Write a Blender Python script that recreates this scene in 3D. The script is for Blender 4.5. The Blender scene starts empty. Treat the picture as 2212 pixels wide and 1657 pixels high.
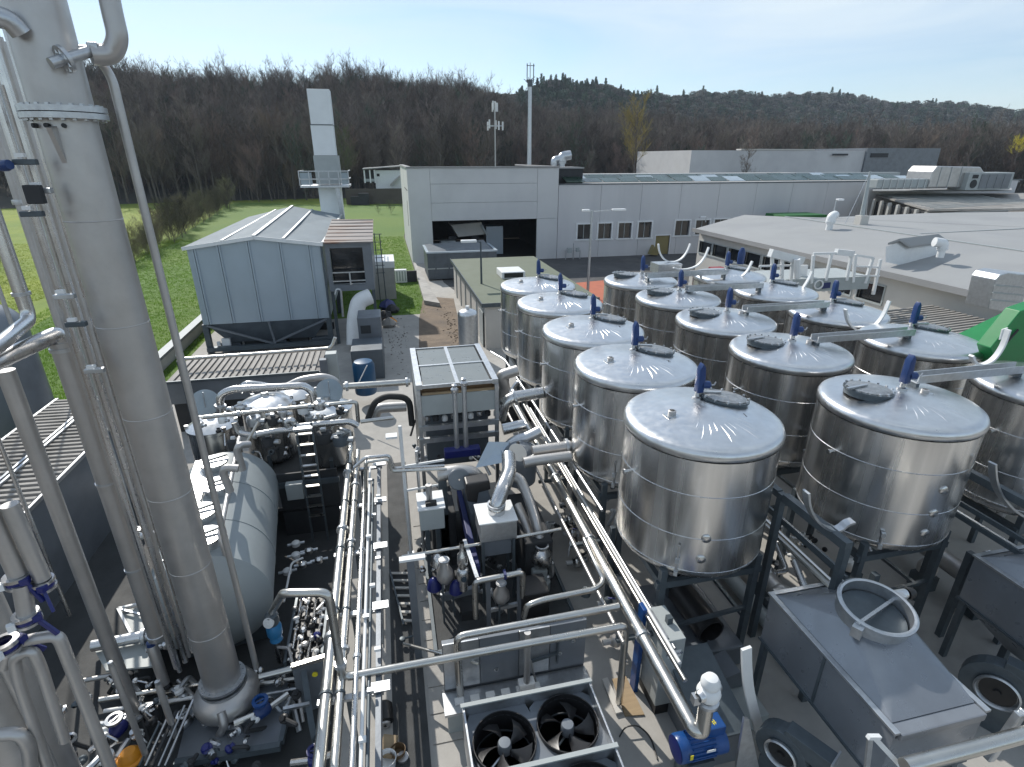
import bpy, bmesh, math, random
import numpy as np
from mathutils import Vector, Matrix
R = math.radians
random.seed(7); rng = np.random.default_rng(7)
sc = bpy.context.scene
# ------------------------------------------------------------------ camera, sky, sun, exposure
F, CX, CY = 1183.0, 1106.0, 828.5
PITCH, YAW, H = R(22.4), R(12.6), 9.5
cam = bpy.data.cameras.new('camera'); camo = bpy.data.objects.new('camera', cam)
sc.collection.objects.link(camo); sc.camera = camo
camo.location = (0, 0, H); camo.rotation_euler = (R(90) - PITCH, 0, -YAW)
cam.sensor_width = 36; cam.lens = F / 2212 * 36; cam.clip_start = 0.1; cam.clip_end = 6000
SUN_AZ, SUN_EL = -20.0, 40.0        # azimuth measured from +Y towards +X
w = bpy.data.worlds.new('World'); sc.world = w; w.use_nodes = True
nt = w.node_tree; nt.nodes.clear()
def N(t, kind, **kw):
    n = t.nodes.new(kind)
    for k, v in kw.items():
        if k.startswith('i_'): n.inputs[k[2:].replace('_', ' ')].default_value = v
        else: setattr(n, k, v)
    return n
sky = N(nt, 'ShaderNodeTexSky', sky_type='NISHITA', sun_disc=False, sun_elevation=R(SUN_EL), sun_rotation=R(SUN_AZ), altitude=200, air_density=1.0, dust_density=0.25, ozone_density=2.2)
tc = N(nt, 'ShaderNodeTexCoord'); mp = N(nt, 'ShaderNodeMapping'); mp.inputs['Scale'].default_value = (1.0, 2.6, 7.0); mp.inputs['Rotation'].default_value = (0, R(14), R(25))
no = N(nt, 'ShaderNodeTexNoise', i_Scale=1.3, i_Detail=7.0, i_Roughness=0.55, i_Distortion=0.6)
rm = N(nt, 'ShaderNodeMapRange'); rm.inputs['From Min'].default_value = 0.36; rm.inputs['From Max'].default_value = 0.66; rm.inputs['To Min'].default_value = .10; rm.inputs['To Max'].default_value = 0.85
mx = N(nt, 'ShaderNodeMix', data_type='RGBA'); mx.inputs['B'].default_value = (6.0, 6.8, 7.3, 1)
bg = N(nt, 'ShaderNodeBackground', i_Strength=0.12); wo = N(nt, 'ShaderNodeOutputWorld')
L = nt.links.new
L(tc.outputs['Generated'], mp.inputs['Vector']); L(mp.outputs[0], no.inputs['Vector']); L(no.outputs['Fac'], rm.inputs['Value'])
L(rm.outputs[0], mx.inputs['Factor']); L(sky.outputs[0], mx.inputs['A']); L(mx.outputs['Result'], bg.inputs['Color']); L(bg.outputs[0], wo.inputs['Surface'])
sl = bpy.data.lights.new('sun', 'SUN'); sl.energy = 3.8; sl.angle = R(0.53); sl.color = (1.0, 0.95, 0.87)
so = bpy.data.objects.new('sun', sl); sc.collection.objects.link(so)
sd = Vector((math.sin(R(SUN_AZ)) * math.cos(R(SUN_EL)), math.cos(R(SUN_AZ)) * math.cos(R(SUN_EL)), math.sin(R(SUN_EL))))
so.rotation_euler = sd.to_track_quat('Z', 'Y').to_euler(); so.location = (0, 0, 60)
vs = sc.view_settings; vs.view_transform = 'Standard'; vs.look = 'None'; vs.gamma = 1; vs.use_curve_mapping = False; vs.exposure = 0.24
sc.cycles.max_bounces = 8; sc.cycles.sample_clamp_indirect = 6.0
# ------------------------------------------------------------------ photogrammetry: a pixel of the 2212-wide photo meets a known plane of the place
fw = np.array([math.sin(YAW) * math.cos(PITCH), math.cos(YAW) * math.cos(PITCH), -math.sin(PITCH)])
rt = np.array([math.cos(YAW), -math.sin(YAW), 0.0]); up = np.cross(rt, fw); CP = np.array([0, 0, H])
def ray(x, y): return fw + rt * (x - CX) / F - up * (y - CY) / F
def uz(x, y, z): d = ray(x, y); return Vector(CP + d * ((z - H) / d[2]))
def uy(x, y, Y): d = ray(x, y); return Vector(CP + d * (Y / d[1]))
def ux(x, y, X): d = ray(x, y); return Vector(CP + d * (X / d[0]))
def ud(x, y, D): return Vector(CP + ray(x, y) * D)
def pr(p):
    q = np.array(p) - CP; k = q @ fw
    return CX + F * (q @ rt) / k, CY - F * (q @ up) / k, k
def zat(p, py):                     # height at which the vertical line over p crosses picture row py
    lo, hi = -3.0, 40.0
    for _ in range(50):
        m = (lo + hi) / 2
        q = np.array((p[0], p[1], m)) - CP
        if q @ fw < .05 or pr((p[0], p[1], m))[1] < py: hi = m
        else: lo = m
    return lo
# ------------------------------------------------------------------ object helpers
COL = sc.collection; WL = {}
def link(o): COL.objects.link(o); return o
def tag(o, label=None, cat=None, group=None, kind=None):
    for k, v in (('label', label), ('category', cat), ('group', group), ('kind', kind)):
        if v: o[k] = v
    return o
def T(name, label, cat, loc=(0, 0, 0), rz=0.0, group=None):
    o = link(bpy.data.objects.new(name, None)); o.empty_display_size = .2
    o.location = loc; o.rotation_euler = (0, 0, rz); WL[o] = Vector(loc)
    return tag(o, label, cat, group)
def kids(o): return [c for c in bpy.data.objects if c.parent == o]
CHILD = {}
def dup(root, loc, rz=None, label=None, group=None):
    def cp(o, par):
        c = link(o.copy())
        if par is not None: c.parent = par; CHILD.setdefault(par, []).append(c)
        for k in CHILD.get(o, []): cp(k, c)
        return c
    r = cp(root, None); r.location = loc
    if rz is not None: r.rotation_euler = (0, 0, rz)
    WL[r] = Vector(loc)
    return tag(r, label, None, group)
class MB:
    def __init__(s): s.v = []; s.f = []; s.M = None
    def add(s, vs, fs):
        b = len(s.v)
        s.v += [tuple(v) for v in vs]; s.f += [tuple(i + b for i in f) for f in fs]; return s
    def box(s, lo, hi, rz=0, c=None):
        x0, y0, z0 = lo; x1, y1, z1 = hi
        vs = [Vector(p) for p in ((x0, y0, z0), (x1, y0, z0), (x1, y1, z0), (x0, y1, z0), (x0, y0, z1), (x1, y0, z1), (x1, y1, z1), (x0, y1, z1))]
        if rz:
            c = Vector(c) if c else Vector(((x0 + x1) / 2, (y0 + y1) / 2, 0)); m = Matrix.Rotation(rz, 3, 'Z')
            vs = [m @ (v - c) + c for v in vs]
        return s.add(vs, ((0, 3, 2, 1), (4, 5, 6, 7), (0, 1, 5, 4), (1, 2, 6, 5), (2, 3, 7, 6), (3, 0, 4, 7)))
    def cbox(s, c, sz, rz=0): 
        c = Vector(c); h = Vector(sz) / 2; return s.box(c - h, c + h, rz)
    def bar(s, a, b, wd, ht, upv=(0, 0, 1)):
        a = Vector(a); b = Vector(b); d = (b - a).normalized(); u = Vector(upv)
        if abs(d.dot(u)) > .98: u = Vector((0, 1, 0))
        x = d.cross(u).normalized() * wd / 2; y = x.cross(d).normalized() * ht / 2
        vs = [a - x - y, a + x - y, a + x + y, a - x + y, b - x - y, b + x - y, b + x + y, b - x + y]
        return s.add(vs, ((0, 1, 2, 3), (7, 6, 5, 4), (0, 4, 5, 1), (1, 5, 6, 2), (2, 6, 7, 3), (3, 7, 4, 0)))
    def tube(s, pts, r, n=10, cap=True):
        pts = [Vector(p) for p in pts]; k = len(pts); rr = r if hasattr(r, '__len__') else [r] * k
        d0 = (pts[1] - pts[0]).normalized(); u = d0.orthogonal().normalized(); vs = []
        for i, p in enumerate(pts):
            d = ((pts[min(i + 1, k - 1)] - pts[max(i - 1, 0)])).normalized()
            u = (u - d * u.dot(d)).normalized(); v = d.cross(u)
            for j in range(n):
                a = 2 * math.pi * j / n; vs.append(p + (u * math.cos(a) + v * math.sin(a)) * rr[i])
        fs = [(i * n + j, i * n + (j + 1) % n, (i + 1) * n + (j + 1) % n, (i + 1) * n + j) for i in range(k - 1) for j in range(n)]
        if cap: fs += [tuple(range(n - 1, -1, -1)), tuple(range((k - 1) * n, k * n))]
        return s.add(vs, fs)
    def lathe(s, prof, c=(0, 0, 0), n=32, axis=(0, 0, 1), cap=False):
        ax = Vector(axis).normalized(); u = ax.orthogonal().normalized() if abs(ax.z) < .99 else Vector((1, 0, 0)); v = ax.cross(u); c = Vector(c)
        vs = []; fs = []; idx = []
        for r, z in prof:
            if r < 1e-6: idx.append([len(vs)]); vs.append(c + ax * z)
            else:
                idx.append(list(range(len(vs), len(vs) + n)))
                vs += [c + ax * z + (u * math.cos(2 * math.pi * j / n) + v * math.sin(2 * math.pi * j / n)) * r for j in range(n)]
        for A, B in zip(idx, idx[1:]):
            for j in range(n):
                a0, a1 = A[j % len(A)], A[(j + 1) % len(A)]; b0, b1 = B[j % len(B)], B[(j + 1) % len(B)]
                f = [a0, a1, b1, b0]; g = []
                for q in f:
                    if q not in g: g.append(q)
                if len(g) > 2: fs.append(tuple(g))
        if cap:
            for I, rev in ((idx[0], True), (idx[-1], False)):
                if len(I) > 1: fs.append(tuple(reversed(I)) if rev else tuple(I))
        return s.add(vs, fs)
    def prism(s, poly, d):
        poly = [Vector(p) for p in poly]; d = Vector(d); n = len(poly)
        return s.add(poly + [p + d for p in poly], [tuple(range(n - 1, -1, -1)), tuple(range(n, 2 * n))] + [(i, (i + 1) % n, n + (i + 1) % n, n + i) for i in range(n)])
    def quad(s, *p): return s.add(p, [tuple(range(len(p)))])
    def build(s, name, mat, parent=None, local=False, smooth=None, bevel=0, origin=None):
        me = bpy.data.meshes.new(name); o = bpy.data.objects.new(name, me); link(o)
        off = Vector((0, 0, 0))
        if parent is not None:
            o.parent = parent; CHILD.setdefault(parent, []).append(o)
            base = WL.get(parent, Vector((0, 0, 0))); WL[o] = base
            if not local: off = base
        elif not local:
            a = np.array(s.v); off = Vector(((a[:, 0].min() + a[:, 0].max()) / 2, (a[:, 1].min() + a[:, 1].max()) / 2, a[:, 2].min())) if origin is None else Vector(origin)
            o.location = off; WL[o] = off
        me.from_pydata([tuple(Vector(v) - off) for v in s.v], [], s.f); me.update()
        bm = bmesh.new(); bm.from_mesh(me); bmesh.ops.recalc_face_normals(bm, faces=bm.faces)
        if bevel:
            es = [e for e in bm.edges if len(e.link_faces) == 2 and e.calc_face_angle(0) > .6]
            bmesh.ops.bevel(bm, geom=es, offset=bevel, segments=2, affect='EDGES', profile=.6)
        bm.to_mesh(me); bm.free()
        if mat: me.materials.append(mat)
        if smooth or (smooth is None and len(s.f) > 8):
            me.shade_smooth(); me.set_sharp_from_angle(angle=R(40))
        return o
def fillet(pts, r, n=5):
    pts = [Vector(p) for p in pts]; out = [pts[0]]
    for a, b, c in zip(pts, pts[1:], pts[2:]):
        d1 = a - b; d2 = c - b; q = min(r, d1.length * .45, d2.length * .45); d1.normalize(); d2.normalize()
        p0, p1 = b + d1 * q, b + d2 * q
        for i in range(n + 1):
            t = i / n; out.append(p0 * (1 - t) ** 2 + b * 2 * t * (1 - t) + p1 * t * t)
    out.append(pts[-1]); return out
def pipe(name, label, pts, r, m, cat='pipe', bend=.22, n=10, flange=(), group=None, parent=None):
    """one pipe run; flange = fractions of its length that carry a clamp ring (a part)"""
    pts = [Vector(p) for p in pts]; path = fillet(pts, bend)
    if parent is not None:
        return MB().tube(path, r, n).build(name, m, parent)
    if not flange:
        return tag(MB().tube(path, r, n).build(name, m, smooth=True), label, cat, group)
    base = min(pts, key=lambda p: p.z)
    t = T(name, label, cat, base, 0, group); MB().tube(path, r, n).build('pipe_run', m, t)
    Ls = [0]
    for a, b in zip(path, path[1:]): Ls.append(Ls[-1] + (b - a).length)
    for f in flange:
        tgt = f * Ls[-1]
        for i in range(len(path) - 1):
            if Ls[i] <= tgt <= Ls[i + 1] + 1e-6:
                d = (path[i + 1] - path[i]).normalized(); c = path[i] + d * (tgt - Ls[i])
                MB().lathe([(r * .98, -.035), (r * 1.45, -.035), (r * 1.5, 0), (r * 1.45, .035), (r * .98, .035)], c, 14, d).build('clamp', MT['galv'], t); break
    return t
# ------------------------------------------------------------------ materials
MT = {}
def mat(key, col, rough=.5, metal=0.0, var=.12, scale=3.0, bump=0.0, bscale=30.0, streak=None, rvar=.1, col2=None, c2scale=.7, c2lo=.45, c2hi=.65, aniso=0.0, stretch=(1, 1, 1), spec=None):
    m = bpy.data.materials.new(key); m.use_nodes = True; t = m.node_tree; p = t.nodes['Principled BSDF']; l = t.links.new
    tcn = N(t, 'ShaderNodeTexCoord'); mpn = N(t, 'ShaderNodeMapping'); mpn.inputs['Scale'].default_value = stretch
    l(tcn.outputs['Object'], mpn.inputs['Vector'])
    n1 = N(t, 'ShaderNodeTexNoise', i_Scale=scale, i_Detail=6.0, i_Roughness=.62); l(mpn.outputs[0], n1.inputs['Vector'])
    r1 = N(t, 'ShaderNodeMapRange'); r1.inputs['From Min'].default_value = .25; r1.inputs['From Max'].default_value = .75
    r1.inputs['To Min'].default_value = 1 - var; r1.inputs['To Max'].default_value = 1 + var; l(n1.outputs['Fac'], r1.inputs['Value'])
    src = None
    if col2:
        n2 = N(t, 'ShaderNodeTexNoise', i_Scale=c2scale, i_Detail=5.0, i_Roughness=.6); l(mpn.outputs[0], n2.inputs['Vector'])
        r2 = N(t, 'ShaderNodeMapRange'); r2.inputs['From Min'].default_value = c2lo; r2.inputs['From Max'].default_value = c2hi; l(n2.outputs['Fac'], r2.inputs['Value'])
        mx2 = N(t, 'ShaderNodeMix', data_type='RGBA'); mx2.inputs['A'].default_value = (*col, 1); mx2.inputs['B'].default_value = (*col2, 1)
        l(r2.outputs[0], mx2.inputs['Factor']); src = mx2.outputs['Result']
    vm = N(t, 'ShaderNodeVectorMath', operation='SCALE')
    if src: l(src, vm.inputs[0])
    else: vm.inputs[0].default_value = col
    l(r1.outputs[0], vm.inputs['Scale']); l(vm.outputs[0], p.inputs['Base Color'])
    p.inputs['Metallic'].default_value = metal
    rr = N(t, 'ShaderNodeMapRange'); rr.inputs['To Min'].default_value = max(.02, rough - rvar); rr.inputs['To Max'].default_value = min(1, rough + rvar)
    nr = N(t, 'ShaderNodeTexNoise', i_Scale=scale * 2.3, i_Detail=4.0); l(mpn.outputs[0], nr.inputs['Vector']); l(nr.outputs['Fac'], rr.inputs['Value']); l(rr.outputs[0], p.inputs['Roughness'])
    if spec is not None: p.inputs['Specular IOR Level'].default_value = spec
    if bump:
        nb = N(t, 'ShaderNodeTexNoise', i_Scale=bscale, i_Detail=1.5 if key == 'shell' else 4.0); l(mpn.outputs[0], nb.inputs['Vector'])
        b = N(t, 'ShaderNodeBump', i_Strength=bump, i_Distance=.05); l(nb.outputs['Fac'], b.inputs['Height']); l(b.outputs[0], p.inputs['Normal'])
    MT[key] = m; return m
mat('steel', (.58, .58, .58), .27, 1, .10, 2, .02, 6)                      # pipes, satin
mat('shell', (.68, .675, .665), .25, 1, .16, 3.2, .10, 2.6, stretch=(1, 1, .02), rvar=.12)     # tank walls, vertical reflection streaks worked into colour, roughness and bump
mat('lid', (.66, .67, .68), .33, 1, .10, 4, .10, 3, rvar=.12)
mat('dull', (.50, .49, .48), .44, .8, .10, 2.0, .05, 14, rvar=.10, col2=(.45, .44, .43), c2scale=1.1)    # weathered column steel
mat('galv', (.52, .54, .56), .38, .9, .16, 9, .03, 30)
mat('mesh_foil', (.40, .40, .40), .38, .9, .3, 9, .9, 9)
mat('frame', (.085, .105, .12), .45, .3, .2, 5)                            # dark blue-grey painted frames
mat('greypaint', (.175, .195, .22), .36, .25, .08, 1.6, .02, 20, col2=(.15, .165, .185), c2scale=.9)
mat('hopperpaint', (.25, .27, .30), .30, .45, .08, 1.6, .02, 20, col2=(.22, .235, .26), c2scale=.9)
mat('drumblue', (.008, .07, .16), .4, 0, .12, 3)
mat('pane_grey', (.20, .215, .21), .3, .1, .08, 2)
mat('lightgrey', (.36, .39, .39), .5, 0, .09, 2)
mat('white', (.74, .75, .75), .45, 0, .06, 3)
mat('chimneywhite', (.74, .77, .79), .5, 0, .06, 1)
mat('silopanel', (.40, .47, .53), .40, .35, .05, .8, .01, 2)
mat('siloroof', (.20, .235, .26), .7, .0, .10, 1.2, .12, 1.6, stretch=(1, .35, 1), spec=.15)
mat('tankgrey', (.27, .30, .31), .42, 0, .06, 2)
mat('silodark', (.10, .12, .14), .5, .2, .2, 2)
mat('bluepaint', (.012, .04, .145), .35, 0, .12, 4)
mat('deepblue', (.012, .018, .13), .32, 0, .1, 4)
mat('motorblue', (.008, .06, .22), .35, 0, .12, 4)
mat('cyanblue', (.03, .20, .42), .35, 0, .12, 4)
mat('black', (.014, .014, .015), .45, 0, .3, 5)
mat('rubber', (.03, .03, .03), .7, 0, .2, 5)
mat('fanblade', (.028, .028, .030), .40, .1, .2, 5)
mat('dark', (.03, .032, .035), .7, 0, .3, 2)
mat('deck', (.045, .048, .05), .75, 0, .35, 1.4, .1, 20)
mat('facade', (.59, .59, .59), .8, 0, .05, .35, .03, 18, col2=(.54, .54, .545), c2scale=.22)
mat('facadelow', (.59, .585, .59), .8, 0, .05, .3, .03, 18, col2=(.54, .535, .545), c2scale=.16, stretch=(1.6, 1, .25))
mat('flatroof', (.30, .30, .30), .85, 0, .10, .35, .03, 8, col2=(.25, .25, .25), c2scale=.15)
mat('lowroof', (.30, .305, .305), .7, 0, .06, .25, .02, 5, col2=(.27, .275, .28), c2scale=.2)
mat('cream', (.55, .53, .49), .7, 0, .07, 1)
mat('greenroof', (.13, .15, .105), .75, 0, .07, .6)
mat('corr', (.30, .285, .265), .75, 0, .22, 1.3, .05, 12, col2=(.23, .22, .205), c2scale=.6)
mat('corrdark', (.16, .15, .145), .7, 0, .22, 1.3, .05, 12)
mat('rustroof', (.20, .185, .18), .7, .1, .2, 1.6, .04, 10, col2=(.14, .075, .05), c2scale=.7, stretch=(.4, 1.6, 1), c2lo=.48, c2hi=.6)
mat('concrete', (.40, .385, .36), .85, 0, .10, 2.6, .05, 25, col2=(.33, .32, .30), c2scale=.5, c2lo=.35, c2hi=.7)
mat('slab', (.40, .385, .36), .85, 0, .16, 2.0, .05, 25, col2=(.31, .30, .285), c2scale=.6)
mat('asphalt', (.065, .065, .068), .85, 0, .2, .8, .1, 60, col2=(.085, .084, .084), c2scale=.2)
mat('dirt', (.20, .155, .115), .95, 0, .28, 1.5, .4, 8, col2=(.13, .105, .085), c2scale=.7)
mat('redpave', (.42, .13, .075), .85, 0, .15, 2)
mat('wood', (.34, .25, .15), .7, 0, .2, 3, .05, 30, stretch=(.3, 4, 4))
mat('brownpanel', (.16, .10, .05), .6, 0, .25, 3)
mat('yellowdoor', (.24, .20, .085), .6, 0, .08, 2)
mat('green', (.010, .20, .055), .4, 0, .1, 2)
mat('tarp', (.010, .11, .02), .6, 0, .15, 2)
mat('orange', (.62, .25, .015), .45, 0, .12, 5)
mat('yellow', (.70, .60, .03), .5, 0, .08, 5)
mat('red', (.25, .02, .02), .5, 0, .1, 3)
mat('grass', (0.085, 0.16, 0.018), .9, 0, .30, 4.0, .6, 40, col2=(.115, .18, .02), c2scale=.05, c2lo=.42, c2hi=.6)
mat('meadow', (.20,.245,.02), .9, 0, .14, .6, .5, 30, col2=(.13, .20, .02), c2scale=.06, c2lo=.42, c2hi=.62, stretch=(1, .5, 1))
def leafmat(key, c):
    m = mat(key, c, .8, 0, .35, .6); t = m.node_tree; p = t.nodes['Principled BSDF']; tr = N(t, 'ShaderNodeBsdfTranslucent'); mxs = N(t, 'ShaderNodeMixShader', i_Fac=.5)
    t.links.new(p.inputs['Base Color'].links[0].from_socket, tr.inputs['Color']); t.links.new(p.outputs[0], mxs.inputs[1]); t.links.new(tr.outputs[0], mxs.inputs[2]); t.links.new(mxs.outputs[0], t.nodes['Material Output'].inputs['Surface'])
leafmat('blade', (.12, .23, .02))
mat('earth', (0.1, 0.085, 0.07), .95, 0, .3, .2, .3, 3)
mat('bark', (0.13, 0.11, 0.095), .95, 0, .3, 3)
mat('twig', (0.15, 0.125, 0.108), .95, 0, .3, .3)
mat('twigred', (0.17, 0.12, 0.1), .95, 0, .3, .3)
mat('twiggreen', (0.12, 0.14, 0.06), .95, 0, .3, .3)
mat('twigyellow', (0.3, 0.24, 0.08), .95, 0, .3, .3)
mat('evergreen', (.055,.085,.055), .9, 0, .4, .3)
mat('hillwood', (.12,.115,.10), .95, 0, .4, .05)
mat('hedge', (0.13, 0.11, 0.07), .95, 0, .35, .5)
mat('steelrail', (.55, .54, .51), .30, 1, .08, 3)
mat('panel_pv', (.015, .040, .028), .3, 0, .5, 1.5)
mat('inkblue', (.02, .03, .12), .6)
def glass(key, col, rough=.08):
    m = mat(key, col, rough, 0, .2, .8, rvar=.04); m.node_tree.nodes['Principled BSDF'].inputs['Specular IOR Level'].default_value = .6; return m
glass('glass', (.018, .021, .025)); glass('glassblue', (.03, .05, .07)); glass('skyglass', (.30, .36, .40), .2)
def text(s, loc, rot, size, m, parent, name='lettering', ext=.002):
    c = bpy.data.curves.new(name, 'FONT'); c.body = s; c.size = size; c.align_x = 'CENTER'; c.align_y = 'CENTER'; c.extrude = ext
    tmp = bpy.data.objects.new(name, c); me = bpy.data.meshes.new_from_object(tmp); bpy.data.objects.remove(tmp); bpy.data.curves.remove(c)
    o = link(bpy.data.objects.new(name, me)); me.materials.append(m)
    o.parent = parent; CHILD.setdefault(parent, []).append(o)
    o.location = Vector(loc) - WL[parent]; o.rotation_euler = rot; return o

def vary(key, amt=.55):
    t = MT[key].node_tree; p = t.nodes['Principled BSDF']; s = p.inputs['Base Color'].links[0].from_socket; oi = N(t, 'ShaderNodeObjectInfo'); mr = N(t, 'ShaderNodeMapRange'); mr.inputs['To Min'].default_value = 1 - amt; mr.inputs['To Max'].default_value = 1 + amt
    hs = N(t, 'ShaderNodeHueSaturation'); t.links.new(oi.outputs['Random'], mr.inputs['Value']); t.links.new(mr.outputs[0], hs.inputs['Value']); t.links.new(s, hs.inputs['Color'])
    m2 = N(t, 'ShaderNodeMapRange'); m2.inputs['To Min'].default_value = .485; m2.inputs['To Max'].default_value = .53; m3 = N(t, 'ShaderNodeMath', operation='FRACT'); m4 = N(t, 'ShaderNodeMath', operation='MULTIPLY'); m4.inputs[1].default_value = 7.3
    t.links.new(oi.outputs['Random'], m4.inputs[0]); t.links.new(m4.outputs[0], m3.inputs[0]); t.links.new(m3.outputs[0], m2.inputs['Value']); t.links.new(m2.outputs[0], hs.inputs['Hue']); t.links.new(hs.outputs[0], p.inputs['Base Color'])
for k in ('twig', 'twigred', 'evergreen', 'hillwood', 'hedge'): vary(k)
# ================================================================== THE SETTING
def sheet(name, poly, z, m, kind='structure'):
    o = MB().quad(*[(p[0], p[1], z) for p in poly]).build(name, m, smooth=False); return tag(o, kind=kind)
def grid_sheet(name, x0, x1, y0, y1, z, m, nx=1, ny=1):
    return sheet(name, [(x0, y0), (x1, y0), (x1, y1), (x0, y1)], z, m)
sheet('ground', [(-1900, -300), (1900, -300), (1900, 1900), (-1900, 1900)], -.05, MT['earth'])
h0, h1 = uz(282, 575, 0), uz(505, 437, 0)          # the hedge line in the field
hd = (h1 - h0).normalized()
far = h0 + hd * 150
lw0 = h0 - hd * 22
sheet('field', [(-260, 14), (lw0.x, lw0.y), (h0.x, h0.y), (h1.x, h1.y), (-14, 131), (7, 126), (30, 126), (30, 160), (-260, 200)], -.02, MT['meadow'])
sheet('lawn', [(lw0.x, lw0.y), (-10.4, 8), (-10.4, 35.5), (2.25, 35.5), (2.25, 75), (6, 126), (-14, 131), (h1.x, h1.y), (h0.x, h0.y)], -.015, MT['grass'])
sheet('yard', [(-10.4, -6), (48, -6), (48, 54.2), (2.3, 54.2), (2.25, 35.5), (-10.4, 35.5)], 0.0, MT['concrete'])
sheet('asphalt_yard', [(6.2, 33.5), (24.9, 33.5), (24.9, 54.2), (14.6, 54.2), (4.3, 54.2), (4.3, 45)], .004, MT['asphalt'])
sheet('asphalt_strip', [(24.9, 42), (48, 42), (48, 54.2), (24.9, 54.2)], .004, MT['asphalt'])
sheet('dirt_road', [uz(905, 762, 0), uz(1000, 762, 0), uz(990, 690, 0), uz(980, 645, 0), uz(915, 640, 0), uz(905, 690, 0)], .004, MT['dirt'])
sheet('red_paving', [uz(1235, 655, 0), uz(1312, 655, 0), uz(1312, 605, 0), uz(1235, 612, 0)], .008, MT['redpave'])
# grass tufts on the lawn and near field: nobody could count them
def tufts(name, n, pick, hmin, hmax, m):
    P = np.array([pick() for _ in range(n)]); k = 5
    base = np.repeat(P, k, 0); a = rng.uniform(0, 6.28, n * k); hh = rng.uniform(hmin, hmax, n * k); wd = hh * .07 + .006
    off = rng.normal(0, .07, (n * k, 2)); bx = base[:, 0] + off[:, 0]; by = base[:, 1] + off[:, 1]
    lean = rng.uniform(.1, .55, n * k) * hh; b = rng.uniform(0, 6.28, n * k)
    V = np.zeros((n * k, 3, 3)); V[:, 0] = np.stack([bx - np.cos(a) * wd, by - np.sin(a) * wd, 0 * a - .02], 1)
    V[:, 1] = np.stack([bx + np.cos(a) * wd, by + np.sin(a) * wd, 0 * a - .02], 1); V[:, 2] = np.stack([bx + np.cos(b) * lean, by + np.sin(b) * lean, hh], 1)
    me = bpy.data.meshes.new(name); me.from_pydata(V.reshape(-1, 3).tolist(), [], np.arange(n * k * 3).reshape(-1, 3).tolist()); me.materials.append(m)
    return tag(link(bpy.data.objects.new(name, me)), kind='stuff')
def pk_lawn():
    while 1:
        y = 17 + 60 * rng.random() ** 1.5; x = -10.5 - rng.random() * 24
        if 35.6 < y < 75 and rng.random() < .2: return (rng.uniform(-4, 2.1), y)
        if x > h0.x + (y - h0.y) * hd.x / hd.y - 1: return (x, y)
tufts('lawn_grass', 42000, pk_lawn, .03, .10, MT['blade'])
leafmat('bladedry', (.20, .26, .03))
tufts('field_grass', 26000, lambda: (h0.x - 1 - 24 * rng.random() ** 1.3, 16 + 62 * rng.random() ** 1.3), .03, .11, MT['bladedry'])
# ---- wooded hillside, polar about the plant
def az(px, py=340): d = ray(px, py); return math.atan2(d[0], d[1])
def tan_el(px, py): d = ray(px, py); return d[2] / math.hypot(d[0], d[1])
top_px = [(-900, 120), (-300, 118), (60, 122), (230, 130), (300, 142), (450, 155), (600, 162), (760, 152), (900, 163), (1000, 176), (1060, 200), (1110, 228), (1180, 240), (1300, 242), (1400, 246), (1500, 258), (1650, 270), (1800, 276), (2000, 280), (2212, 276), (2600, 268), (3400, 258)]
TA = [az(p[0]) for p in top_px]; TT = [tan_el(p[0], p[1]) for p in top_px]
def ridge_tan(a): return float(np.interp(a, TA, TT))
R0, R1 = 150.0, 238.0
def foot(a): return float(np.interp(a, [az(200), az(1000), az(1300), az(2212)], [152, 150, 170, 215]))
def hill_z(a, r):
    r0 = foot(a); r1 = r0 + 85; top = max(2.0, H + ridge_tan(a) * r1 - 15.5)
    t = min(1, max(0, (r - r0) / (r1 - r0))); t = t * t * (3 - 2 * t) * .75 + t * .25
    return top * t if r < r1 else top * max(0, 1 - (r - r1) / 160)
def polar_mesh(name, fz, rs, azs, m):
    vs = []; n = len(rs)
    for a in azs:
        for r in rs: vs.append((math.sin(a) * r, math.cos(a) * r, fz(a, r)))
    fs = [(i * n + j, (i + 1) * n + j, (i + 1) * n + j + 1, i * n + j + 1) for i in range(len(azs) - 1) for j in range(n - 1)]
    o = MB().add(vs, fs).build(name, m); return tag(o, kind='structure')
AZ = np.linspace(R(-62), R(80), 130)
polar_mesh('hillside', lambda a, r: hill_z(a, r) - .3, np.linspace(128, 400, 34), AZ, MT['hillwood'])
far_px = [(-900, 230), (700, 225), (1080, 205), (1140, 198), (1185, 182), (1220, 178), (1260, 186), (1330, 196), (1400, 208), (1465, 214), (1500, 210), (1560, 208), (1640, 214), (1700, 212), (1750, 206), (1800, 214), (1850, 222), (1950, 230), (2060, 233), (2212, 248), (2500, 262), (3400, 290)]
FA = [az(p[0]) for p in far_px]; FT = [tan_el(p[0], p[1]) for p in far_px]
def fdist(a): return float(np.interp(a, [az(1100), az(1400), az(1700), az(2212)], [430, 560, 820, 950]))
def far_z(a, r):
    q = fdist(a); top = H + float(np.interp(a, FA, FT)) * q - 8; t = (r * 1.0 - q * .55) / (q * .45)
    t = max(0, min(1, t)); t = t * t * (3 - 2 * t)
    return top * t + 2.2 * math.sin(r * .05 + a * 40) * t - 1 if r <= q else top * max(0, 1 - (r - q) / (q * .8)) - 1
polar_mesh('far_hills', far_z, np.concatenate([np.linspace(230, 960, 60), np.linspace(990, 1700, 10)]), np.linspace(R(-62), R(80), 220), MT['hillwood'])
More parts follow.
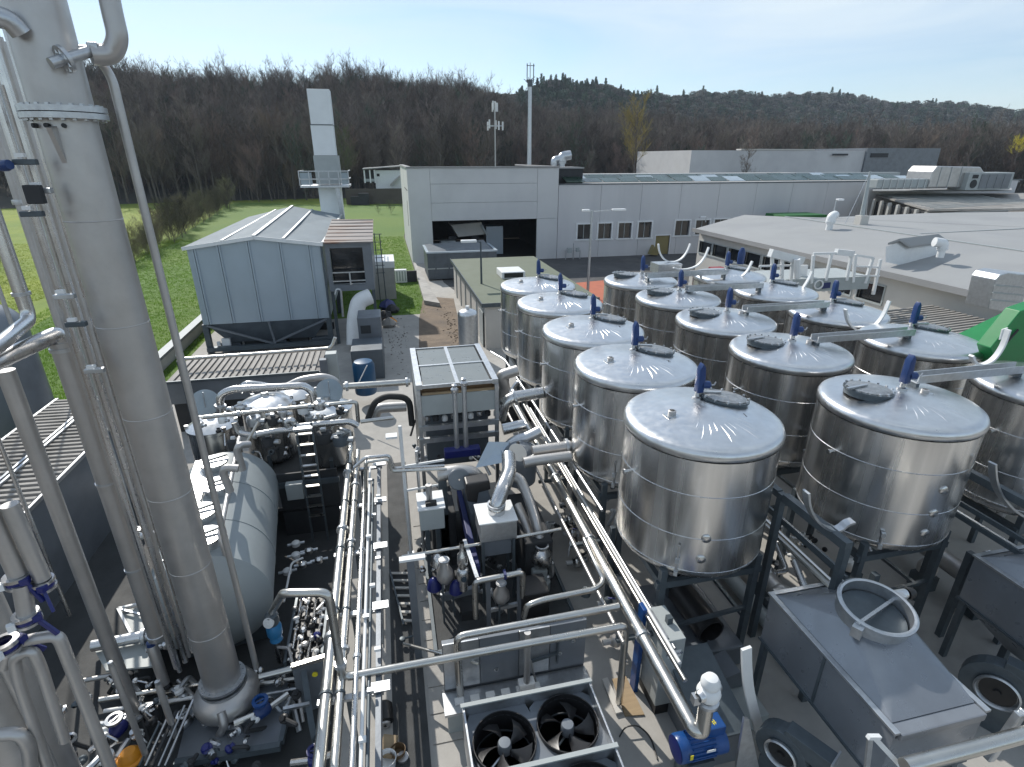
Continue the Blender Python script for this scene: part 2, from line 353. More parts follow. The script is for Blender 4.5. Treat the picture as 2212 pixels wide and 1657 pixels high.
# ---- bare trees: variants of trunk + crown; the front rows stand as things, the wood behind is one mass
def bare_tree(seed, h, spread=.23, dens=1.0, start=.25, ivy=False):
    q = random.Random(seed); tr = MB(); cr = MB()
    def twig(p, d, ln, wd):
        d = d.normalized(); s = d.orthogonal().normalized(); s = Matrix.Rotation(q.uniform(0, 6.3), 3, d) @ s
        cr.add([p - s * wd, p + s * wd, p + d * ln], [(0, 1, 2)])
    pts = [Vector((0, 0, -.4))]; x = Vector((0, 0, 0))
    for i in range(1, 6):
        x = x + Vector((q.uniform(-.02, .02) * h, q.uniform(-.02, .02) * h, h * .19)); pts.append(x.copy())
    r0 = h * .0095; rr = [r0 * (1.15 - .19 * i) for i in range(6)]
    tr.tube(pts, rr, 5, False)
    def at(t):
        t *= 5; i = min(4, int(t)); return pts[i].lerp(pts[i + 1], t - i)
    for i in range(int(17 * dens)):
        t = q.uniform(start, 1); p = at(t); a = q.uniform(0, 6.28); e = q.uniform(.7, 1.5)
        d = Vector((math.cos(a), math.sin(a), e)).normalized(); ln = h * spread * (1.25 - .75 * t) * q.uniform(.7, 1.25)
        mid = p + d * ln * .5 + Vector((0, 0, ln * .04)); d2 = (d + Vector((0, 0, .55))).normalized(); end = mid + d2 * ln * .6
        tr.tube([p, mid, end], [r0 * .33, r0 * .2, r0 * .06], 3, False)
        for j in range(16):
            u = q.uniform(.2, 1); b = p.lerp(mid, u * 2) if u < .5 else mid.lerp(end, u * 2 - 1)
            dd = (d2 + Vector((q.uniform(-1, 1), q.uniform(-1, 1), q.uniform(-.3, 1.0))) * .9).normalized(); l2 = ln * q.uniform(.25, .55)
            twig(b, dd, l2, h * .0017)
            for k in range(6):
                v = q.uniform(.2, .95); d3 = (dd + Vector((q.uniform(-1, 1), q.uniform(-1, 1), q.uniform(-.2, 1))) * .8).normalized()
                twig(b + dd * l2 * v, d3, l2 * q.uniform(.3, .7), h * .0014)
    if ivy:
        for i in range(520):
            t = q.uniform(.05, .8); p = at(t); a = q.uniform(0, 6.28); rr_ = h * .035 * q.uniform(.2, 1.2)
            p = p + Vector((math.cos(a) * rr_, math.sin(a) * rr_, 0)); s = h * .011
            cr.add([p + Vector([q.uniform(-s, s) for _ in range(3)]) for _ in range(3)], [(0, 1, 2)])
    return tr, cr
VAR = []; GRP = 'bare trees at the edge of the wood'
LAB = ['slender leafless brown tree at the edge of the wood', 'tall leafless grey-brown tree with spreading twigs at the edge of the wood', 'leafless reddish-brown tree at the edge of the wood', 'dark ivy-clad bare tree at the edge of the wood', 'narrow bare tree with upright boughs at the edge of the wood', 'short wide leafless tree at the edge of the wood']
SPEC = [(17, .27, 1.2, .2, 'twig', 0), (19, .32, 1.2, .25, 'twig', 0), (15, .34, 1.2, .16, 'twigred', 0), (16, .25, 1.0, .2, 'evergreen', 1), (18, .2, 1.1, .2, 'twig', 0), (12, .42, 1.2, .08, 'twigred', 0)]
for i, (h, sp, de, st, m, iv) in enumerate(SPEC):
    a_ = R(-20 + i * 3.7); rr_ = foot(a_) + 2
    loc = (math.sin(a_) * rr_, math.cos(a_) * rr_, hill_z(a_, rr_) - .2)
    t = T('bare_tree', LAB[i], 'tree', loc, 0, GRP); tr, cr = bare_tree(50 + i, h, sp, de, st, iv)
    o1 = tr.build('trunk', MT['bark'], t, local=True, smooth=False); o2 = cr.build('crown', MT[m], t, local=True, smooth=False)
    VAR.append((t, o1, o2))
W_ = [.25, .22, .15, .15, .15, .08]
for k in range(230):
    px = rng.uniform(215, 2260) if k % 3 else rng.uniform(215, 1100)
    a = az(px); r = foot(a) + (k % 4) * 5 + rng.uniform(-2.5, 4); v = int(rng.choice(6, p=W_)); s = rng.uniform(.72, 1.12)
    c = dup(VAR[v][0], (math.sin(a) * r, math.cos(a) * r, hill_z(a, r) - .3), rng.uniform(0, 6.28)); c.scale = (s, s, s * rng.uniform(.9, 1.15))
def gn_mass(name, pts, var, rot, scl, sources):
    """one object: its points carry copies of the source trees"""
    me = bpy.data.meshes.new(name); me.from_pydata([tuple(p) for p in pts], [], [])
    me.attributes.new('var', 'INT', 'POINT').data.foreach_set('value', np.array(var, dtype=np.int32))
    me.attributes.new('rotz', 'FLOAT', 'POINT').data.foreach_set('value', np.array(rot, dtype=np.float32))
    me.attributes.new('scl', 'FLOAT', 'POINT').data.foreach_set('value', np.array(scl, dtype=np.float32))
    o = tag(link(bpy.data.objects.new(name, me)), kind='stuff')
    g = bpy.data.node_groups.new(name, 'GeometryNodeTree'); g.interface.new_socket('Geometry', in_out='INPUT', socket_type='NodeSocketGeometry'); g.interface.new_socket('Geometry', in_out='OUTPUT', socket_type='NodeSocketGeometry')
    gi = g.nodes.new('NodeGroupInput'); go = g.nodes.new('NodeGroupOutput'); jn = g.nodes.new('GeometryNodeJoinGeometry'); l = g.links.new
    def attr(nm, ty):
        a = g.nodes.new('GeometryNodeInputNamedAttribute'); a.data_type = ty; a.inputs['Name'].default_value = nm; return a.outputs['Attribute']
    av, ar, asc = attr('var', 'INT'), attr('rotz', 'FLOAT'), attr('scl', 'FLOAT')
    cx = g.nodes.new('ShaderNodeCombineXYZ'); l(ar, cx.inputs['Z'])
    for i, parts in enumerate(sources):
        ji = g.nodes.new('GeometryNodeJoinGeometry')
        for p in parts:
            oi = g.nodes.new('GeometryNodeObjectInfo'); oi.transform_space = 'ORIGINAL'; oi.inputs['Object'].default_value = p; oi.inputs['As Instance'].default_value = False; l(oi.outputs['Geometry'], ji.inputs[0])
        cmp = g.nodes.new('FunctionNodeCompare'); cmp.data_type = 'INT'; cmp.operation = 'EQUAL'; l(av, cmp.inputs[2]); cmp.inputs[3].default_value = i
        ip = g.nodes.new('GeometryNodeInstanceOnPoints'); l(gi.outputs[0], ip.inputs['Points']); l(cmp.outputs[0], ip.inputs['Selection']); l(ji.outputs[0], ip.inputs['Instance'])
        l(cx.outputs[0], ip.inputs['Rotation']); l(asc, ip.inputs['Scale']); l(ip.outputs[0], jn.inputs[0])
    l(jn.outputs[0], go.inputs[0]); md = o.modifiers.new('scatter', 'NODES'); md.node_group = g; return o
P_, V_, RT, S_ = [], [], [], []
for k in range(6200):
    a = rng.uniform(R(-48), R(62)); u = rng.random() ** .85; r = foot(a) + 12 + u * 92
    P_.append((math.sin(a) * r, math.cos(a) * r, hill_z(a, r) - .4)); V_.append(rng.choice(6, p=W_)); RT.append(rng.uniform(0, 6.28)); S_.append(rng.uniform(.6, 1.0) * (1.06 if rng.random() < .1 else 1))
gn_mass('forest', P_, V_, RT, S_, [(v[1], v[2]) for v in VAR])
# ---- two crown shapes for the far hills, each standing once as a thing on the crest
def leafy(seed, conifer, n=420):
    q = random.Random(seed); tr = MB().tube([(0, 0, -.5), (0, 0, 5)], [.3, .2], 5, False); cr = MB()
    for i in range(n):
        if conifer:
            t = q.random() ** .8; z = 1.5 + 12 * t; rad = 2.6 * (1 - t) ** .8 * (.75 + .35 * math.sin(t * 40)) + .15
        else:
            z = q.uniform(2, 9.5); e = 1 - ((z - 5.8) / 4) ** 2; rad = 4.2 * math.sqrt(max(.03, e)) * (.7 + .3 * math.sin(z * 3 + q.random() * 3))
        a = q.uniform(0, 6.28); rad *= q.uniform(.6, 1.05); p = Vector((math.cos(a) * rad, math.sin(a) * rad, z)); s = .62
        cr.add([p + Vector([q.uniform(-s, s) for _ in range(3)]) for _ in range(3)], [(0, 1, 2)])
    return tr, cr
FV = []
for i, (con, lab, px, m) in enumerate(((True, 'dark pointed conifer on the crest of the wooded hill behind the mast', 1222, 'evergreen'), (False, 'round dark tree on the far hill crest at the right of the mast hill', 1470, 'evergreen'), (False, 'round brown leafless tree on the long far ridge', 1750, 'hillwood'))):
    a = az(px); r = fdist(a) - 6; t = T('hill_tree', lab, 'tree', (math.sin(a) * r, math.cos(a) * r, far_z(a, r) - .5)); tr, cr = leafy(5 + i, con)
    FV.append((tr.build('trunk', MT['bark'], t, local=True, smooth=False), cr.build('crown', MT[m], t, local=True, smooth=False)))
P_, V_, RT, S_ = [], [], [], []
for k in range(9000):
    a = rng.uniform(R(-30), R(62)); q = fdist(a); r = q * rng.uniform(.6, 1.03)
    c = .22 if az(1120) < a < az(1420) else .02
    P_.append((math.sin(a) * r, math.cos(a) * r, far_z(a, r) - 1.0)); V_.append(0 if rng.random() < c else (1 if rng.random() < .35 else 2)); RT.append(rng.uniform(0, 6.28)); S_.append(rng.uniform(.75, 1.15) * (1 if q < 600 else 1.25))
gn_mass('far_wood', P_, V_, RT, S_, FV)
# ---- single trees and shrubs that stand out
def special(name, lab, cat, loc, h, spread, dens, start, m, seed, group=None, s=1):
    t = T(name, lab, cat, loc, 0, group); tr, cr = bare_tree(seed, h, spread, dens, start); tr.build('trunk', MT['bark'], t, local=True, smooth=False); cr.build('crown', MT[m], t, local=True, smooth=False); return t
g = uz(1372, 395, 0); a = math.atan2(g.x, g.y)
special('budding_tree', 'yellow-green budding tree behind the long flat roof', 'tree', (math.sin(a) * 140, math.cos(a) * 140, 0), 21, .3, 1.7, .3, 'twigyellow', 201)
special('yellow_bush', 'yellowish bush beside the white chimney at the edge of the wood', 'bush', uz(640, 428, 0), 12, .34, 1.6, .1, 'twigyellow', 202)
special('olive_bush', 'dark olive bush right of the white chimney', 'bush', uz(752, 432, 0), 15, .3, 1.6, .1, 'twiggreen', 203)
b0 = special('thicket_bush', 'big brown leafless bush in front of the wood', 'bush', uz(560, 436, 0), 10, .55, 2.2, .06, 'twigred', 204, 'brown bushes along the foot of the wood')
for k in range(15):
    px = 300 + k * 24 + rng.uniform(-8, 8); c = dup(b0, uz(px, rng.uniform(426, 436), 0) , rng.uniform(0, 6.28)); s = rng.uniform(.75, 1.5) * (1.1 if 420 < px < 620 else .8); c.scale = (s, s, s)
s0 = special('hedge_shrub', 'leafless shrub in the row along the field edge', 'shrub', h0.lerp(h1, .02), 3.0, .6, 3.2, .0, 'hedge', 205, 'bare shrubs along the field edge')
s1 = special('hedge_shrub', 'leafless shrub in the row along the field edge', 'shrub', h0.lerp(h1, .12), 3.8, .5, 3.4, .0, 'hedge', 206, 'bare shrubs along the field edge')
for k in range(34):
    t = .05 + .9 * k / 34; s = rng.uniform(.55, 1.15) * (.75 if t < .2 else 1.1); c = dup(s0 if k % 2 else s1, h0.lerp(h1, t * .93) + Vector((rng.uniform(-.8, .8), rng.uniform(-1, 1), 0)), rng.uniform(0, 6.28)); c.scale = (s, s, s)
special('hedge_tree', 'small bare tree at the far end of the shrub row', 'tree', uz(497, 452, 0), 5.5, .38, 2, .12, 'hedge', 207)
special('leaning_sapling', 'bare sapling rising from the middle of the shrub row', 'tree', uz(437, 470, 0), 5.0, .42, 1.2, .2, 'hedge', 208)
special('field_sapling', 'lone thin leaning sapling in the far field', 'tree', uz(305, 417, 0), 6, .3, .8, .35, 'bark', 209)
for i, (x, y, h) in enumerate(((818, 462, 1.6), (845, 462, 2.2), (870, 458, 1.8))):
    special('low_bush', ['low scrubby bush on the lawn nearest the chimney', 'middle scrubby bush on the lawn by the hall', 'scrubby bush against the side of the white hall'][i], 'bush', uz(x, y, 0), h, .6, 1.3, .05, 'twiggreen', 211 + i)
special('yellow_tree', 'bright yellow flowering bush at the right edge behind the roofs', 'bush', uy(2192, 352, 110), 5, .5, 1.6, .1, 'yellow', 215)
special('field_twigs', 'bare twigs of a young shrub at the left edge of the field', 'shrub', uz(18, 600, 0), 2.8, .5, .8, .1, 'hedge', 216)
# ================================================================== BUILDINGS
def wall_holes(mb, axis, pos, th, u0, u1, z0, z1, holes):
    """wall slab with openings: axis 'y' faces -Y at y=pos, axis 'x' faces -X at x=pos"""
    us = sorted({u0, u1, *[h for q in holes for h in q[:2] if u0 < h < u1]}); zs = sorted({z0, z1, *[h for q in holes for h in q[2:4] if z0 < h < z1]})
    for a, b in zip(us, us[1:]):
        for c, d in zip(zs, zs[1:]):
            m, n = (a + b) / 2, (c + d) / 2
            if any(q[0] < m < q[1] and q[2] < n < q[3] for q in holes): continue
            if axis == 'y': mb.box((a, pos, c), (b, pos + th, d))
            else: mb.box((pos, a, c), (pos + th, b, d))
    return mb
FY = 54.2
hall = T('factory_hall', 'tall white factory hall with big open doorway and joined panel front', 'building', (9.5, FY, 0))
def hz(px, py, Y=FY): return uy(px, py, Y).z
HX = [2.3, 4.37, 14.62, 16.75]; zt = 8.62; zd = 3.95; z1 = hz(1040, 396.5); z2 = hz(1040, 437)
for lo, hi in (((HX[0], 0), (HX[1] - .02, zt)), ((HX[1], zd), (HX[2], z2 - .02)), ((HX[1], z2), (HX[2], z1 - .02)), ((HX[1], z1), (HX[2], zt)), ((HX[2] + .02, 0), (HX[3], zd - .01)), ((HX[2] + .02, zd + .01), (HX[3], zt))):
    MB().box((lo[0], FY, lo[1]), (hi[0], FY + .25, hi[1])).build('panel', MT['facade'], hall, bevel=.012)
MB().box((HX[0], FY + .26, 0), (HX[0] + .3, 72, zt)).build('side_wall', MT['facade'], hall)
MB().box((HX[0] - .02, 57.5, 3.2), (HX[0] + .01, 57.75, 5.6)).box((HX[0] - .02, 55.5, 6.6), (HX[0] + .01, 62, 6.68)).build('side_slit', MT['dark'], hall)
MB().box((HX[0] - .08, FY - .08, zt + .003), (HX[3] + .05, FY + .4, zt + .14)).box((HX[0] - .08, FY + .4, zt + .003), (HX[0] + .4, 72, zt + .14)).box((HX[3] - .3, FY + .4, zt + .003), (HX[3] + .05, 72, zt + .14)).build('roof_edge', MT['flatroof'], hall)
MB().box((HX[0] + .3, FY + .26, zt - .4), (HX[3] - .01, 71.9, zt - .2)).build('roof', MT['flatroof'], hall)
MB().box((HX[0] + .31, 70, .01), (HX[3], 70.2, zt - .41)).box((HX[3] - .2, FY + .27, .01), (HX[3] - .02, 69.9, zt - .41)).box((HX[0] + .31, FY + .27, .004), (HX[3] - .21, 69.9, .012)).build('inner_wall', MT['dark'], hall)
low = T('long_factory_wing', 'long low white factory wing with small square windows and solar panels on its roof', 'building', (35, FY, 0))
zl = 7.05
wins = []
for a, b, c, d in ((1248, 1275, 485, 516), (1293, 1319, 483, 515), (1337, 1362, 482, 514), (1380, 1405, 480, 513), (1460, 1487, 477, 508), (1504, 1529, 476, 506), (1544, 1569, 474, 504), (1586, 1610, 473, 500), (1660, 1683, 472, 498)):
    p, q = uy(a, c, FY), uy(b, d, FY); wins.append((p.x, q.x, q.z, p.z))
door_h = (uy(1417, 508, FY).x, uy(1443, 550, FY).x, 0.0, 1.95)
edges = [HX[3] + .03] + [21.2 + 4.35 * i for i in range(13)]
for a, b in zip(edges, edges[1:]):
    hs = [h for h in wins + [door_h] if h[1] > a and h[0] < b]
    wall_holes(MB(), 'y', FY, .25, a + .015, b - .015, 0, zl, hs).build('panel', MT['facadelow'], low, smooth=False)
for h in wins:
    f = MB()
    for lo, hi in (((h[0] - .16, h[3]), (h[1] + .16, h[3] + .14)), ((h[0] - .16, h[2]), (h[0], h[3])), ((h[1], h[2]), (h[1] + .16, h[3])), ((h[0] - .26, h[2] - .14), (h[1] + .26, h[2]))):
        f.box((lo[0], FY - .07, lo[1]), (hi[0], FY + .06, hi[1]))
    fr = f.build('window', MT['white'], low, smooth=False)
    MB().box((h[0] - .1, FY + .17, h[2] - .1), (h[1] + .1, FY + .2, h[3] + .1)).build('pane', MT['glass'], fr)
    MB().box(((h[0] + h[1]) / 2 - .03, FY + .13, h[2]), ((h[0] + h[1]) / 2 + .03, FY + .168, h[3])).build('mullion', MT['lightgrey'], fr)
MB().box((door_h[0] + .03, FY + .1, .02), (door_h[1] - .03, FY + .15, 1.93)).build('door', MT['yellowdoor'], low)
MB().box((door_h[0] - .1, FY - .03, 0.01), (door_h[0], FY + .1, 2.05)).box((door_h[1], FY - .03, 0.01), (door_h[1] + .1, FY + .1, 2.05)).box((door_h[0], FY - .03, 1.95), (door_h[1], FY + .1, 2.05)).build('door_frame', MT['white'], low)
MB().box((HX[3] + .05, FY - .05, zl + .003), (74, FY + .35, zl + .1)).build('roof_edge', MT['frame'], low)
MB().box((HX[3] + .05, FY + .26, zl - .25), (74, 96, zl - .05)).build('roof', MT['flatroof'], low)
MB().box((HX[3] + .06, FY + .5, .01), (73.9, FY + .6, zl - .26)).build('inner_wall', MT['dark'], low)
# solar panels along the roof: tilted tables in rows
for r_ in range(3):
    for i in range(22):
        x0 = 18.2 + i * 2.05 + rng.uniform(0, .1); y0 = FY + 2.2 + r_ * 4.5; tl = .28 + .2 * rng.random()
        MB().prism([(x0, y0, zl + .12), (x0 + 1.9, y0, zl + .12), (x0 + 1.9, y0 + 1.7, zl + .12 + tl), (x0, y0 + 1.7, zl + .12 + tl)], (0, -.02, .04)).build('solar_panel', MT['panel_pv'] if rng.random() < .8 else MT['skyglass'], low)
MB().box((17.2, FY + 17, zl - .04), (74, FY + 18.2, zl + .5)).build('parapet', MT['lightgrey'], low)
t = T('roof_plant_box', 'dark flat ventilation box behind the top corner of the tall hall', 'vent', (18.4, FY + 5, zl))
MB().box((17.2, FY + 4, zl - .04), (20.6, FY + 8, zl + 1.4)).build('case', MT['dark'], t); MB().box((17.1, FY + 3.9, zl + 1.4), (20.7, FY + 8.1, zl + 1.55)).build('lid', MT['flatroof'], t)
def cowl(name, lab, c, s, m='galv', az_=0):
    t = T(name, lab, 'vent', c, az_); MB().lathe([(.28 * s, 0), (.28 * s, .7 * s), (.45 * s, .75 * s)], (0, 0, 0), 16).build('vent_pipe', MT[m], t, local=True)
    MB().tube(fillet([(0, 0, .6 * s), (0, 0, 1.15 * s), (.75 * s, 0, 1.25 * s)], .5 * s), .38 * s, 12).build('cowl_head', MT[m], t, local=True); return t
cowl('vent_cowl', 'small grey curved vent cowl left of its neighbour on the hall roof', uy(1197, 357, 62) + Vector((0, 0, -.6)), 1.0)
cowl('vent_cowl', 'round-mouthed pale vent cowl on the hall roof just right of the mast', uy(1213, 357, 62) + Vector((0, 0, -.6)), 1.3)
def quad_box(mb, pts, d): return mb.prism(pts, d)
# things inside the big doorway
t = T('press_machine', 'cream slanted machine inside the dark open doorway', 'machine', (7.8, 58, 0))
MB().prism([uy(974, 486, 57), uy(1040, 480, 57), uy(1048, 506, 57), uy(990, 512, 57)], (0, 2.5, 0)).build('hood', MT['cream'], t)
MB().box((6.2, 57.4, 0.02), (7, 59, 2.1)).box((8.6, 57.4, 0.02), (9.3, 59, 2.1)).build('leg', MT['dark'], t); MB().bar(uy(1040, 486, 56.9), uy(1052, 508, 56.9), .3, .2).build('arm', MT['lightgrey'], t)
t = tag(MB().box((5, 56.4, 0.02), (8.2, 58, 1.35)).box((5.3, 56.5, 1.35), (6.8, 57.8, 1.75)).build('work_bench', MT['lightgrey'], bevel=.03), 'grey bench piled with boxes at the left inside the open doorway', 'bench')
tag(MB().box((10.2, 58, 0.02), (12.0, 59.5, 2.9)).build('storage_cabinet', MT['silopanel'], bevel=.03), 'grey-blue tall cabinet inside the dark doorway', 'cabinet')
tag(MB().box((7.6, 55.9, 0.02), (10.2, 57, .8)).build('pallet_stack', MT['deepblue'], bevel=.03), 'low dark blue stack on the floor inside the doorway', 'pallet')
# dark skip in front of the doorway
c0 = uz(926, 607, 0); t = T('skip_container', 'dark grey waste container with pale rim in front of the open doorway', 'container', (c0.x + 2.8, c0.y + 1.2, 0))
ztop = zat(c0, 548); y0, y1 = c0.y, c0.y + 4.2; x0, x1 = c0.x, c0.x + 5.8
MB().box((x0, y0, .12), (x1, y0 + .08, ztop)).box((x0, y0 + .081, .12), (x0 + .08, y1, ztop)).box((x1 - .08, y0 + .081, .12), (x1, y1, ztop)).box((x0 + .081, y1 - .08, .12), (x1 - .081, y1, ztop)).box((x0 + .081, y0 + .081, .12), (x1 - .081, y1 - .081, .2)).build('body', MT['silodark'], t, smooth=False)
MB().box((x0 - .08, y0 - .08, ztop), (x1 + .08, y0 + .14, ztop + .12)).box((x0 - .08, y0 + .14, ztop), (x0 + .14, y1, ztop + .12)).box((x1 - .14, y0 + .14, ztop), (x1 + .08, y1, ztop + .12)).build('rim', MT['silopanel'], t, smooth=False)
MB().prism([(x0 + .1, y0 + .1, ztop - .15), (x1 - .1, y0 + .1, ztop - .15), (x1 - .4, y1, ztop + .35), (x0 + .1, y1, ztop + .1)], (0, 0, .05)).build('cover_sheet', MT['greypaint'], t)
for i in range(5): MB().box((x0 + .6 + i * 1.1, y0 - .06, .2), (x0 + .72 + i * 1.1, y0 - .001, ztop)).build('rib', MT['silodark'], t)
MB().box((x0, y0 - .05, ztop * .42), (x1, y0 - .002, ztop * .46)).build('rail', MT['lightgrey'], t)
# low shed with olive roof
zs = 2.5
a, b, c, d = uz(986, 560, zs), uz(1158, 552, zs), uz(1229, 612, zs), uz(1030, 648, zs)
X0, X1, Y0, Y1 = 4.6, 10.9, 27.4, 41.3
t = T('olive_shed', 'long low shed with flat olive-green roof and skylight behind the tanks', 'shed', ((X0 + X1) / 2, (Y0 + Y1) / 2, 0))
MB().box((X0 + .12, Y0 + .12, 0), (X1 - .12, Y1 - .12, zs - .12)).build('wall', MT['cream'], t)
MB().box((X0 - .05, Y0 - .05, zs - .118), (X1 + .05, Y1 + .05, zs)).build('roof', MT['greenroof'], t)
MB().box((X0 - .1, Y0 - .1, zs - .16), (X0 - .051, Y1 + .1, zs + .05)).box((X0 - .05, Y0 - .1, zs - .16), (X1 + .05, Y0 - .051, zs + .05)).build('roof_trim', MT['frame'], t)
for i in range(6): MB().box((X0 + .06, Y0 + .5 + i * 2.3, 0.01), (X0 + .119, Y0 + .62 + i * 2.3, zs - .12)).build('pilaster', MT['lightgrey'], t)
MB().box((X0 + .03, 27.9, 0.02), (X0 + .118, 29.0, 1.9)).build('door', MT['lightgrey'], t)
k = uz(1103, 596, zs); sk = MB().box((k.x - .75, k.y - .9, zs + .002), (k.x + .75, k.y + .9, zs + .42)).build('skylight', MT['white'], t, bevel=.05); MB().prism([(k.x - .6, k.y - .93, zs + .08), (k.x + .6, k.y - .93, zs + .08), (k.x + .6, k.y - .93, zs + .36), (k.x - .6, k.y - .93, zs + .36)], (0, .02, 0)).build('pane', MT['glass'], sk)
# ---- low grey-roofed buildings on the right
EX, EZ = 24.75, 4.0
t = T('grey_roof_hall', 'low hall with a wide pale grey roof and a strip of windows beside the tanks', 'building', (30, 32, 0))
wn = []
for q in ((1513, 1536, 520, 547), (1542, 1568, 527, 556), (1576, 1605, 535, 567), (1611, 1640, 543, 577), (1650, 1678, 553, 589)):
    p0, p1 = ux(q[0], q[2], EX + .4), ux(q[1], q[3], EX + .4); wn.append((p1.y, p0.y, min(p1.z, p0.z - .9), p0.z))
for i in range(4): wn.append((wn[-1][0] - 2.1, wn[-1][0] - .45, wn[-1][2], wn[-1][3]))
wall_holes(MB(), 'x', EX + .4, .25, 16.2, 41.6, 0, EZ - .05, wn).build('wall', MT['cream'], t, smooth=False)
MB().box((EX + .4, 41.6, 0), (58, 41.85, EZ - .05)).box((EX + .4, 15.95, 0), (58, 16.199, EZ - .05)).box((EX + 1.2, 16.4, .01), (EX + 1.3, 41.4, EZ - .1)).build('end_wall', MT['cream'], t, smooth=False)
for q in wn:
    f = MB().box((EX + .33, q[0] - .08, q[2] - .1), (EX + .52, q[1] + .08, q[2])).box((EX + .33, q[0] - .08, q[3]), (EX + .52, q[1] + .08, q[3] + .06)).box((EX + .35, q[0] - .08, q[2]), (EX + .52, q[0], q[3])).box((EX + .35, q[1], q[2]), (EX + .52, q[1] + .08, q[3])).build('window', MT['lightgrey'], t, smooth=False)
    MB().box((EX + .55, q[0] - .05, q[2] - .05), (EX + .57, q[1] + .05, q[3] + .05)).build('pane', MT['glass'], f)
RX, RZ = 33.0, 4.75
MB().prism([(EX - .1, 15.8, EZ), (RX, 15.8, RZ), (RX, 42.0, RZ), (RX - 1.5, 45.4, RZ - .12), (EX - .1, 41.8, EZ)], (0, 0, .14)).build('roof', MT['lowroof'], t, smooth=False)
MB().prism([(RX + .01, 13, RZ + .02), (60, 13, 5.0), *[tuple(uz(*q)) for q in ((2330, 459, 5.1), (2004, 464, 4.95), (1792, 474, 4.85))], (RX + .01, 42.0, RZ + .02)], (0, 0, .14)).build('roof', MT['lowroof'], t, smooth=False)
MB().prism([(EX - .18, 15.7, EZ - .12), (EX - .101, 15.7, EZ - .12), (EX - .101, 42.1, EZ - .12), (EX - .18, 42.1, EZ - .12)], (0, 0, .3)).build('eaves', MT['flatroof'], t, smooth=False)
MB().box((RX - .06, 15.8, RZ + .145), (RX + .06, 41.9, RZ + .2)).build('roof_seam', MT['lightgrey'], t)
for i in range(3): MB().prism([(RX + 1, 20 + i * 10, RZ + .17), (58 + i * 5, 20.5 + i * 10, 5.16 + i * .05), (58 + i * 5, 20.62 + i * 10, 5.16 + i * .05), (RX + 1, 20.12 + i * 10, RZ + .17)], (0, 0, .03)).build('roof_seam', MT['lightgrey'], t)
# roof dormer, vents
Yd = uz(1950, 566, 4.42).y
dg = [uy(1915, 528, Yd), uy(1936, 520, Yd), uy(1957, 534, Yd), uy(1950, 569, Yd), uy(1914, 561, Yd)]
t = T('roof_dormer', 'white gabled skylight box on the pale grey roof', 'skylight', (dg[3].x, dg[3].y, EZ + .2))
MB().prism([p - Vector((0, 0, .12)) for p in dg], (3.6, .9, 0)).build('box', MT['white'], t, smooth=False)
MB().prism([dg[0] + Vector((-.08, -.15, 0)), dg[1] + Vector((0, -.15, .02)), dg[1] + Vector((0, -.15, .12)), dg[0] + Vector((-.08, -.15, .1))], (3.7, 1.1, 0)).prism([dg[1] + Vector((0, -.15, .02)), dg[2] + Vector((.1, -.15, -.02)), dg[2] + Vector((.1, -.15, .08)), dg[1] + Vector((0, -.15, .12))], (3.7, 1.1, 0)).build('cover', MT['lowroof'], t, smooth=False)
cowl('vent_cowl', 'fat white vent cowl just behind the gabled skylight box', uz(2030, 556, 4.75), .62, 'white', R(160))
cowl('vent_cowl', 'low white vent hood on the grey roof near the slanting white pole', uz(1790, 497, 4.7), .8, 'white', R(30))
t = T('leaning_pole', 'tall white leaning pole on a small base on the grey roof', 'pole', uz(1858, 488, 4.8)); p0 = uz(1858, 488, 4.8)
pt = uy(1880, 370, p0.y + .2); MB().tube([p0, p0.lerp(pt, .5), pt], [.2, .14, .07], 10).build('shaft', MT['lightgrey'], t); MB().cbox(p0 + Vector((0, 0, .35)), (.7, .6, .8)).build('base', MT['cream'], t)
for dx in (-.9, .9): MB().tube([pt, p0 + Vector((dx, .5, .1))], .02, 5).build('stay_wire', MT['galv'], t)
def lamp(name, lab, foot, ytop, arms, r=.06, m='galv'):
    foot = Vector(foot); zt_ = zat(foot, ytop); t = T(name, lab, 'lamp post', foot)
    MB().tube([foot, foot + Vector((0, 0, zt_ - foot.z))], [r * 1.2, r * .7], 10).build('post', MT[m], t)
    for dx, ln in arms:
        MB().bar((foot.x + dx * .1, foot.y, zt_ - .06), (foot.x + dx, foot.y, zt_), .06, .06).build('arm', MT[m], t); MB().cbox((foot.x + dx + math.copysign(ln / 2, dx), foot.y, zt_ + .02), (ln, .34, .14)).build('lamp_head', MT['white'], t, bevel=.03)
    return t
lamp('street_lamp', 'tall lamp post with two flat heads in front of the white wing', uz(1269, 640, 0), 455, [(-.2, .5), (1.5, 1.0)], .09)
lamp('street_lamp', 'short dark lamp post with one flat head at the corner of the olive shed', uz(1042, 700, 0), 521, [(-.25, .9)], .07, 'frame')
lamp('street_lamp', 'thin round-headed lamp post between the green tarpaulin and the leaning pole', uz(1795, 485, 4.6), 432, [(.1, .5)], .06)
lamp('wall_lamp', 'small white lamp on a bracket right of the windows of the white wing', uy(1524, 480, 53.2), 469, [(-.1, .6)], .04)
tag(quad_box(MB(), [uy(1688, 486, 49), uy(1697, 466, 49), uy(1787, 464, 49), uy(1790, 482, 49)], (0, 3, 0)).build('green_tarpaulin', MT['tarp']), 'bright green tarpaulin-covered heap showing behind the grey roof', 'tarpaulin')
tag(MB().prism([uy(1404, 550, 53.2), uy(1421, 552, 53.2), uy(1413, 530, 53.2)], (0, .6, 0)).build('yellow_bag', MT['yellowdoor']), 'yellowish sack leaning beside the mustard door', 'bag')
t = T('yard_standpipe', 'grey pipe rack with valve standing against the white wing', 'standpipe', uz(1238, 560, 0)); q = uz(1238, 560, 0)
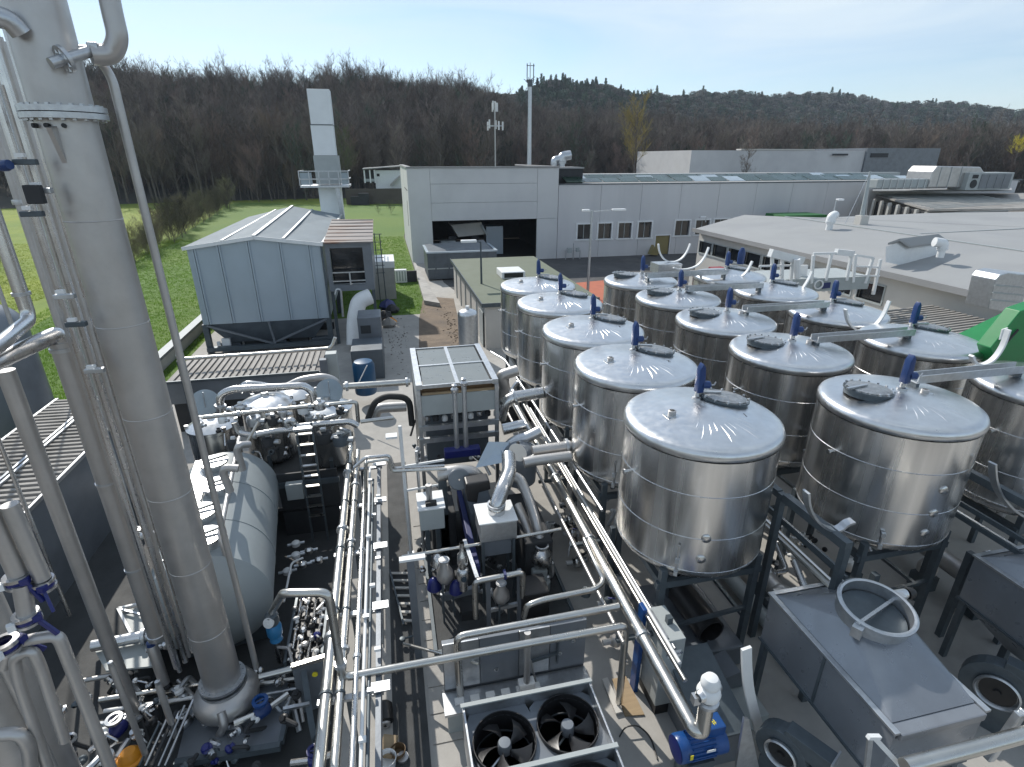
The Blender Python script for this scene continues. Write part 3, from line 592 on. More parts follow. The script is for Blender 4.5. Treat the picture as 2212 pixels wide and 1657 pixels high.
MB().tube([q, q + Vector((0, 0, 1.6))], .05, 8).tube([q + Vector((-.8, 0, 0)), q + Vector((-.8, 0, .9)), q + Vector((.7, 0, .9)), q + Vector((.7, 0, 0))], .05, 8).build('pipes', MT['galv'], t); MB().cbox(q + Vector((-.45, -.1, .9)), (.4, .3, .5)).cbox(q + Vector((.4, -.1, .95)), (.3, .3, .4)).build('valve_box', MT['lightgrey'], t)
# rooftop machinery on the far right
t = T('roof_duct', 'long square grey air duct lying on the far right roof', 'duct', uy(1960, 408, 50)); a, b = uy(1882, 397, 50), uy(2030, 397, 50)
MB().box((a.x, 49.2, a.z - .45), (b.x, 50.4, a.z + .45)).build('duct_run', MT['lightgrey'], t, bevel=.1)
for i in range(8): MB().box((a.x + .6 + i * .85, 49.13, a.z - .5), (a.x + .68 + i * .85, 50.45, a.z + .5)).build('joint', MT['galv'], t)
t = T('air_plenum', 'big round-shouldered grey metal plenum on the far right roof', 'duct', uy(2040, 408, 50)); a, b = uy(1986, 405, 50), uy(2098, 405, 50)
MB().prism([Vector((a.x, 49, a.z)), Vector((b.x + .2, 49, a.z)), Vector((b.x, 49, a.z + 1.4)), Vector((b.x - .8, 49, a.z + 2.0)), Vector((a.x + .5, 49, a.z + 2.1)), Vector((a.x + .1, 49, a.z + 1.6))], (0, 3, 0)).build('shell', MT['dull'], t, smooth=False, bevel=.12)
for i in range(3): MB().box((a.x + 1 + i * 1.3, 48.96, a.z), (a.x + 1.06 + i * 1.3, 48.999, a.z + 2)).build('seam', MT['lightgrey'], t)
t = T('chiller_unit', 'grey louvred air-conditioning unit at the right end of the roof plant', 'air conditioner', uy(2130, 412, 49)); a, b = uy(2084, 411, 48.5), uy(2180, 411, 48.5)
MB().box((a.x, 48.5, a.z), (b.x, 50.5, a.z + 1.7)).build('case', MT['lightgrey'], t, bevel=.03)
for i in range(4): MB().box((a.x + 1.6 + i * 1.0, 48.45, a.z + .15), (a.x + 2.5 + i * 1.0, 48.499, a.z + 1.55)).build('louvre', MT['greypaint'], t)
MB().lathe([(.42, 0), (.42, .05), (0, .05)], (a.x + .85, 48.5, a.z + .6), 16, (0, -1, 0)).build('fan', MT['dark'], t); MB().box((a.x + .5, 48.45, a.z + 1.15), (a.x + 1.2, 48.499, a.z + 1.5)).build('hatch', MT['dark'], t)
t = T('far_shed', 'long low shed with ribbed roof and open dark bays right of the leaning pole', 'shed', (48, 48, 0))
zs2 = 5.6
MB().prism([uz(1884, 421, zs2), uz(2005, 456, zs2 - .5), uz(2400, 450, zs2 - .5), uz(2400, 418, zs2)], (0, 0, .12)).build('roof', MT['corr'], t, smooth=False)
a, b = uz(1890, 430, zs2 - .2), uz(2003, 458, zs2 - .5)
for i in range(7):
    p = a.lerp(b, i / 6); MB().box((p.x, p.y, 3.5), (p.x + .25, p.y + .25, p.z)).build('post', MT['cream'], t)
MB().prism([a + Vector((.6, .5, -.3)), b + Vector((.6, .5, -.1)), Vector((b.x + .6, b.y + .5, 3)), Vector((a.x + .6, a.y + .5, 3))], (.3, .1, 0)).build('back_wall', MT['dark'], t)
MB().prism([uz(1885, 414, 6.2), uz(2185, 413, 6.2), uz(2185, 408, 6.2), uz(1885, 409, 6.2)], (0, 0, .1)).build('upper_roof', MT['lowroof'], t)
MB().prism([uz(2005, 456, 5.2), uz(2400, 449, 5.2), uz(2400, 449, 4.2), uz(2005, 456, 4.2)], (0, .2, 0)).build('front_wall', MT['concrete'], t)
for i in range(14): p = uz(1900 + 9 * i, 424 + 2.3 * i, zs2 - .02 - .02 * i); MB().bar(p + Vector((0, 0, .14)), p + Vector((14, 3, .2)), .06, .05).build('roof_rib', MT['lightgrey'], t)
# ---- far buildings beyond the wing
t = T('far_warehouse', 'wide hazy grey warehouse far behind the long wing, with small dark doors', 'building', uz(1800, 352, 4)); Yf = 128
a, b, c = uy(1490, 361, Yf), uy(1862, 361, Yf), uy(2018, 361, Yf)
MB().box((a.x, Yf, 0), (b.x, Yf + 30, uy(1600, 325, Yf).z)).build('wall', MT['facade'], t, smooth=False); MB().box((b.x + .02, Yf - .5, 0), (c.x, Yf + 30, uy(1900, 320, Yf).z)).build('side_block', MT['greypaint'], t, smooth=False)
for q, m in (((1795, 1828, 332, 336), 'dark'), ((1878, 1915, 331, 340), 'dark')): MB().box((uy(q[0], q[2], Yf).x, Yf - .7, uy(q[0], q[3], Yf).z), (uy(q[1], q[2], Yf).x, Yf - .51, uy(q[0], q[2], Yf).z)).build('doorway', MT[m], t)
MB().box((uy(1600, 330, Yf).x, Yf - .1, uy(1600, 324.5, Yf).z), (uy(1758, 330, Yf).x, Yf + 2, uy(1600, 321.5, Yf).z)).build('roof_edge', MT['cream'], t)
special('pale_tree', 'pale leafless tree against the wall of the far grey warehouse', 'tree', (uy(1612, 355, 125).x, 124, 0), 12, .25, 1.6, .1, 'twig', 221)
t = T('far_house', 'white two-storey house with open loggia behind the left side of the factory hall', 'house', uz(825, 410, 0)); Yh = 134
def hx(px): return uy(px, 390, Yh).x
def hzz(py): return uy(825, py, Yh).z
MB().box((hx(811), Yh, 0), (hx(868), Yh + 10, hzz(368))).build('wall', MT['white'], t); MB().prism([(hx(785), Yh - 1, hzz(366)), (hx(872), Yh - 1, hzz(360)), (hx(872), Yh - 1, hzz(358)), (hx(785), Yh - 1, hzz(364))], (0, 12, 0)).build('roof', MT['flatroof'], t)
for px in (787, 799, 809): MB().box((hx(px), Yh - .5, hzz(395)), (hx(px) + .3, Yh - .2, hzz(367))).build('post', MT['white'], t)
MB().box((hx(787), Yh + 2, hzz(395)), (hx(811), Yh + 2.3, hzz(368))).build('loggia_back', MT['dark'], t); MB().box((hx(786), Yh - .4, hzz(392)), (hx(811), Yh - .3, hzz(386))).build('railing', MT['lightgrey'], t); MB().box((hx(815), Yh - .06, hzz(381)), (hx(821), Yh - .01, hzz(375))).build('window', MT['glass'], t)
MB().prism([(hx(842), Yh - 1.5, hzz(402)), (hx(864), Yh - 1.5, hzz(383)), (hx(864), Yh - 1.5, hzz(379)), (hx(842), Yh - 1.5, hzz(398))], (0, 1.4, 0)).build('stair', MT['concrete'], t)
tag(MB().box((hx(745), Yh - 3, 0), (hx(870), Yh - 2.6, hzz(406))).build('farm_wall', MT['earth']), 'low dark wall in front of the white house', 'wall')
tag(MB().box((hx(773), Yh - 5, 0), (hx(794), Yh - 3.4, 2.4)).cbox((hx(768), Yh - 4.2, .9), (2.4, 1.4, 1.8)).build('parked_trailer', MT['dark']), 'dark trailer parked by the low wall near the white house', 'trailer')
t = T('distant_long_shed', 'low pale shed roof at the far left edge of the wood', 'shed', uz(280, 412, 0)); a = uz(232, 415, 0); b = uz(330, 415, 0); MB().box((a.x, a.y, 0), (b.x, a.y + 6, 4.5)).build('wall', MT['dark'], t); MB().box((a.x - 1, a.y - .5, 4.5), (b.x, a.y + 6, 5.0)).build('roof', MT['lightgrey'], t)
# ---- masts
q = uy(1143, 359, 68); zb = q.z; t = T('antenna_mast', 'tall grey mast with antenna frame rising behind the factory hall', 'mast', (q.x, 68, 0))
zm = uy(1143, 135, 68).z; zp = uy(1143, 178, 68).z
MB().tube([(q.x, 68, 0), (q.x, 68, zp)], [.32, .2], 12).build('pole', MT['galv'], t); MB().tube([(q.x, 68, zp), (q.x, 68, zm)], .05, 6).build('tip', MT['dull'], t)
for dx in (-.35, .4): MB().tube([(q.x + dx, 68, zm - 2.0), (q.x + dx, 68, zm - .1)], .05, 5).build('antenna_rod', MT['dark'], t)
for z_ in (zm - .3, zm - 1.7): MB().bar((q.x - .4, 68, z_), (q.x + .5, 68, z_), .06, .06).build('antenna_bracket', MT['dark'], t)
for k in range(6): a_ = k * 1.05; MB().bar((q.x, 68, zp + .1 * k - .3), (q.x + .75 * math.cos(a_), 68 + .75 * math.sin(a_), zp + .1 * k), .05, .05).build('spur', MT['frame'], t)
MB().cbox((q.x, 68, zp - .1), (.5, .5, .7)).build('head_box', MT['frame'], t)
q = uy(1070, 350, 120); t = T('telecom_mast', 'slim telecom mast with white panel antennas standing before the wood', 'mast', (q.x, 120, 0)); zt2 = uy(1070, 222, 120).z
MB().tube([(q.x, 120, 0), (q.x, 120, zt2)], .15, 8).build('pole', MT['dull'], t)
for z_, rr_ in ((zt2 - .8, .5), (uy(1070, 272, 120).z, 1.6)):
    for k in range(5): a_ = k * 1.257; MB().cbox((q.x + rr_ * math.cos(a_), 120 + rr_ * math.sin(a_), z_ + .3 * (k % 2)), (.28, .2, 1.6)).build('panel_antenna', MT['white'], t)
    MB().lathe([(rr_ - .05, -.05), (rr_, -.05), (rr_, .05), (rr_ - .05, .05), (rr_ - .05, -.05)], (q.x, 120, z_), 14).build('ring', MT['galv'], t)
# ---- white chimney with platform
Yc = 46.5
def cx_(px, py): return uy(px, py, Yc)
p = cx_(716, 436); cz0 = 0; t = T('white_chimney', 'white rectangular chimney with railed platform behind the blue-grey silo house', 'chimney', (p.x, Yc, 0))
zpf = cx_(710, 404).z; zc1 = cx_(700, 336).z; zc2 = cx_(690, 270).z; zc3 = cx_(685, 192).z
def seg(nm, pa, pb, z0_, z1_, m, dp=.9): MB().box((pa, Yc, z0_), (pb, Yc + dp, z1_)).build(nm, MT[m], t, bevel=.02)
seg('stack_foot', cx_(690, 430).x, cx_(738, 430).x, 0, zpf, 'chimneywhite', 1.5); seg('stack_neck', cx_(679, 360).x, cx_(733, 360).x, zpf + .2, zc1, 'lightgrey', 1.4)
seg('stack_lower', cx_(674, 300).x, cx_(722, 300).x, zc1 + .01, zc2, 'chimneywhite', 1.4); seg('stack_upper', cx_(666, 230).x + .02, cx_(716, 230).x - .04, zc2 + .04, zc3, 'chimneywhite', 1.4)
MB().box((cx_(673, 300).x, Yc - .02, zc2 - .02), (cx_(722, 300).x, Yc + 1.42, zc2 + .035)).build('joint_band', MT['frame'], t)
pa, pb = cx_(652, 402).x, cx_(756, 402).x
MB().box((pa, Yc - .9, zpf), (pb, Yc + 2.2, zpf + .14)).build('platform', MT['galv'], t)
for z_ in (zpf + .6, zpf + 1.15):
    MB().bar((pa, Yc - .88, z_), (pb, Yc - .88, z_), .06, .06).bar((pa, Yc - .85, z_), (pa, Yc + 2.2, z_), .06, .06).bar((pb, Yc - .85, z_), (pb, Yc + 2.2, z_), .06, .06).build('handrail', MT['galv'], t)
for i in range(6): x_ = pa + (pb - pa) * i / 5; MB().box((x_ - .03, Yc - .91, zpf + .14), (x_ + .03, Yc - .85, zpf + 1.15)).build('baluster', MT['galv'], t)
for a_, b_ in ((pa, cx_(676, 380).x), (cx_(737, 380).x, pb)): MB().box((a_ + .06, Yc - .84, zpf + .2), (b_, Yc - .82, zpf + 1.05)).build('guard_sheet', MT['skyglass'], t)
MB().bar((pb - .5, Yc - .6, 0), (pb - .9, Yc - .6, zpf), .3, .06).build('cable_tray', MT['galv'], t)
# ---- blue-grey silo house on legs
t = T('silo_house', 'big blue-grey panelled silo house with hipped sheet roof standing on legs', 'silo', (-6.5, 37, 0))
Ys = 30.0
SX0, SX1 = -9.6, -3.3; SZ0, SZ1 = 1.55, 5.5; rid = uy(549, 511, Ys); Ye = 45.0
ribs = [uy(x, 620, Ys).x for x in (436, 489, 552, 618, 679)]
ed = [SX0] + ribs + [SX1]
for i, (a, b) in enumerate(zip(ed, ed[1:])):
    def tz(x): return (SZ1 + (rid.z - SZ1) * ((x - SX0) / (rid.x - SX0) if x < rid.x else (SX1 - x) / (SX1 - rid.x)))
    MB().prism([(a + .05, Ys, SZ0), (b - .05, Ys, SZ0), (b - .05, Ys, tz(b - .05) - .06), (a + .05, Ys, tz(a + .05) - .06)], (0, .12, 0)).build('panel', MT['silopanel'], t, smooth=False)
for x in ribs: MB().box((x - .09, Ys - .09, SZ0 + .02), (x - .012, Ys + .1, tz(x) - .08)).box((x + .012, Ys - .07, SZ0 + .02), (x + .09, Ys + .1, tz(x) - .08)).build('rib', MT['silopanel'], t, smooth=False)
MB().box((SX0, Ys + .121, SZ0), (SX0 + .12, Ye, SZ1 - .05)).build('side_wall', MT['silopanel'], t); MB().box((SX1 - .12, Ys + .121, SZ0), (SX1, Ye, SZ1 - .05)).build('side_wall', MT['silopanel'], t); MB().box((SX0 + .13, Ye - .12, SZ0), (SX1 - .13, Ye, SZ1 - .05)).build('back_wall', MT['silopanel'], t)
e1 = Vector((SX0 - .12, Ys - .14, SZ1 - .02)); e2 = Vector((SX1 + .12, Ys - .14, SZ1 - .02)); e3 = Vector((SX1 + .12, Ye, SZ1)); e4 = Vector((SX0 - .12, Ye, SZ1)); rg = Vector((rid.x, Ys - .14, rid.z + .02)); rg2 = Vector((rid.x - .2, Ye, rid.z + .3))
MB().add([e1, rg, rg2, e4, e1 - Vector((0, 0, .07)), rg - Vector((0, 0, .07)), rg2 - Vector((0, 0, .07)), e4 - Vector((0, 0, .07))], [(0, 1, 2, 3), (4, 5, 6, 7), (0, 1, 5, 4), (2, 3, 7, 6), (3, 0, 4, 7)]).build('roof_slope', MT['siloroof'], t, smooth=False)
MB().add([rg + Vector((.004, 0, 0)), e2, e3, rg2, rg - Vector((-.004, 0, .07)), e2 - Vector((0, 0, .07)), e3 - Vector((0, 0, .07)), rg2 - Vector((0, 0, .07))], [(0, 1, 2, 3), (4, 5, 6, 7), (0, 1, 5, 4), (2, 3, 7, 6), (1, 2, 6, 5)]).build('roof_slope', MT['siloroof'], t, smooth=False)
for A, B, s_ in ((rg, rg2, .16), (e1.lerp(rg, .55), e4.lerp(rg2, .62), .1), (rg.lerp(e2, .42), rg2.lerp(e3, .40), .12), (e2, e3, .14)): MB().bar(A + Vector((0, 0, .035)), B + Vector((0, 0, .035)), s_, .06).build('roof_seam', MT['galv'], t, smooth=False)
MB().bar(e1 + Vector((0, -.02, -.06)), rg + Vector((0, -.02, -.06)), .05, .17).bar(rg + Vector((0, -.02, -.06)), e2 + Vector((0, -.02, -.06)), .05, .17).build('verge', MT['white'], t, smooth=False)
hz0 = .4; MB().add([(SX0 + .15, Ys + .05, SZ0), (SX1 - .15, Ys + .05, SZ0), (SX1 - 1.0, Ys + .45, hz0), (SX0 + 1.0, Ys + .45, hz0), (SX0 + .15, Ye - .2, SZ0), (SX1 - .15, Ye - .2, SZ0), (SX1 - 1.0, Ye - .6, hz0), (SX0 + 1.0, Ye - .6, hz0)], [(0, 1, 2, 3), (0, 3, 7, 4), (1, 5, 6, 2), (3, 2, 6, 7)]).build('hopper', MT['silodark'], t, smooth=False)
for x in (SX0 + .1, SX1 - .1):
    for y in (Ys + .1, 37, Ye - .2): MB().box((x - .13, y - .13, 0), (x + .13, y + .13, SZ0)).build('leg', MT['frame'], t)
MB().bar((SX0 + .2, Ys - .02, SZ0 - .05), (rid.x, Ys - .02, .35), .1, .1).build('brace', MT['greypaint'], t); MB().bar((SX1 - .2, Ys - .02, SZ0 - .05), (rid.x, Ys - .02, .35), .1, .1).build('brace', MT['greypaint'], t); MB().bar((rid.x, Ys - .1, SZ0), (rid.x + .15, Ys - .1, .35), .1, .1).build('brace', MT['greypaint'], t)
MB().box((SX0, Ys - .2, .12), (SX1, Ys + .1, .34)).build('bottom_beam', MT['frame'], t)
MB().bar((SX1 + .01, Ys - .03, SZ0), (SX1 + .01, Ys - .03, SZ1), .1, .1).build('corner_trim', MT['frame'], t)
# control cabin with rusty roof against the silo house
kx0, kx1 = SX1 + .16, uy(806, 580, Ys).x; kz1 = uy(760, 524, Ys).z; kzb = uy(760, 628, Ys).z
t = T('control_cabin', 'glazed control cabin with rusty sheet roof on the right flank of the silo house', 'cabin', ((kx0 + kx1) / 2, Ys + 2.5, 0))
wall_holes(MB(), 'y', Ys, .12, kx0, kx1, kzb, kz1 - .02, [(kx0 + .22, kx1 - .45, kzb + .32, kz1 - .26)]).box((kx1 - .12, Ys + .121, kzb), (kx1, Ys + 6, kz1 - .02)).box((kx0, Ys + .121, kzb), (kx1 - .13, Ys + 6, kzb + .1)).build('wall', MT['frame'] if 0 else MT['greypaint'], t, smooth=False)
MB().prism([(kx0 - .02, Ys - .2, kz1), (kx1 + .12, Ys - .2, kz1 - .02), (kx1 + .12, Ys + 6.3, kz1 + .45), (kx0 - .02, Ys + 6.3, kz1 + .5)], (0, 0, .07)).build('roof', MT['rustroof'], t, smooth=False)
for i in range(7): MB().bar((kx0, Ys + .2 + i * .95, kz1 + .1 + i * .075), (kx1 + .1, Ys + .2 + i * .95, kz1 + .08 + i * .075), .03, .04).build('roof_lap', MT['rustroof'], t)
MB().box((kx0 + .2, Ys + .5, kzb + .3), (kx1 - .4, Ys + .52, kz1 - .2)).build('pane', MT['glass'], t)
for z_ in (kzb + .95, kzb + .5): MB().box((kx0 + .22, Ys - .02, z_), (kx1 - .45, Ys + .06, z_ + .06)).build('rail', MT['galv'], t)
MB().box(((kx0 + kx1) / 2 - .1, Ys - .03, kzb + .32), ((kx0 + kx1) / 2 - .03, Ys + .05, kzb + .95)).build('mullion', MT['galv'], t)
for x in (kx0 + .1, kx1 - .1): MB().box((x - .08, Ys + .2, 0), (x + .08, Ys + .36, kzb)).build('leg', MT['frame'], t)
pipe('white_bent_duct', 'fat pale bent duct dropping below the control cabin', [uy(800, 640, 29.8), uy(775, 650, 29.6), uy(766, 690, 29.4), uy(766, 745, 29.0)], .42, MT['white'], 'duct', .8, 14)
pipe('ladder_hoop', 'bent pale grab rail at the corner of the silo house', [uy(724, 636, 29.6), uy(727, 624, 29.6), uy(736, 625, 29.6), uy(741, 684, 29.6)], .06, MT['galv'], 'rail', .2, 6)
t = T('concrete_tower_block', 'grey concrete block with white top behind the control cabin', 'tank', uz(833, 648, 0)); q = uz(812, 648, 0); q2 = uz(857, 645, 0); zt_ = zat(q, 580)
MB().box((q.x, q.y, 0), (q2.x, q.y + 3, zt_)).build('body', MT['concrete'], t); MB().box((q.x - .04, q.y - .04, zt_), (q2.x + .04, q.y + 3.04, zat(q, 566))).build('top_block', MT['white'], t)
t = T('twin_tripod_mast', 'thin wire lattice mast beside the rusty cabin roof', 'mast', uz(822, 655, 0)); q = uz(822, 655, 0); zz = zat(q, 506)
for dx, dy in ((-.35, 0), (.35, 0), (0, .5)): MB().tube([q + Vector((dx * 1.2, dy, 0)), q + Vector((dx, dy, zz))], .035, 5).build('leg', MT['frame'], t)
for z_ in np.linspace(zz * .45, zz, 6): MB().bar(q + Vector((-.5, -.02, z_)), q + Vector((.5, -.02, z_)), .04, .04).build('crossbar', MT['frame'], t)
t = T('small_white_box', 'small white utility box on the kerb by the lawn', 'box', uz(868, 611, 0)); q = uz(868, 611, 0); MB().box((q.x - .5, q.y, 0), (q.x + .45, q.y + .5, 1.05)).build('case', MT['white'], t, bevel=.03)
for i in range(4): MB().box((q.x - .4 + i * .22, q.y - .03, .15), (q.x - .28 + i * .22, q.y - .001, .95)).build('slat', MT['lightgrey'], t)
a, b = uz(855, 615, 0), uz(925, 612, 0); tag(MB().box((a.x, a.y + .8, 0), (2.2, a.y + 1.05, .9)).build('kerb_wall', MT['dark']), 'dark low wall between the lawn and the concrete apron', 'wall')
q = uz(895, 612, 0); tag(MB().prism([(2.2, 38, 0), (3.2, 37, 0), (2.5, 53, 0), (2.3, 53.5, 0)], (0, 0, .3)).build('kerb', MT['slab']), 'pale concrete kerb at the foot of the white hall corner', 'kerb')
# retaining wall left, next to the lawn
a, b = uz(352, 778, .6), uz(438, 697, .6)
t = T('retaining_wall', 'long grey retaining wall with cap beam between lawn and yard', 'wall', (a.x, (a.y + b.y) / 2, 0)); MB().prism([(a.x - .4, 6, 0), (a.x - .15, 6, 0), (b.x - .15, 36, 0), (b.x - .4, 36, 0)], (0, 0, .6)).build('wall_body', MT['concrete'], t); MB().prism([(a.x - .5, 6, .6), (a.x - .05, 6, .6), (b.x - .05, 36, .6), (b.x - .5, 36, .6)], (0, 0, .14)).build('cap', MT['frame'], t)
# rubble and bags on the alley edge
for i, (x, y, r_, m, lab) in enumerate(((838, 668, .55, 'deepblue', 'dark blue rubbish bag at the foot of the concrete block'), (848, 675, .45, 'dark', 'black rubbish bag next to the blue one'), (832, 690, .5, 'dark', 'crumpled black sack below the rubbish bags'), (840, 705, .45, 'corr', 'grey-brown canvas bundle on the alley edge'), (847, 698, .3, 'orange', 'small orange-red rag on the alley edge'))):
    q = uz(x, y, 0); bm_ = MB(); pr_ = [(0, 0), (r_ * .8, .02), (r_, r_ * .4), (r_ * .7, r_ * .9), (r_ * .2, r_ * 1.15), (0, r_ * 1.2)]
    bm_.lathe(pr_, q, 14); bm_.v = [tuple(Vector(v) + Vector([rng.uniform(-.12, .12) * r_ for _ in range(3)])) if v[2] > .03 else v for v in bm_.v]; tag(bm_.build('rubbish_bag' if i < 3 else 'cloth_bundle', MT[m]), lab, 'bag' if i < 3 else 'cloth')
def rubble(nm, c, n, spread, m):
    mb = MB()
    for i in range(n):
        p = Vector((c[0] + rng.normal(0, spread[0]), c[1] + rng.normal(0, spread[1]), 0)); s = rng.uniform(.015, .06); mb.lathe([(0, 0), (s, s * .2), (s * .8, s * .7), (0, s)], p, 5)
    return tag(mb.build(nm, m, smooth=False), kind='stuff')
q = uz(860, 735, 0); rubble('rubble', q, 120, (.35, 2.6), MT['corr']); q = uz(985, 720, 0); rubble('gravel', q, 160, (.3, 3.0), MT['dirt'])

q = uz(1013, 770, 0); t = T('upright_silver_tank', 'small upright silver tank standing on the dirt road before the olive shed', 'tank', q); zt_ = zat(q, 676); r_ = 21.5 * pr((q.x, q.y, zt_))[2] / F
MB().lathe([(r_ * .9, .25), (r_, .3), (r_, zt_ - .1)], q, 32).build('shell', MT['galv'], t); MB().lathe([(r_ * 1.01, zt_ - .1), (r_ * 1.0, zt_), (r_ * .85, zt_ + .12), (r_ * .4, zt_ + .2), (0, zt_ + .22)], q, 32).build('lid', MT['lid'], t); MB().lathe([(r_ * .9, 0), (r_ * .9, .249)], q, 24).build('skirt', MT['frame'], t); MB().lathe([(.1, zt_ + .2), (.1, zt_ + .36), (0, zt_ + .37)], q, 12).build('cap', MT['white'], t)
t = T('feed_machinery', 'dark conveyor machinery filling the space under the silo house', 'machine', (-6.4, 32, 0))
for i in range(5): x = -9.1 + i * 1.15; MB().box((x, 30.5 + .1 * (i % 2), .1), (x + 1.0, 30.9, .35 + .1 * (i % 2))).build('housing', MT['dark' if i % 2 else 'silodark'], t, bevel=.05)
MB().box((-9.3, 33.2, .0), (-3.5, 33.4, .38)).build('back_sheet', MT['dark'], t); MB().box((-8.9, 30.1, .3), (-8.5, 30.3, .7)).box((-9.15, 30.1, .35), (-9.0, 30.25, .55)).build('white_motor_end', MT['white'], t)
# ================================================================== STEEL TANKS: three rows along the plant axis
TR, TZ0, TZ1 = 1.42, 2.42, 5.0
def tank_proto(kind):
    """kind 1: manhole behind right, agitator behind the centre; kind 2: manhole left, agitator near the centre"""
    t = T('steel_tank', 'x', 'tank', (0, 0, 0), 0, 'polished steel tanks standing in three rows')
    r = TR
    sh = MB().lathe([(0, TZ0 - .22), (r * .55, TZ0 - .17), (r * .82, TZ0 - .08), (r * .93, TZ0 + .02), (r * .978, TZ0 + .12), (r * .988, TZ0 + .2), (r * .988, TZ0 + .23), (r * .988, TZ1 - .14)], (0, 0, 0), 96).build('shell', MT['shell'], t)
    for z in (TZ0 + .20, TZ0 + .92, TZ0 + 1.78): MB().lathe([(r * .986, z - .012), (r * .993, z), (r * .986, z + .012)], (0, 0, 0), 72).build('weld_seam', MT['steel'], t)
    MB().lathe([(r * .99, TZ1 - .12), (r * 1.005, TZ1 - .09), (r * 1.008, TZ1 - .02), (r * .99, TZ1 + .045), (r * .95, TZ1 + .085), (r * .88, TZ1 + .10), (r * .6, TZ1 + .165), (r * .3, TZ1 + .225), (r * .1, TZ1 + .26), (0, TZ1 + .265)], (0, 0, 0), 72).build('lid', MT['lid'], t)
    def lz(x, y): q = math.hypot(x, y) / r; return TZ1 + .10 + (.88 - q) / .88 * .165
    # radial ridges added to shape the reflected fan of highlights below the apex
    cr = MB()
    for k in range(11):
        a = R(-128 + k * 8.5); q0, q1 = r * .07, r * (.62 + .24 * ((k * 37) % 10) / 10)
        p, q = Vector((q0 * math.cos(a), q0 * math.sin(a), 0)), Vector((q1 * math.cos(a), q1 * math.sin(a), 0)); p.z = lz(p.x, p.y) + .004; q.z = lz(q.x, q.y) + .002
        n = Vector((-math.sin(a), math.cos(a), 0)); cr.add([p - n * .004, p + n * .004, q + n * .04, q - n * .04, p.lerp(q, .8) + Vector((0, 0, .0175))], [(0, 4, 3), (0, 1, 4), (1, 2, 4), (3, 4, 2)])
    cr.build('glint_ridge', MT['lid'], t, smooth=False)
    mx_, my_, ma, mb_, th = (.62, .30, .43, .34, R(-24)) if kind == 1 else (-.56, .22, .46, .40, R(6))
    z = lz(mx_, my_); M = Matrix.Translation((mx_, my_, z)) @ Matrix.Rotation(R(5), 4, 'Y') @ Matrix.Rotation(th, 4, 'Z')
    def ell(prof, m, nm, par):
        k = MB().lathe(prof, (0, 0, 0), 30); k.v = [tuple(M @ Vector((v[0] * ma, v[1] * mb_, v[2]))) for v in k.v]; return k.build(nm, m, par, local=True)
    mh = ell([(1, -.05), (1.02, .05), (1.07, .05), (1.07, .085), (.93, .085)], MT['frame'], 'manhole', t)
    cv = ell([(.955, .07), (.95, .10), (.7, .125), (.35, .14), (0, .143)], MT['mesh_foil'], 'cover', mh)
    bl = MB()
    for k in range(12 if kind == 1 else 16):
        a = k * 6.283 / (12 if kind == 1 else 16); bl.cbox(M @ Vector((ma * 1.02 * math.cos(a), mb_ * 1.02 * math.sin(a), .10)), (.035, .035, .05), a)
    tag(bl.build('clamp_bolts', MT['galv'], mh, smooth=False), kind='stuff')
    hb = MB().bar(M @ Vector((-ma * 1.3, 0, .11)), M @ Vector((-ma * .2, 0, .17)), .05, .03).build('hinge', MT['galv'], mh)
    # blue agitator drive: tall narrow gearbox with a side handwheel on a stub
    bx, by = (.13, .44) if kind == 1 else (.06, .06)
    z = lz(bx, by); MB().lathe([(.10, -.02), (.10, .05), (.055, .07), (.05, .15), (.07, .17)], (bx, by, z), 14).build('stub', MT['steel'], t)
    ag = MB().prism([(bx - .055, by - .07, z + .15), (bx + .075, by - .07, z + .15), (bx + .085, by - .07, z + .42), (bx + .06, by - .07, z + .66), (bx + .005, by - .07, z + .74), (bx - .05, by - .07, z + .62)], (0, .14, 0)).lathe([(.075, 0), (.075, .13), (.05, .16), (0, .16)], (bx + .06, by - .02, z + .30), 14, (1, -.25, 0)).build('agitator_drive', MT['bluepaint'], t, bevel=.012)
    MB().tube([(bx + .2, by - .06, z + .3), (bx + .27, by - .08, z + .3), (bx + .3, by - .08, z + .36)], .014, 6).build('crank', MT['galv'], ag)
    # small vent nozzle, sampling cocks
    nx, ny = (-.66, -.06) if kind == 1 else (.42, -.12)
    nz = MB().cbox((nx, ny, lz(nx, ny) + .012), (.26, .2, .02), .1).build('nozzle_pad', MT['lid'], t); MB().lathe([(.07, -.02), (.075, .07), (.05, .08), (.045, .02), (0, .02)], (nx, ny, lz(nx, ny) + .02), 14).build('nozzle', MT['dull'], nz)
    if kind == 2:
        lx = .62
    for zz in (TZ0 + .5, TZ0 + .95, TZ0 + 1.45):
        if kind == 1 and zz > TZ0 + 1.3: continue
        a = R(-112 if kind == 1 else -98) + (zz - TZ0) * .06; p = Vector((math.cos(a) * r * .985, math.sin(a) * r * .985, zz)); d = Vector((math.cos(a), math.sin(a), 0))
        MB().lathe([(.085, -.01), (.085, .02), (.06, .035), (0, .04)], p, 16, d).build('port', MT['steel'], t)
    a = R(-126); p = Vector((math.cos(a) * r * .985, math.sin(a) * r * .985, 0)); d = Vector((math.cos(a), math.sin(a), 0))
    MB().tube([p + d * .05 + Vector((0, 0, TZ0 + .1)), p + d * .05 + Vector((0, 0, TZ0 + .75 if kind == 1 else TZ0 + .4))], .02, 6).build('level_tube', MT['dull'], t)
    for zz in (TZ0 + .15, TZ0 + .42): MB().cbox(p + d * .06 + Vector((0, 0, zz)), (.08, .07, .09), a).build('gauge_cock', MT['galv'], t)
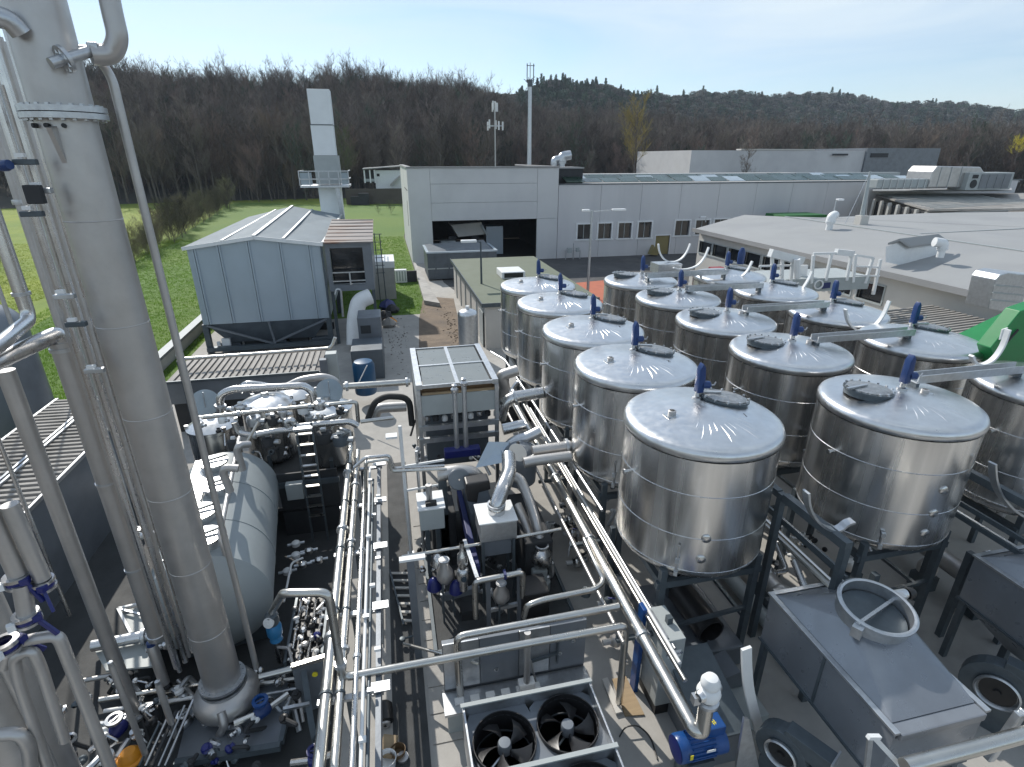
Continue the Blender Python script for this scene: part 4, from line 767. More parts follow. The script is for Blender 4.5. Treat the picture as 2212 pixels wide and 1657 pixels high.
    MB().tube([(-r * .99, -.15, TZ0 + 1.75), (-r * 1.10, -.17, TZ0 + 1.76)], .03, 8).lathe([(.05, 0), (.05, .03)], (-r * 1.08, -.17, TZ0 + 1.76), 10, (-1, 0, 0), True).build('side_nozzle', MT['steel'], t)
    for sx in (-1, 1):
        for sy in (-1, 1):
            MB().box((sx * .98 - .06, sy * .98 - .06, 0), (sx * .98 + .06, sy * .98 + .06, TZ0 + .08)).build('leg', MT['frame'], t, smooth=False)
    MB().lathe([(.12, TZ0 - .2), (.12, TZ0 - .45), (.2, TZ0 - .47), (.2, TZ0 - .53), (.1, TZ0 - .55), (.1, TZ0 - .8)], (0, 0, 0), 14).build('outlet', MT['steel'], t)
    fr = MB()
    for s_ in (-1, 1): fr.box((-1.1, s_ * .98 - .05, TZ0 - .34), (1.1, s_ * .98 + .05, TZ0 - .2)).box((s_ * .98 - .05, -.92, TZ0 - .34), (s_ * .98 + .05, .92, TZ0 - .2))
    fr.build('ring_beam', MT['frame'], t, smooth=False)
    MB().bar((-.98, -.98, 1.0), (.98, -.98, 1.2), .07, .07).bar((.98, -.98, .9), (.98, .98, .9), .07, .07).build('brace', MT['frame'], t, smooth=False)
    return t, (mx_, my_)
T1, _ = tank_proto(1); T2, _ = tank_proto(2)
def num(t, s, x, y, yaw=0):
    q = math.hypot(x, y) / TR; o = text(s, (0, 0, 0), (R(4), 0, yaw), .17, MT['black'], t, 'tank_number'); o.location = (x, y, TZ1 + .10 + (.88 - q) / .88 * .165 + .008)
ORD = ['front', 'second', 'third', 'fourth', 'rearmost']
ROWX = [5.45, 9.65, 13.6]; ROWY = [[8.19, 11.12, 13.97, 17.12, 19.92], [8.0, 11.2, 14.05, 16.93, 19.92], [8.0, 11.2, 14.1, 17.1, 20.0]]
RL = ['in the left row beside the pipework', 'in the middle row, manhole on the left of its lid', 'in the right row next to the corrugated roof']
TANK = {}
for r_ in range(3):
    for k in range(5):
        src = T2 if r_ == 1 else T1; lab = ('%s polished steel tank %s' % (ORD[k], RL[r_])); loc = (ROWX[r_], ROWY[r_][k], 0)
        if (r_, k) == (0, 0): T1.location = loc; T1['label'] = lab; t = T1; WL[T1] = Vector(loc)
        elif (r_, k) == (1, 0): T2.location = loc; T2['label'] = lab; t = T2; WL[T2] = Vector(loc)
        else: t = dup(src, loc, None, lab)
        TANK[r_, k] = t
for k, s in enumerate(('K1', 'K2', 'K3', 'K4', 'K5')):
    if k < 3: num(TANK[0, k], s, .58, -.36, R(-6))
# ---- walkway frames between the rows (dark posts and beams)
def frame(name, lab, posts, beams, m='frame', wd=.12):
    t = T(name, lab, 'frame', (posts[0][0].x, posts[0][0].y, 0))
    for p, z in posts: MB().box((p.x - wd / 2, p.y - wd / 2, 0), (p.x + wd / 2, p.y + wd / 2, z)).build('post', MT[m], t, smooth=False)
    for a, b, w_, h_ in beams: MB().bar(a, b, w_, h_).build('beam', MT[m], t, smooth=False)
    return t
V3 = Vector
frame('walkway_frame', 'dark steel frame between the front tanks of the left and middle rows', [(V3((6.95, 7.5, 0)), 3.6), (V3((6.98, 5.95, 0)), 3.55), (V3((6.95, 10.6, 0)), 3.4), (V3((8.1, 6.0, 0)), 2.0)],
      [((6.95, 10.6, 3.45), (6.95, 7.57, 3.55), .12, .14), ((6.97, 7.43, 3.55), (6.98, 5.9, 3.6), .14, .16), ((7.12, 10.4, 2.9), (7.12, 6.0, 2.95), .05, .09), ((7.24, 10.4, 2.75), (7.24, 6.0, 2.8), .05, .09)])
t = frame('walkway_frame', 'dark steel frame between the front tanks of the middle and right rows', [(V3((11.3, 7.6, 0)), 3.5), (V3((11.3, 5.7, 0)), 3.5), (V3((11.3, 10.6, 0)), 3.4), (V3((8.65, 6.62, 0)), 2.1), (V3((10.9, 6.62, 0)), 2.2)],
      [((11.3, 10.6, 3.45), (11.3, 7.67, 3.5), .12, .14), ((11.3, 7.53, 3.5), (11.3, 4.9, 3.5), .14, .16), ((11.12, 10.4, 2.9), (11.12, 5.0, 2.9), .05, .1), ((11.0, 10.4, 2.7), (11.0, 5.0, 2.7), .05, .1)])
for i, (x, lab) in enumerate(((7.08, 'bright'), (7.45, 'lower'))):
    for z in (2.55 - .25 * i,):
        pipe('conveying_pipe', '%s long straight thin pipe running under the left and middle tank rows' % lab, [(x, 4.6 + i, z), (x, 21, z)], .055, MT['steelrail'], n=8)
pipe('conveying_pipe', 'fat dull product pipe lying between the left and middle tank rows', [(7.75, 5.9, .7), (7.75, 20, .7)], .2, MT['dull'], n=12, flange=(.1, .2))
pipe('conveying_pipe', 'fat cream-grey product pipe on the floor left of the dull one', [(7.3, 6.2, .3), (7.3, 20, .3)], .17, MT['lightgrey'], n=12)
pipe('conveying_pipe', 'fat dull product pipe lying between the middle and right tank rows', [(12.0, 5.2, .9), (12.0, 20, .9)], .22, MT['dull'], n=12, flange=(.12, .22))
pipe('conveying_pipe', 'thin bright pipe under the right tank row', [(11.75, 4.0, 2.3), (11.75, 20, 2.3)], .05, MT['steelrail'], n=8)
# flat white bars bent into U-shaped guard hoops
def hoop(lab, pix, Y, wd=.10, th=.03, m='white', plane='y'):
    pts = [uy(x, y, Y) for x, y in pix] if plane == 'y' else [ux(x, y, Y) for x, y in pix]
    k = len(pts); fine = []
    for i in range(k - 1):
        p0, p1, p2, p3 = pts[max(i - 1, 0)], pts[i], pts[i + 1], pts[min(i + 2, k - 1)]
        for j in range(5):
            u = j / 5; fine.append(.5 * ((2 * p1) + (p2 - p0) * u + (2 * p0 - 5 * p1 + 4 * p2 - p3) * u * u + (3 * p1 - p0 - 3 * p2 + p3) * u ** 3))
    fine.append(pts[-1]); mb = MB(); D = V3((0, wd, 0)) if plane == 'y' else V3((wd, 0, 0))
    vs = []
    for i, p in enumerate(fine):
        d = (fine[min(i + 1, len(fine) - 1)] - fine[max(i - 1, 0)]).normalized(); nrm = D.normalized().cross(d) * th / 2
        vs += [p - D / 2 - nrm, p + D / 2 - nrm, p + D / 2 + nrm, p - D / 2 + nrm]
    n = len(fine); fs = [(i * 4 + j, i * 4 + (j + 1) % 4, i * 4 + 4 + (j + 1) % 4, i * 4 + 4 + j) for i in range(n - 1) for j in range(4)] + [(3, 2, 1, 0), (4 * n - 4, 4 * n - 3, 4 * n - 2, 4 * n - 1)]
    return tag(mb.add(vs, fs).build('guard_hoop', MT[m], smooth=True), lab, 'rail', 'curved guard hoops at the tank walkways')
hoop('curved grey hoop bar against the front tank of the middle row', [(1742, 1062), (1745, 1090), (1758, 1117), (1778, 1136), (1800, 1144), (1815, 1140), (1828, 1130), (1842, 1125)], 6.3, .14, .04, 'galv')
hoop('curved grey hoop bar at the right edge beside the front tank of the right row', [(2144, 1000), (2146, 1030), (2155, 1060), (2172, 1085), (2195, 1106), (2225, 1122)], 6.6, .14, .04, 'galv')
hoop('white U-shaped hoop over the third tank of the right row', [(1826, 668), (1832, 695), (1848, 712), (1868, 714), (1890, 703), (1908, 680), (1921, 650)], 12.6, .11, .05)
hoop('white U-shaped hoop on the walkway left of the white gantry', [(1665, 632), (1672, 642), (1690, 652), (1710, 648), (1730, 628), (1746, 604), (1754, 586)], 17, .11, .05)
hoop('white U-shaped hoop left of the window strip, nearer one', [(1512, 592), (1517, 603), (1535, 612), (1560, 611), (1590, 604), (1612, 588), (1625, 564)], 19.2, .11, .05)
hoop('white U-shaped hoop standing before the mustard door', [(1422, 527), (1425, 545), (1435, 560), (1452, 566), (1470, 560), (1483, 545), (1491, 526)], 22.5, .11, .05)
hoop('white curved hoop left of the first hall window, half hidden', [(1455, 578), (1470, 582), (1490, 580), (1508, 572), (1522, 555), (1531, 534)], 21, .11, .05)
hoop('long pale curved strip at the green machine on the right edge', [(2098, 768), (2105, 782), (2122, 788), (2145, 776), (2165, 748), (2178, 712)], 8.9, .11, .05)
# grey gangway beams from the middle row to the right row
for i, (pa, pb, lab) in enumerate((((1970, 823), (2203, 800), 'front grey channel beam reaching right from the front tank of the middle row'), ((1758, 737), (1955, 717), 'second grey channel beam between the tank rows'), ((1608, 672), (1788, 662), 'third grey channel beam between the tank rows'), ((1483, 628), (1640, 618), 'fourth grey channel beam between the tank rows'), ((1395, 599), (1560, 588), 'rearmost grey channel beam between the tank rows'))):
    a = uz(*pa, 5.3); b = uz(*pb, 5.3); b.y = a.y
    t = T('gangway_beam', lab, 'beam', (a.x, a.y, 5.2)); MB().bar(a, b, .26, .03).bar(a + V3((0, -.12, .075)), b + V3((0, -.12, .075)), .025, .15).bar(a + V3((0, .12, .075)), b + V3((0, .12, .075)), .025, .15).build('channel', MT['galv'], t, smooth=False)
    for u in (.02, .97): p = a.lerp(b, u); MB().box((p.x - .04, p.y - .1, 4.9), (p.x + .04, p.y + .1, 5.28)).build('foot', MT['frame'], t, smooth=False)
t = T('flat_grey_step', 'grey flat box step on the rear walkway before the hall', 'step', uz(1460, 585, 3)); a, b = uy(1423, 575, 22), uy(1474, 570, 22); MB().box((a.x, 22, a.z - .35), (b.x, 22.8, b.z)).build('top_plate', MT['galv'], t); MB().box((a.x + .1, 22.1, 0), (a.x + .2, 22.2, a.z - .35)).box((b.x - .2, 22.1, 0), (b.x - .1, 22.2, a.z - .35)).build('leg', MT['frame'], t)
# white gantry platform with frames behind the right rows
GY = 21.5
t = T('white_gantry', 'white steel gantry of open frames with a slanted base behind the tanks', 'gantry', uy(1780, 640, GY))
def gb(p, q, w_=.12, y0=0., y1=0., nm='frame_bar', m='white'): MB().bar(uy(*p, GY + y0), uy(*q, GY + y1), w_, w_ * .8, (0, 1, 0)).build(nm, MT[m], t, smooth=False)
MB().prism([uy(1757, 630, GY), uy(1874, 624, GY), uy(1882, 597, GY), uy(1700, 604, GY), uy(1668, 612, GY)], (0, 2.2, 0)).build('base_tray', MT['lightgrey'], t, smooth=False)
for p, q in (((1668, 548), (1668, 610)), ((1690, 560), (1688, 616)), ((1712, 566), (1706, 625)), ((1757, 552), (1752, 612)), ((1797, 545), (1783, 606)), ((1840, 548), (1828, 606)), ((1848, 550), (1842, 610)), ((1886, 556), (1868, 612)), ((1902, 560), (1886, 636))): gb(p, q, .13)
gb((1664, 546), (1733, 563), .34, nm='top_beam'); gb((1757, 548), (1842, 546), .1, nm='top_beam'); gb((1806, 544), (1842, 548), .26, nm='top_beam'); gb((1848, 551), (1886, 557), .1, nm='top_beam'); gb((1640, 575), (1720, 573), .08); gb((1844, 595), (1900, 596), .07); gb((1846, 575), (1896, 577), .07)
MB().tube([uy(1722, 560, GY - .3), uy(1722, 601, GY - .3)], .14, 8).build('round_post', MT['white'], t); MB().prism([uy(1724, 573, GY + .6), uy(1746, 573, GY + .6), uy(1742, 602, GY + .6), uy(1722, 602, GY + .6)], (0, .1, 0)).build('sheet', MT['white'], t)
WL[t] = V3(t.location); lo = uy(1768, 616, GY - .06); o = text('O', lo, (R(90), 0, R(-8)), .62, MT['white'], t, 'emblem', .03)
MB().prism([uy(1776, 612, GY - .05), uy(1795, 610, GY - .05), uy(1793, 622, GY - .05), uy(1776, 624, GY - .05)], (0, .03, 0)).build('blue_plate', MT['inkblue'], t)
tag(MB().lathe([(.16, 0), (.17, .5), (.13, .62), (.07, .75), (0, .76)], uy(1599, 570, 23), 12).build('blue_bottle_drive', MT['bluepaint']), 'small blue drive unit showing before the window strip', 'motor')
for i, (x, y, lab) in enumerate(((1505, 620, 'small pale control box behind the rearmost middle tank'), (1545, 612, 'red and grey box behind the rearmost middle tank'))):
    a = uy(x, y, 24.5); tag(MB().cbox(a, (.7, .5, 1.6)).build('control_box', MT['cream' if i == 0 else 'red'], bevel=.03), lab, 'box')
# corrugated lower roof at the far right
t = T('ribbed_roof_shed', 'low shed with grey ribbed metal roof right of the tanks', 'shed', (20, 17, 0))
A, B, C_, D_ = V3((16.2, 20.6, 2.6)), V3((24.6, 18.8, 3.0)), V3((24.6, 8, 3.0)), V3((16.2, 8, 2.6))
MB().prism([A, B, C_, D_], (0, 0, .08)).build('roof', MT['corr'], t, smooth=False); MB().box((16.3, 8.1, 0), (16.45, 20.3, 2.55)).box((16.46, 20.1, 0), (24.5, 20.25, 2.5)).build('wall', MT['cream'], t)
for i in range(46):
    y = 8.15 + i * .265; MB().prism([(16.15, y, 2.685), (24.65, y, 3.085), (24.65, y + .10, 3.085), (16.15, y + .10, 2.685)], (0, 0, .06)).build('rib', MT['corr'], t, smooth=False)
# big silver elbow duct on the ribbed roof
Ye_ = 13.6; pts = [uy(2158, 684, Ye_), uy(2164, 640, Ye_), uy(2172, 610, Ye_), uy(2200, 596, Ye_), uy(2290, 604, Ye_)]
t = T('elbow_duct', 'big square silver duct elbow rising from the ribbed roof', 'duct', pts[0]); ol = [uy(2122, 668, Ye_), uy(2138, 605, Ye_), uy(2148, 594, Ye_), uy(2165, 589, Ye_), uy(2260, 600, Ye_), uy(2260, 640, Ye_), uy(2213, 634, Ye_), uy(2200, 642, Ye_), uy(2192, 682, Ye_)]
MB().prism([p + V3((.25, 0, 0)) for p in ol], (0, .8, 0)).build('duct_shell', MT['galv'], t, smooth=False, bevel=.03)
for k in range(3): y_ = 616 + k * 16; MB().bar(uy(2148 - k * 4, y_, Ye_ - .02), uy(2212 - k * 3, y_ + 6, Ye_ - .02), .05, .03).build('joint', MT['lightgrey'], t)
# green harvest hopper at the right edge
Yg = 9.6
t = T('green_hopper', 'green painted machine arm with cut-outs at the right edge', 'machine', uy(2200, 760, Yg)); MB().prism([uy(2140, 752, Yg), uy(2205, 672, Yg), uy(2300, 640, Yg), uy(2300, 700, Yg), uy(2230, 740, Yg), uy(2195, 790, Yg), uy(2150, 790, Yg)], (0, .35, 0)).build('arm_plate', MT['green'], t, smooth=False, bevel=.02)
MB().prism([uy(2160, 768, Yg + .4), uy(2300, 700, Yg + .4), uy(2300, 860, Yg + .4), uy(2165, 830, Yg + .4)], (0, 1.4, 0)).build('body', MT['green'], t, smooth=False); MB().bar(uy(2175, 740, Yg - .03), uy(2200, 712, Yg - .03), .05, .02, (0, 1, 0)).build('slot', MT['dark'], t); MB().prism([uy(2166, 712, Yg - .04), uy(2178, 708, Yg - .04), uy(2170, 730, Yg - .04), uy(2160, 734, Yg - .04)], (0, .03, 0)).build('white_tab', MT['white'], t)
# ================================================================== LEFT SIDE: column, risers, vessels, pipe rack
def vpipe(name, lab, px, py, zb, ytop, r, m='dull', cat='pipe', flange=(), n=12, group=None):
    b = uz(px, py, zb); return pipe(name, lab, [b, b.lerp(Vector((b.x, b.y, zat(b, ytop))), .5), Vector((b.x, b.y, zat(b, ytop)))], r, MT[m], cat, .05, n, flange, group)
def ring(par, c, r, w_, h_, m='galv', nm='flange', bolts=0, n=28, axis=(0, 0, 1)):
    f = MB().lathe([(r, -h_ / 2), (r + w_, -h_ / 2), (r + w_, h_ / 2), (r, h_ / 2), (r, -h_ / 2)], c, n, axis).build(nm, MT[m], par)
    if bolts:
        b = MB(); ax = V3(axis).normalized(); u = ax.orthogonal().normalized(); v = ax.cross(u)
        for k in range(bolts): a = k * 6.283 / bolts; b.cbox(V3(c) + (u * math.cos(a) + v * math.sin(a)) * (r + w_ * .6), (.035, .035, h_ * 1.7))
        tag(b.build('bolts', MT['galv'], f, smooth=False), kind='stuff')
    return f
cb = uz(493, 1510, .5)                                    # foot of the big column
t = T('distillation_column', 'tall fat weathered steel column with bolted flange rising past the top of the picture', 'column', cb)
CR = .30; zf = zat(cb, 245)
MB().tube([(cb.x, cb.y, 1.0), (cb.x, cb.y, zf - .06)], CR, 56, False).build('shaft', MT['dull'], t); MB().tube([(cb.x, cb.y, zf + .06), (cb.x, cb.y, 13)], CR + .005, 56, False).build('upper_shaft', MT['dull'], t)
for z in (2.2, 3.55, 4.9, 6.2, 7.5, 8.8, 11.2): MB().lathe([(CR - .003, z - .012), (CR + .005, z), (CR - .003, z + .012)], (cb.x, cb.y, 0), 48).build('weld_seam', MT['dull'], t)
for z in (zf - .035, zf + .035): ring(t, (cb.x, cb.y, z), CR - .01, .13, .06, 'galv', 'flange', 22, 40)
ring(t, (cb.x, cb.y, 1.0), CR - .01, .09, .05, 'galv', 'base_flange', 18, 40); ring(t, (cb.x, cb.y, .9), CR - .01, .09, .05, 'galv', 'base_flange', 0, 40)
MB().lathe([(CR + .02, .88), (CR + .18, .80), (CR + .25, .66), (CR + .22, .5), (CR + .1, .40), (.2, .36), (0, .36)], (cb.x, cb.y, 0), 40).build('sump', MT['dull'], t)
MB().tube(fillet([V3((cb.x + .05, cb.y - CR - .18, .78)), V3((cb.x + .1, cb.y - CR - .3, .6)), V3((cb.x - .1, cb.y - CR - .2, .2))], .1), .07, 10).build('drain', MT['dull'], t)
for k in range(3): a = k * 2.1 + .6; MB().box((cb.x + .4 * math.cos(a) - .05, cb.y + .4 * math.sin(a) - .05, 0), (cb.x + .4 * math.cos(a) + .05, cb.y + .4 * math.sin(a) + .05, .55)).build('leg', MT['frame'], t)
gz = zat(cb, 300); a = R(-95); MB().prism([(cb.x + CR * math.cos(a), cb.y + CR * math.sin(a), gz + .12), (cb.x + CR * math.cos(a), cb.y + CR * math.sin(a), gz - .26), (cb.x + (CR + .11) * math.cos(a), cb.y + (CR + .11) * math.sin(a), gz + .1)], (.05, .0, 0)).build('lifting_lug', MT['dull'], t)
for a in (-130, -100, -72): MB().tube([(cb.x + (CR + .0) * math.cos(R(a)), cb.y + CR * math.sin(R(a)), zf - .14), (cb.x + (CR + .05) * math.cos(R(a)), cb.y + (CR + .05) * math.sin(R(a)), zf - .14)], .025, 8).build('eye_bolt', MT['dark'], t)
for dz in (.1, .25): MB().lathe([(CR - .001, -.012), (CR + .003, 0), (CR - .001, .012)], (cb.x, cb.y, 2.2 + dz), 48).build('scored_ring', MT['dull'], t)
# nozzle with flange and two elbows at the top right of the column
nc = uy(139, 128, cb.y - .30); d_ = (uy(192, 112, cb.y - .12) - nc).normalized()
t2 = T('vapour_pipe', 'rough grey elbow pipe leaving the column nozzle and turning up into the sky', 'pipe', nc)
ring(t2, nc, .03, .105, .04, 'galv', 'flange', 8, 24, d_); MB().tube([nc - d_ * .15, nc + d_ * .36], .055, 12).build('nozzle', MT['galv'], t2)
e0 = uy(196, 118, cb.y - .10); MB().tube(fillet([e0, uy(240, 120, cb.y), uy(256, 84, cb.y), uy(236, 0, cb.y), uy(216, -140, cb.y)], .28), .105, 14).build('elbow', MT['dull'], t2); MB().cbox(uy(203, 104, cb.y - .1), (.11, .1, .11)).build('instrument', MT['galv'], t2, bevel=.02)
rb = uz(554, 1443, .9); zt_ = zat(rb, 138)
dp = pipe('downcomer_pipe', 'thin grey downpipe running down the right side of the fat column', [uy(166, 108, rb.y - .1), uy(198, 108, rb.y), V3((rb.x, rb.y, zt_ - .12)), V3((rb.x, rb.y, .9))], .05, MT['dull'], bend=.14, n=12)
pz = uy(18, 58, cb.y - .35); tag(MB().tube(fillet([uy(-60, 30, cb.y - .45), uy(18, 40, cb.y - .4), uy(46, 72, cb.y - .34)], .1), [.12] * 8 if 0 else .10, 12).build('upper_elbow', MT['galv']), 'short crumpled foil-wrapped elbow entering the column at the top left corner', 'pipe')
# risers left of the column
vpipe('riser_pipe', 'slim grey riser hugging the left flank of the fat column', 345, 1200, 1.5, 90, .055, flange=(.3, .62), group='risers left of the column')
vpipe('riser_pipe', 'thin pale green tube left of the column', 300, 1150, 1.6, 170, .02, 'galv', group='risers left of the column', n=8)
vpipe('riser_pipe', 'thin bright tube second from the column', 262, 1040, 2.0, 150, .03, 'steel', group='risers left of the column', n=8)
vpipe('riser_pipe', 'medium grey riser with clamps in the middle of the riser bundle', 320, 1290, 1.3, 120, .06, 'dull', flange=(.25, .5, .8), group='risers left of the column')
q = uz(342, 1377, 1.75); zj = zat(q, 738); t = T('riser_pipe', 'fattest riser of the bundle, capped at its foot and elbowed to the left', 'pipe', q, 0, 'risers left of the column')
MB().tube([q, V3((q.x, q.y, zj))], .14, 20).build('pipe_run', MT['dull'], t); MB().lathe([(.14, 0), (.155, .01), (.155, .1), (.14, .11)], q + V3((0, 0, .0)), 20).build('cap', MT['galv'], t)
MB().tube(fillet([V3((q.x, q.y, zj - .05)), V3((q.x, q.y, zj + .12)), uz(0, 778, zj + .0), uz(-160, 850, zj)], .18), .105, 16).build('elbow', MT['steel'], t); ring(t, V3((q.x, q.y, zj - .1)), .13, .03, .05)
ring(t, V3((q.x, q.y, zat(q, 1040))), .135, .02, .03); ring(t, V3((q.x, q.y, zat(q, 1225))), .135, .02, .03)
q2 = q + V3((-.30, .05, 0)); zj2 = zat(q2, 690); t = T('riser_pipe', 'leftmost riser coming from above and bending to the left edge', 'pipe', V3((q2.x, q2.y, zj2)), 0, 'risers left of the column')
MB().tube(fillet([V3((q2.x, q2.y, 12)), V3((q2.x, q2.y, zj2)), uz(-10, 752, zj2 - .05), uz(-180, 840, zj2)], .16), .085, 14).build('pipe_run', MT['steel'], t); ring(t, V3((q2.x, q2.y, zj2 + .35)), .08, .025, .04)
q3 = uz(293, 1545, .4); t = T('riser_pipe', 'long straight grey riser standing on a round foot flange at the lower left', 'pipe', q3, 0, 'risers left of the column'); MB().tube([q3, V3((q3.x, q3.y, zat(q3, 800)))], .105, 16).build('pipe_run', MT['dull'], t); ring(t, q3 + V3((0, 0, .03)), .09, .1, .05, 'galv', 'foot_flange', 8)
for i, (px, py, zb, yt, r_) in enumerate(((205, 700, 5, 60, .040), (232, 840, 4, 80, .030), (150, 620, 6, 100, .05), (100, 560, 6.3, 180, .055), (60, 420, 7, 60, .04))):
    b = uz(342, 1377, 1.75); 
    k = uy(px, py, b.y - .1 * i + .1); vp_ = [k, V3((k.x, k.y, zat(k, yt)))]
    pipe('riser_pipe', ['thin riser between the middle riser and the column', 'hair-thin tube beside the fattest riser', 'slim riser left of the thin tubes', 'second slim riser from the left edge', 'slim riser at the upper left edge'][i], [V3((k.x, k.y, 1.2))] + vp_[1:], r_, MT['dull' if i % 2 else 'steel'], n=8, group='risers left of the column')
br = T('pipe_clamp_bracket', 'dark pipe bracket clamping the risers half way up', 'bracket', uy(90, 470, cb.y - .4)); c = uy(85, 462, cb.y - .45)
for i, (x, y) in enumerate(((70, 462), (88, 412), (55, 350), (140, 640), (165, 700), (205, 800))):
    p = uy(x, y, cb.y - .42); MB().cbox(p, (.22, .08, .06)).build('clamp', MT['galv' if i % 2 else 'frame'], br, bevel=.01); MB().cbox(p + V3((.0, -.06, .07)), (.09, .05, .04)).build('bolt_head', MT['white'], br)
p = uy(75, 420, cb.y - .5); tag(MB().cbox(p, (.16, .1, .2)).build('junction_box', MT['dark'], bevel=.015), 'small black junction box clipped to the risers at the upper left', 'box')
p = uy(2, 360, cb.y - .5); tag(MB().lathe([(.05, 0), (.06, .06), (.05, .12), (0, .12)], p, 14, (1, -.4, .2)).build('blue_plug', MT['bluepaint']), 'small blue cap on a pipe at the upper left edge', 'plug')
# second fat column at the lower left corner
c2 = uz(70, 1660, 2.2); t = T('second_column', 'wide smooth grey column at the lower left corner', 'column', (c2.x, c2.y, 0)); zt_ = zat(c2, 850)
MB().lathe([(.42, 0), (.42, zt_ - .1), (.38, zt_), (.2, zt_ + .1), (0, zt_ + .12)], (c2.x, c2.y, 0), 40).build('shaft', MT['dull'], t)
MB().tube([(c2.x + .4, c2.y - .22, .5), (c2.x + .4, c2.y - .22, zt_ - .5)], .05, 10).build('tube', MT['dull'], t)
# bent pipes with blue butterfly valves
YV = c2.y - .62
def bp(name, lab, pix, r, m='dull', Y=YV, **k): return pipe(name, lab, [uy(x, y, Y) for x, y in pix], r, MT[m], **k)
bp('bent_pipe', 'wide arched pipe in front of the second column at the lower left', [(262, 1720), (137, 1400), (125, 1372), (70, 1380), (22, 1396), (8, 1440)], .062, bend=.16, n=14)
bp('bent_pipe', 'inner arched pipe below the blue valves at the lower left', [(118, 1700), (40, 1470), (30, 1420), (70, 1402), (88, 1440), (140, 1600)], .055, Y=YV - .06, bend=.12, n=14)
bp('bent_pipe', 'short hooked pipe end at the bottom left corner', [(-40, 1590), (44, 1583), (62, 1612), (72, 1720)], .07, Y=YV - .15, bend=.12, n=14)
def bvalve(lab, x, y, Y, s=1.0, rz=0.0, m='deepblue'):
    c = uy(x, y, Y); t = T('butterfly_valve', lab, 'valve', c, rz)
    MB().lathe([(.075 * s, -.07 * s), (.125 * s, -.065 * s), (.13 * s, -.03 * s), (.10 * s, -.02 * s)], (0, 0, 0), 20).lathe([(.10 * s, .02 * s), (.13 * s, .03 * s), (.125 * s, .065 * s), (.075 * s, .07 * s)], (0, 0, 0), 20).build('clamp_rings', MT['steel'], t, local=True)
    MB().lathe([(.07 * s, -.05 * s), (.112 * s, -.028 * s), (.112 * s, .028 * s), (.07 * s, .05 * s)], (0, 0, 0), 20).build('body', MT[m], t, local=True)
    MB().bar((.08 * s, -.08 * s, .0), (.20 * s, -.16 * s, -.24 * s), .035 * s, .05 * s).cbox((.09 * s, -.09 * s, .02), (.08 * s, .08 * s, .07 * s)).build('lever', MT[m], t, local=True, smooth=False, bevel=.006); MB().cbox((-.13 * s, -.06 * s, .0), (.07 * s, .06 * s, .08 * s)).build('clamp_nut', MT['white'], t, local=True); return t
bvalve('blue butterfly valve with lever at the lower left, left of its twin', 39, 1252, YV + .1, .95, .2); bvalve('blue butterfly valve with long hanging lever at the lower left, right of its twin', 92, 1262, YV + .12, .9, -.3); bvalve('lower blue butterfly valve below the pair at the lower left', 58, 1335, YV, .95, .5); bvalve('blue butterfly valve half hidden at the left edge', 12, 1395, YV - .1, 1.0, 1.2)
pipe('valve_pipe', 'grey pipe stub rising from the left one of the twin blue valves', [uy(39, 1240, YV + .1), V3((uy(39, 1252, YV + .1).x, YV + .1, zat(uy(39, 1252, YV + .1), 1040)))], .085, MT['dull'], n=14); pipe('valve_pipe', 'grey pipe stub rising from the right one of the twin blue valves', [uy(92, 1250, YV + .12), V3((uy(92, 1262, YV + .12).x, YV + .12, zat(uy(92, 1262, YV + .12), 1090)))], .075, MT['dull'], n=14)
pipe('valve_pipe', 'short grey stub between the upper and lower blue valves', [uy(46, 1262, YV + .05), uy(58, 1330, YV)], .08, MT['dull'], n=14)
# floor fittings around the column foot
for i, (x, y, zb, yt, r_, lab) in enumerate(((355, 1475, .6, 1395, .09, 'short grey drum with blue cap beside the column foot'), (380, 1590, .4, 1480, .05, 'thin dark stand pipe left of the column foot'), (318, 1640, .5, 1440, .045, 'slim dark pipe at the bottom left of the column'))):
    b = uz(x, y, zb); t = T('stand_pipe', lab, 'pipe', b); zt_ = zat(b, yt); MB().lathe([(r_, 0), (r_, zt_ - zb), (r_ * .6, zt_ - zb + .05), (0, zt_ - zb + .06)], b, 16).build('body', MT['dull'], t); MB().lathe([(r_ * .85, 0), (r_ * .8, .07), (0, .09)], V3((b.x, b.y, zt_ + .02)), 14).build('cap', MT['bluepaint' if i == 0 else 'galv'], t)
def fitting(lab, x, y, z, s, m1, m2, rz=0.):
    c = uz(x, y, z); t = T('valve', lab, 'valve', c, rz); MB().lathe([(.05 * s, -.09 * s), (.08 * s, -.05 * s), (.08 * s, .05 * s), (.05 * s, .09 * s)], (0, 0, 0), 14, (1, .2, 0), True).build('body', MT[m1], t, local=True)
    MB().tube([(0, 0, .03 * s), (0, 0, .16 * s)], .018 * s, 8).build('stem', MT['galv'], t, local=True); MB().lathe([(.055 * s, .14 * s), (.09 * s, .145 * s), (.09 * s, .175 * s), (.055 * s, .18 * s), (.055 * s, .14 * s)], (0, 0, 0), 18).bar((-.07 * s, 0, .16 * s), (.07 * s, 0, .16 * s), .02 * s, .015 * s).build('handwheel', MT[m2], t, local=True)
    MB().tube([(-.09 * s, 0, 0), (-.3 * s, .02 * s, 0)], .04 * s, 8).build('stub', MT['steel'], t, local=True); MB().tube([(.09 * s, 0, 0), (.3 * s, .05 * s, 0)], .04 * s, 8).build('stub', MT['steel'], t, local=True); return t
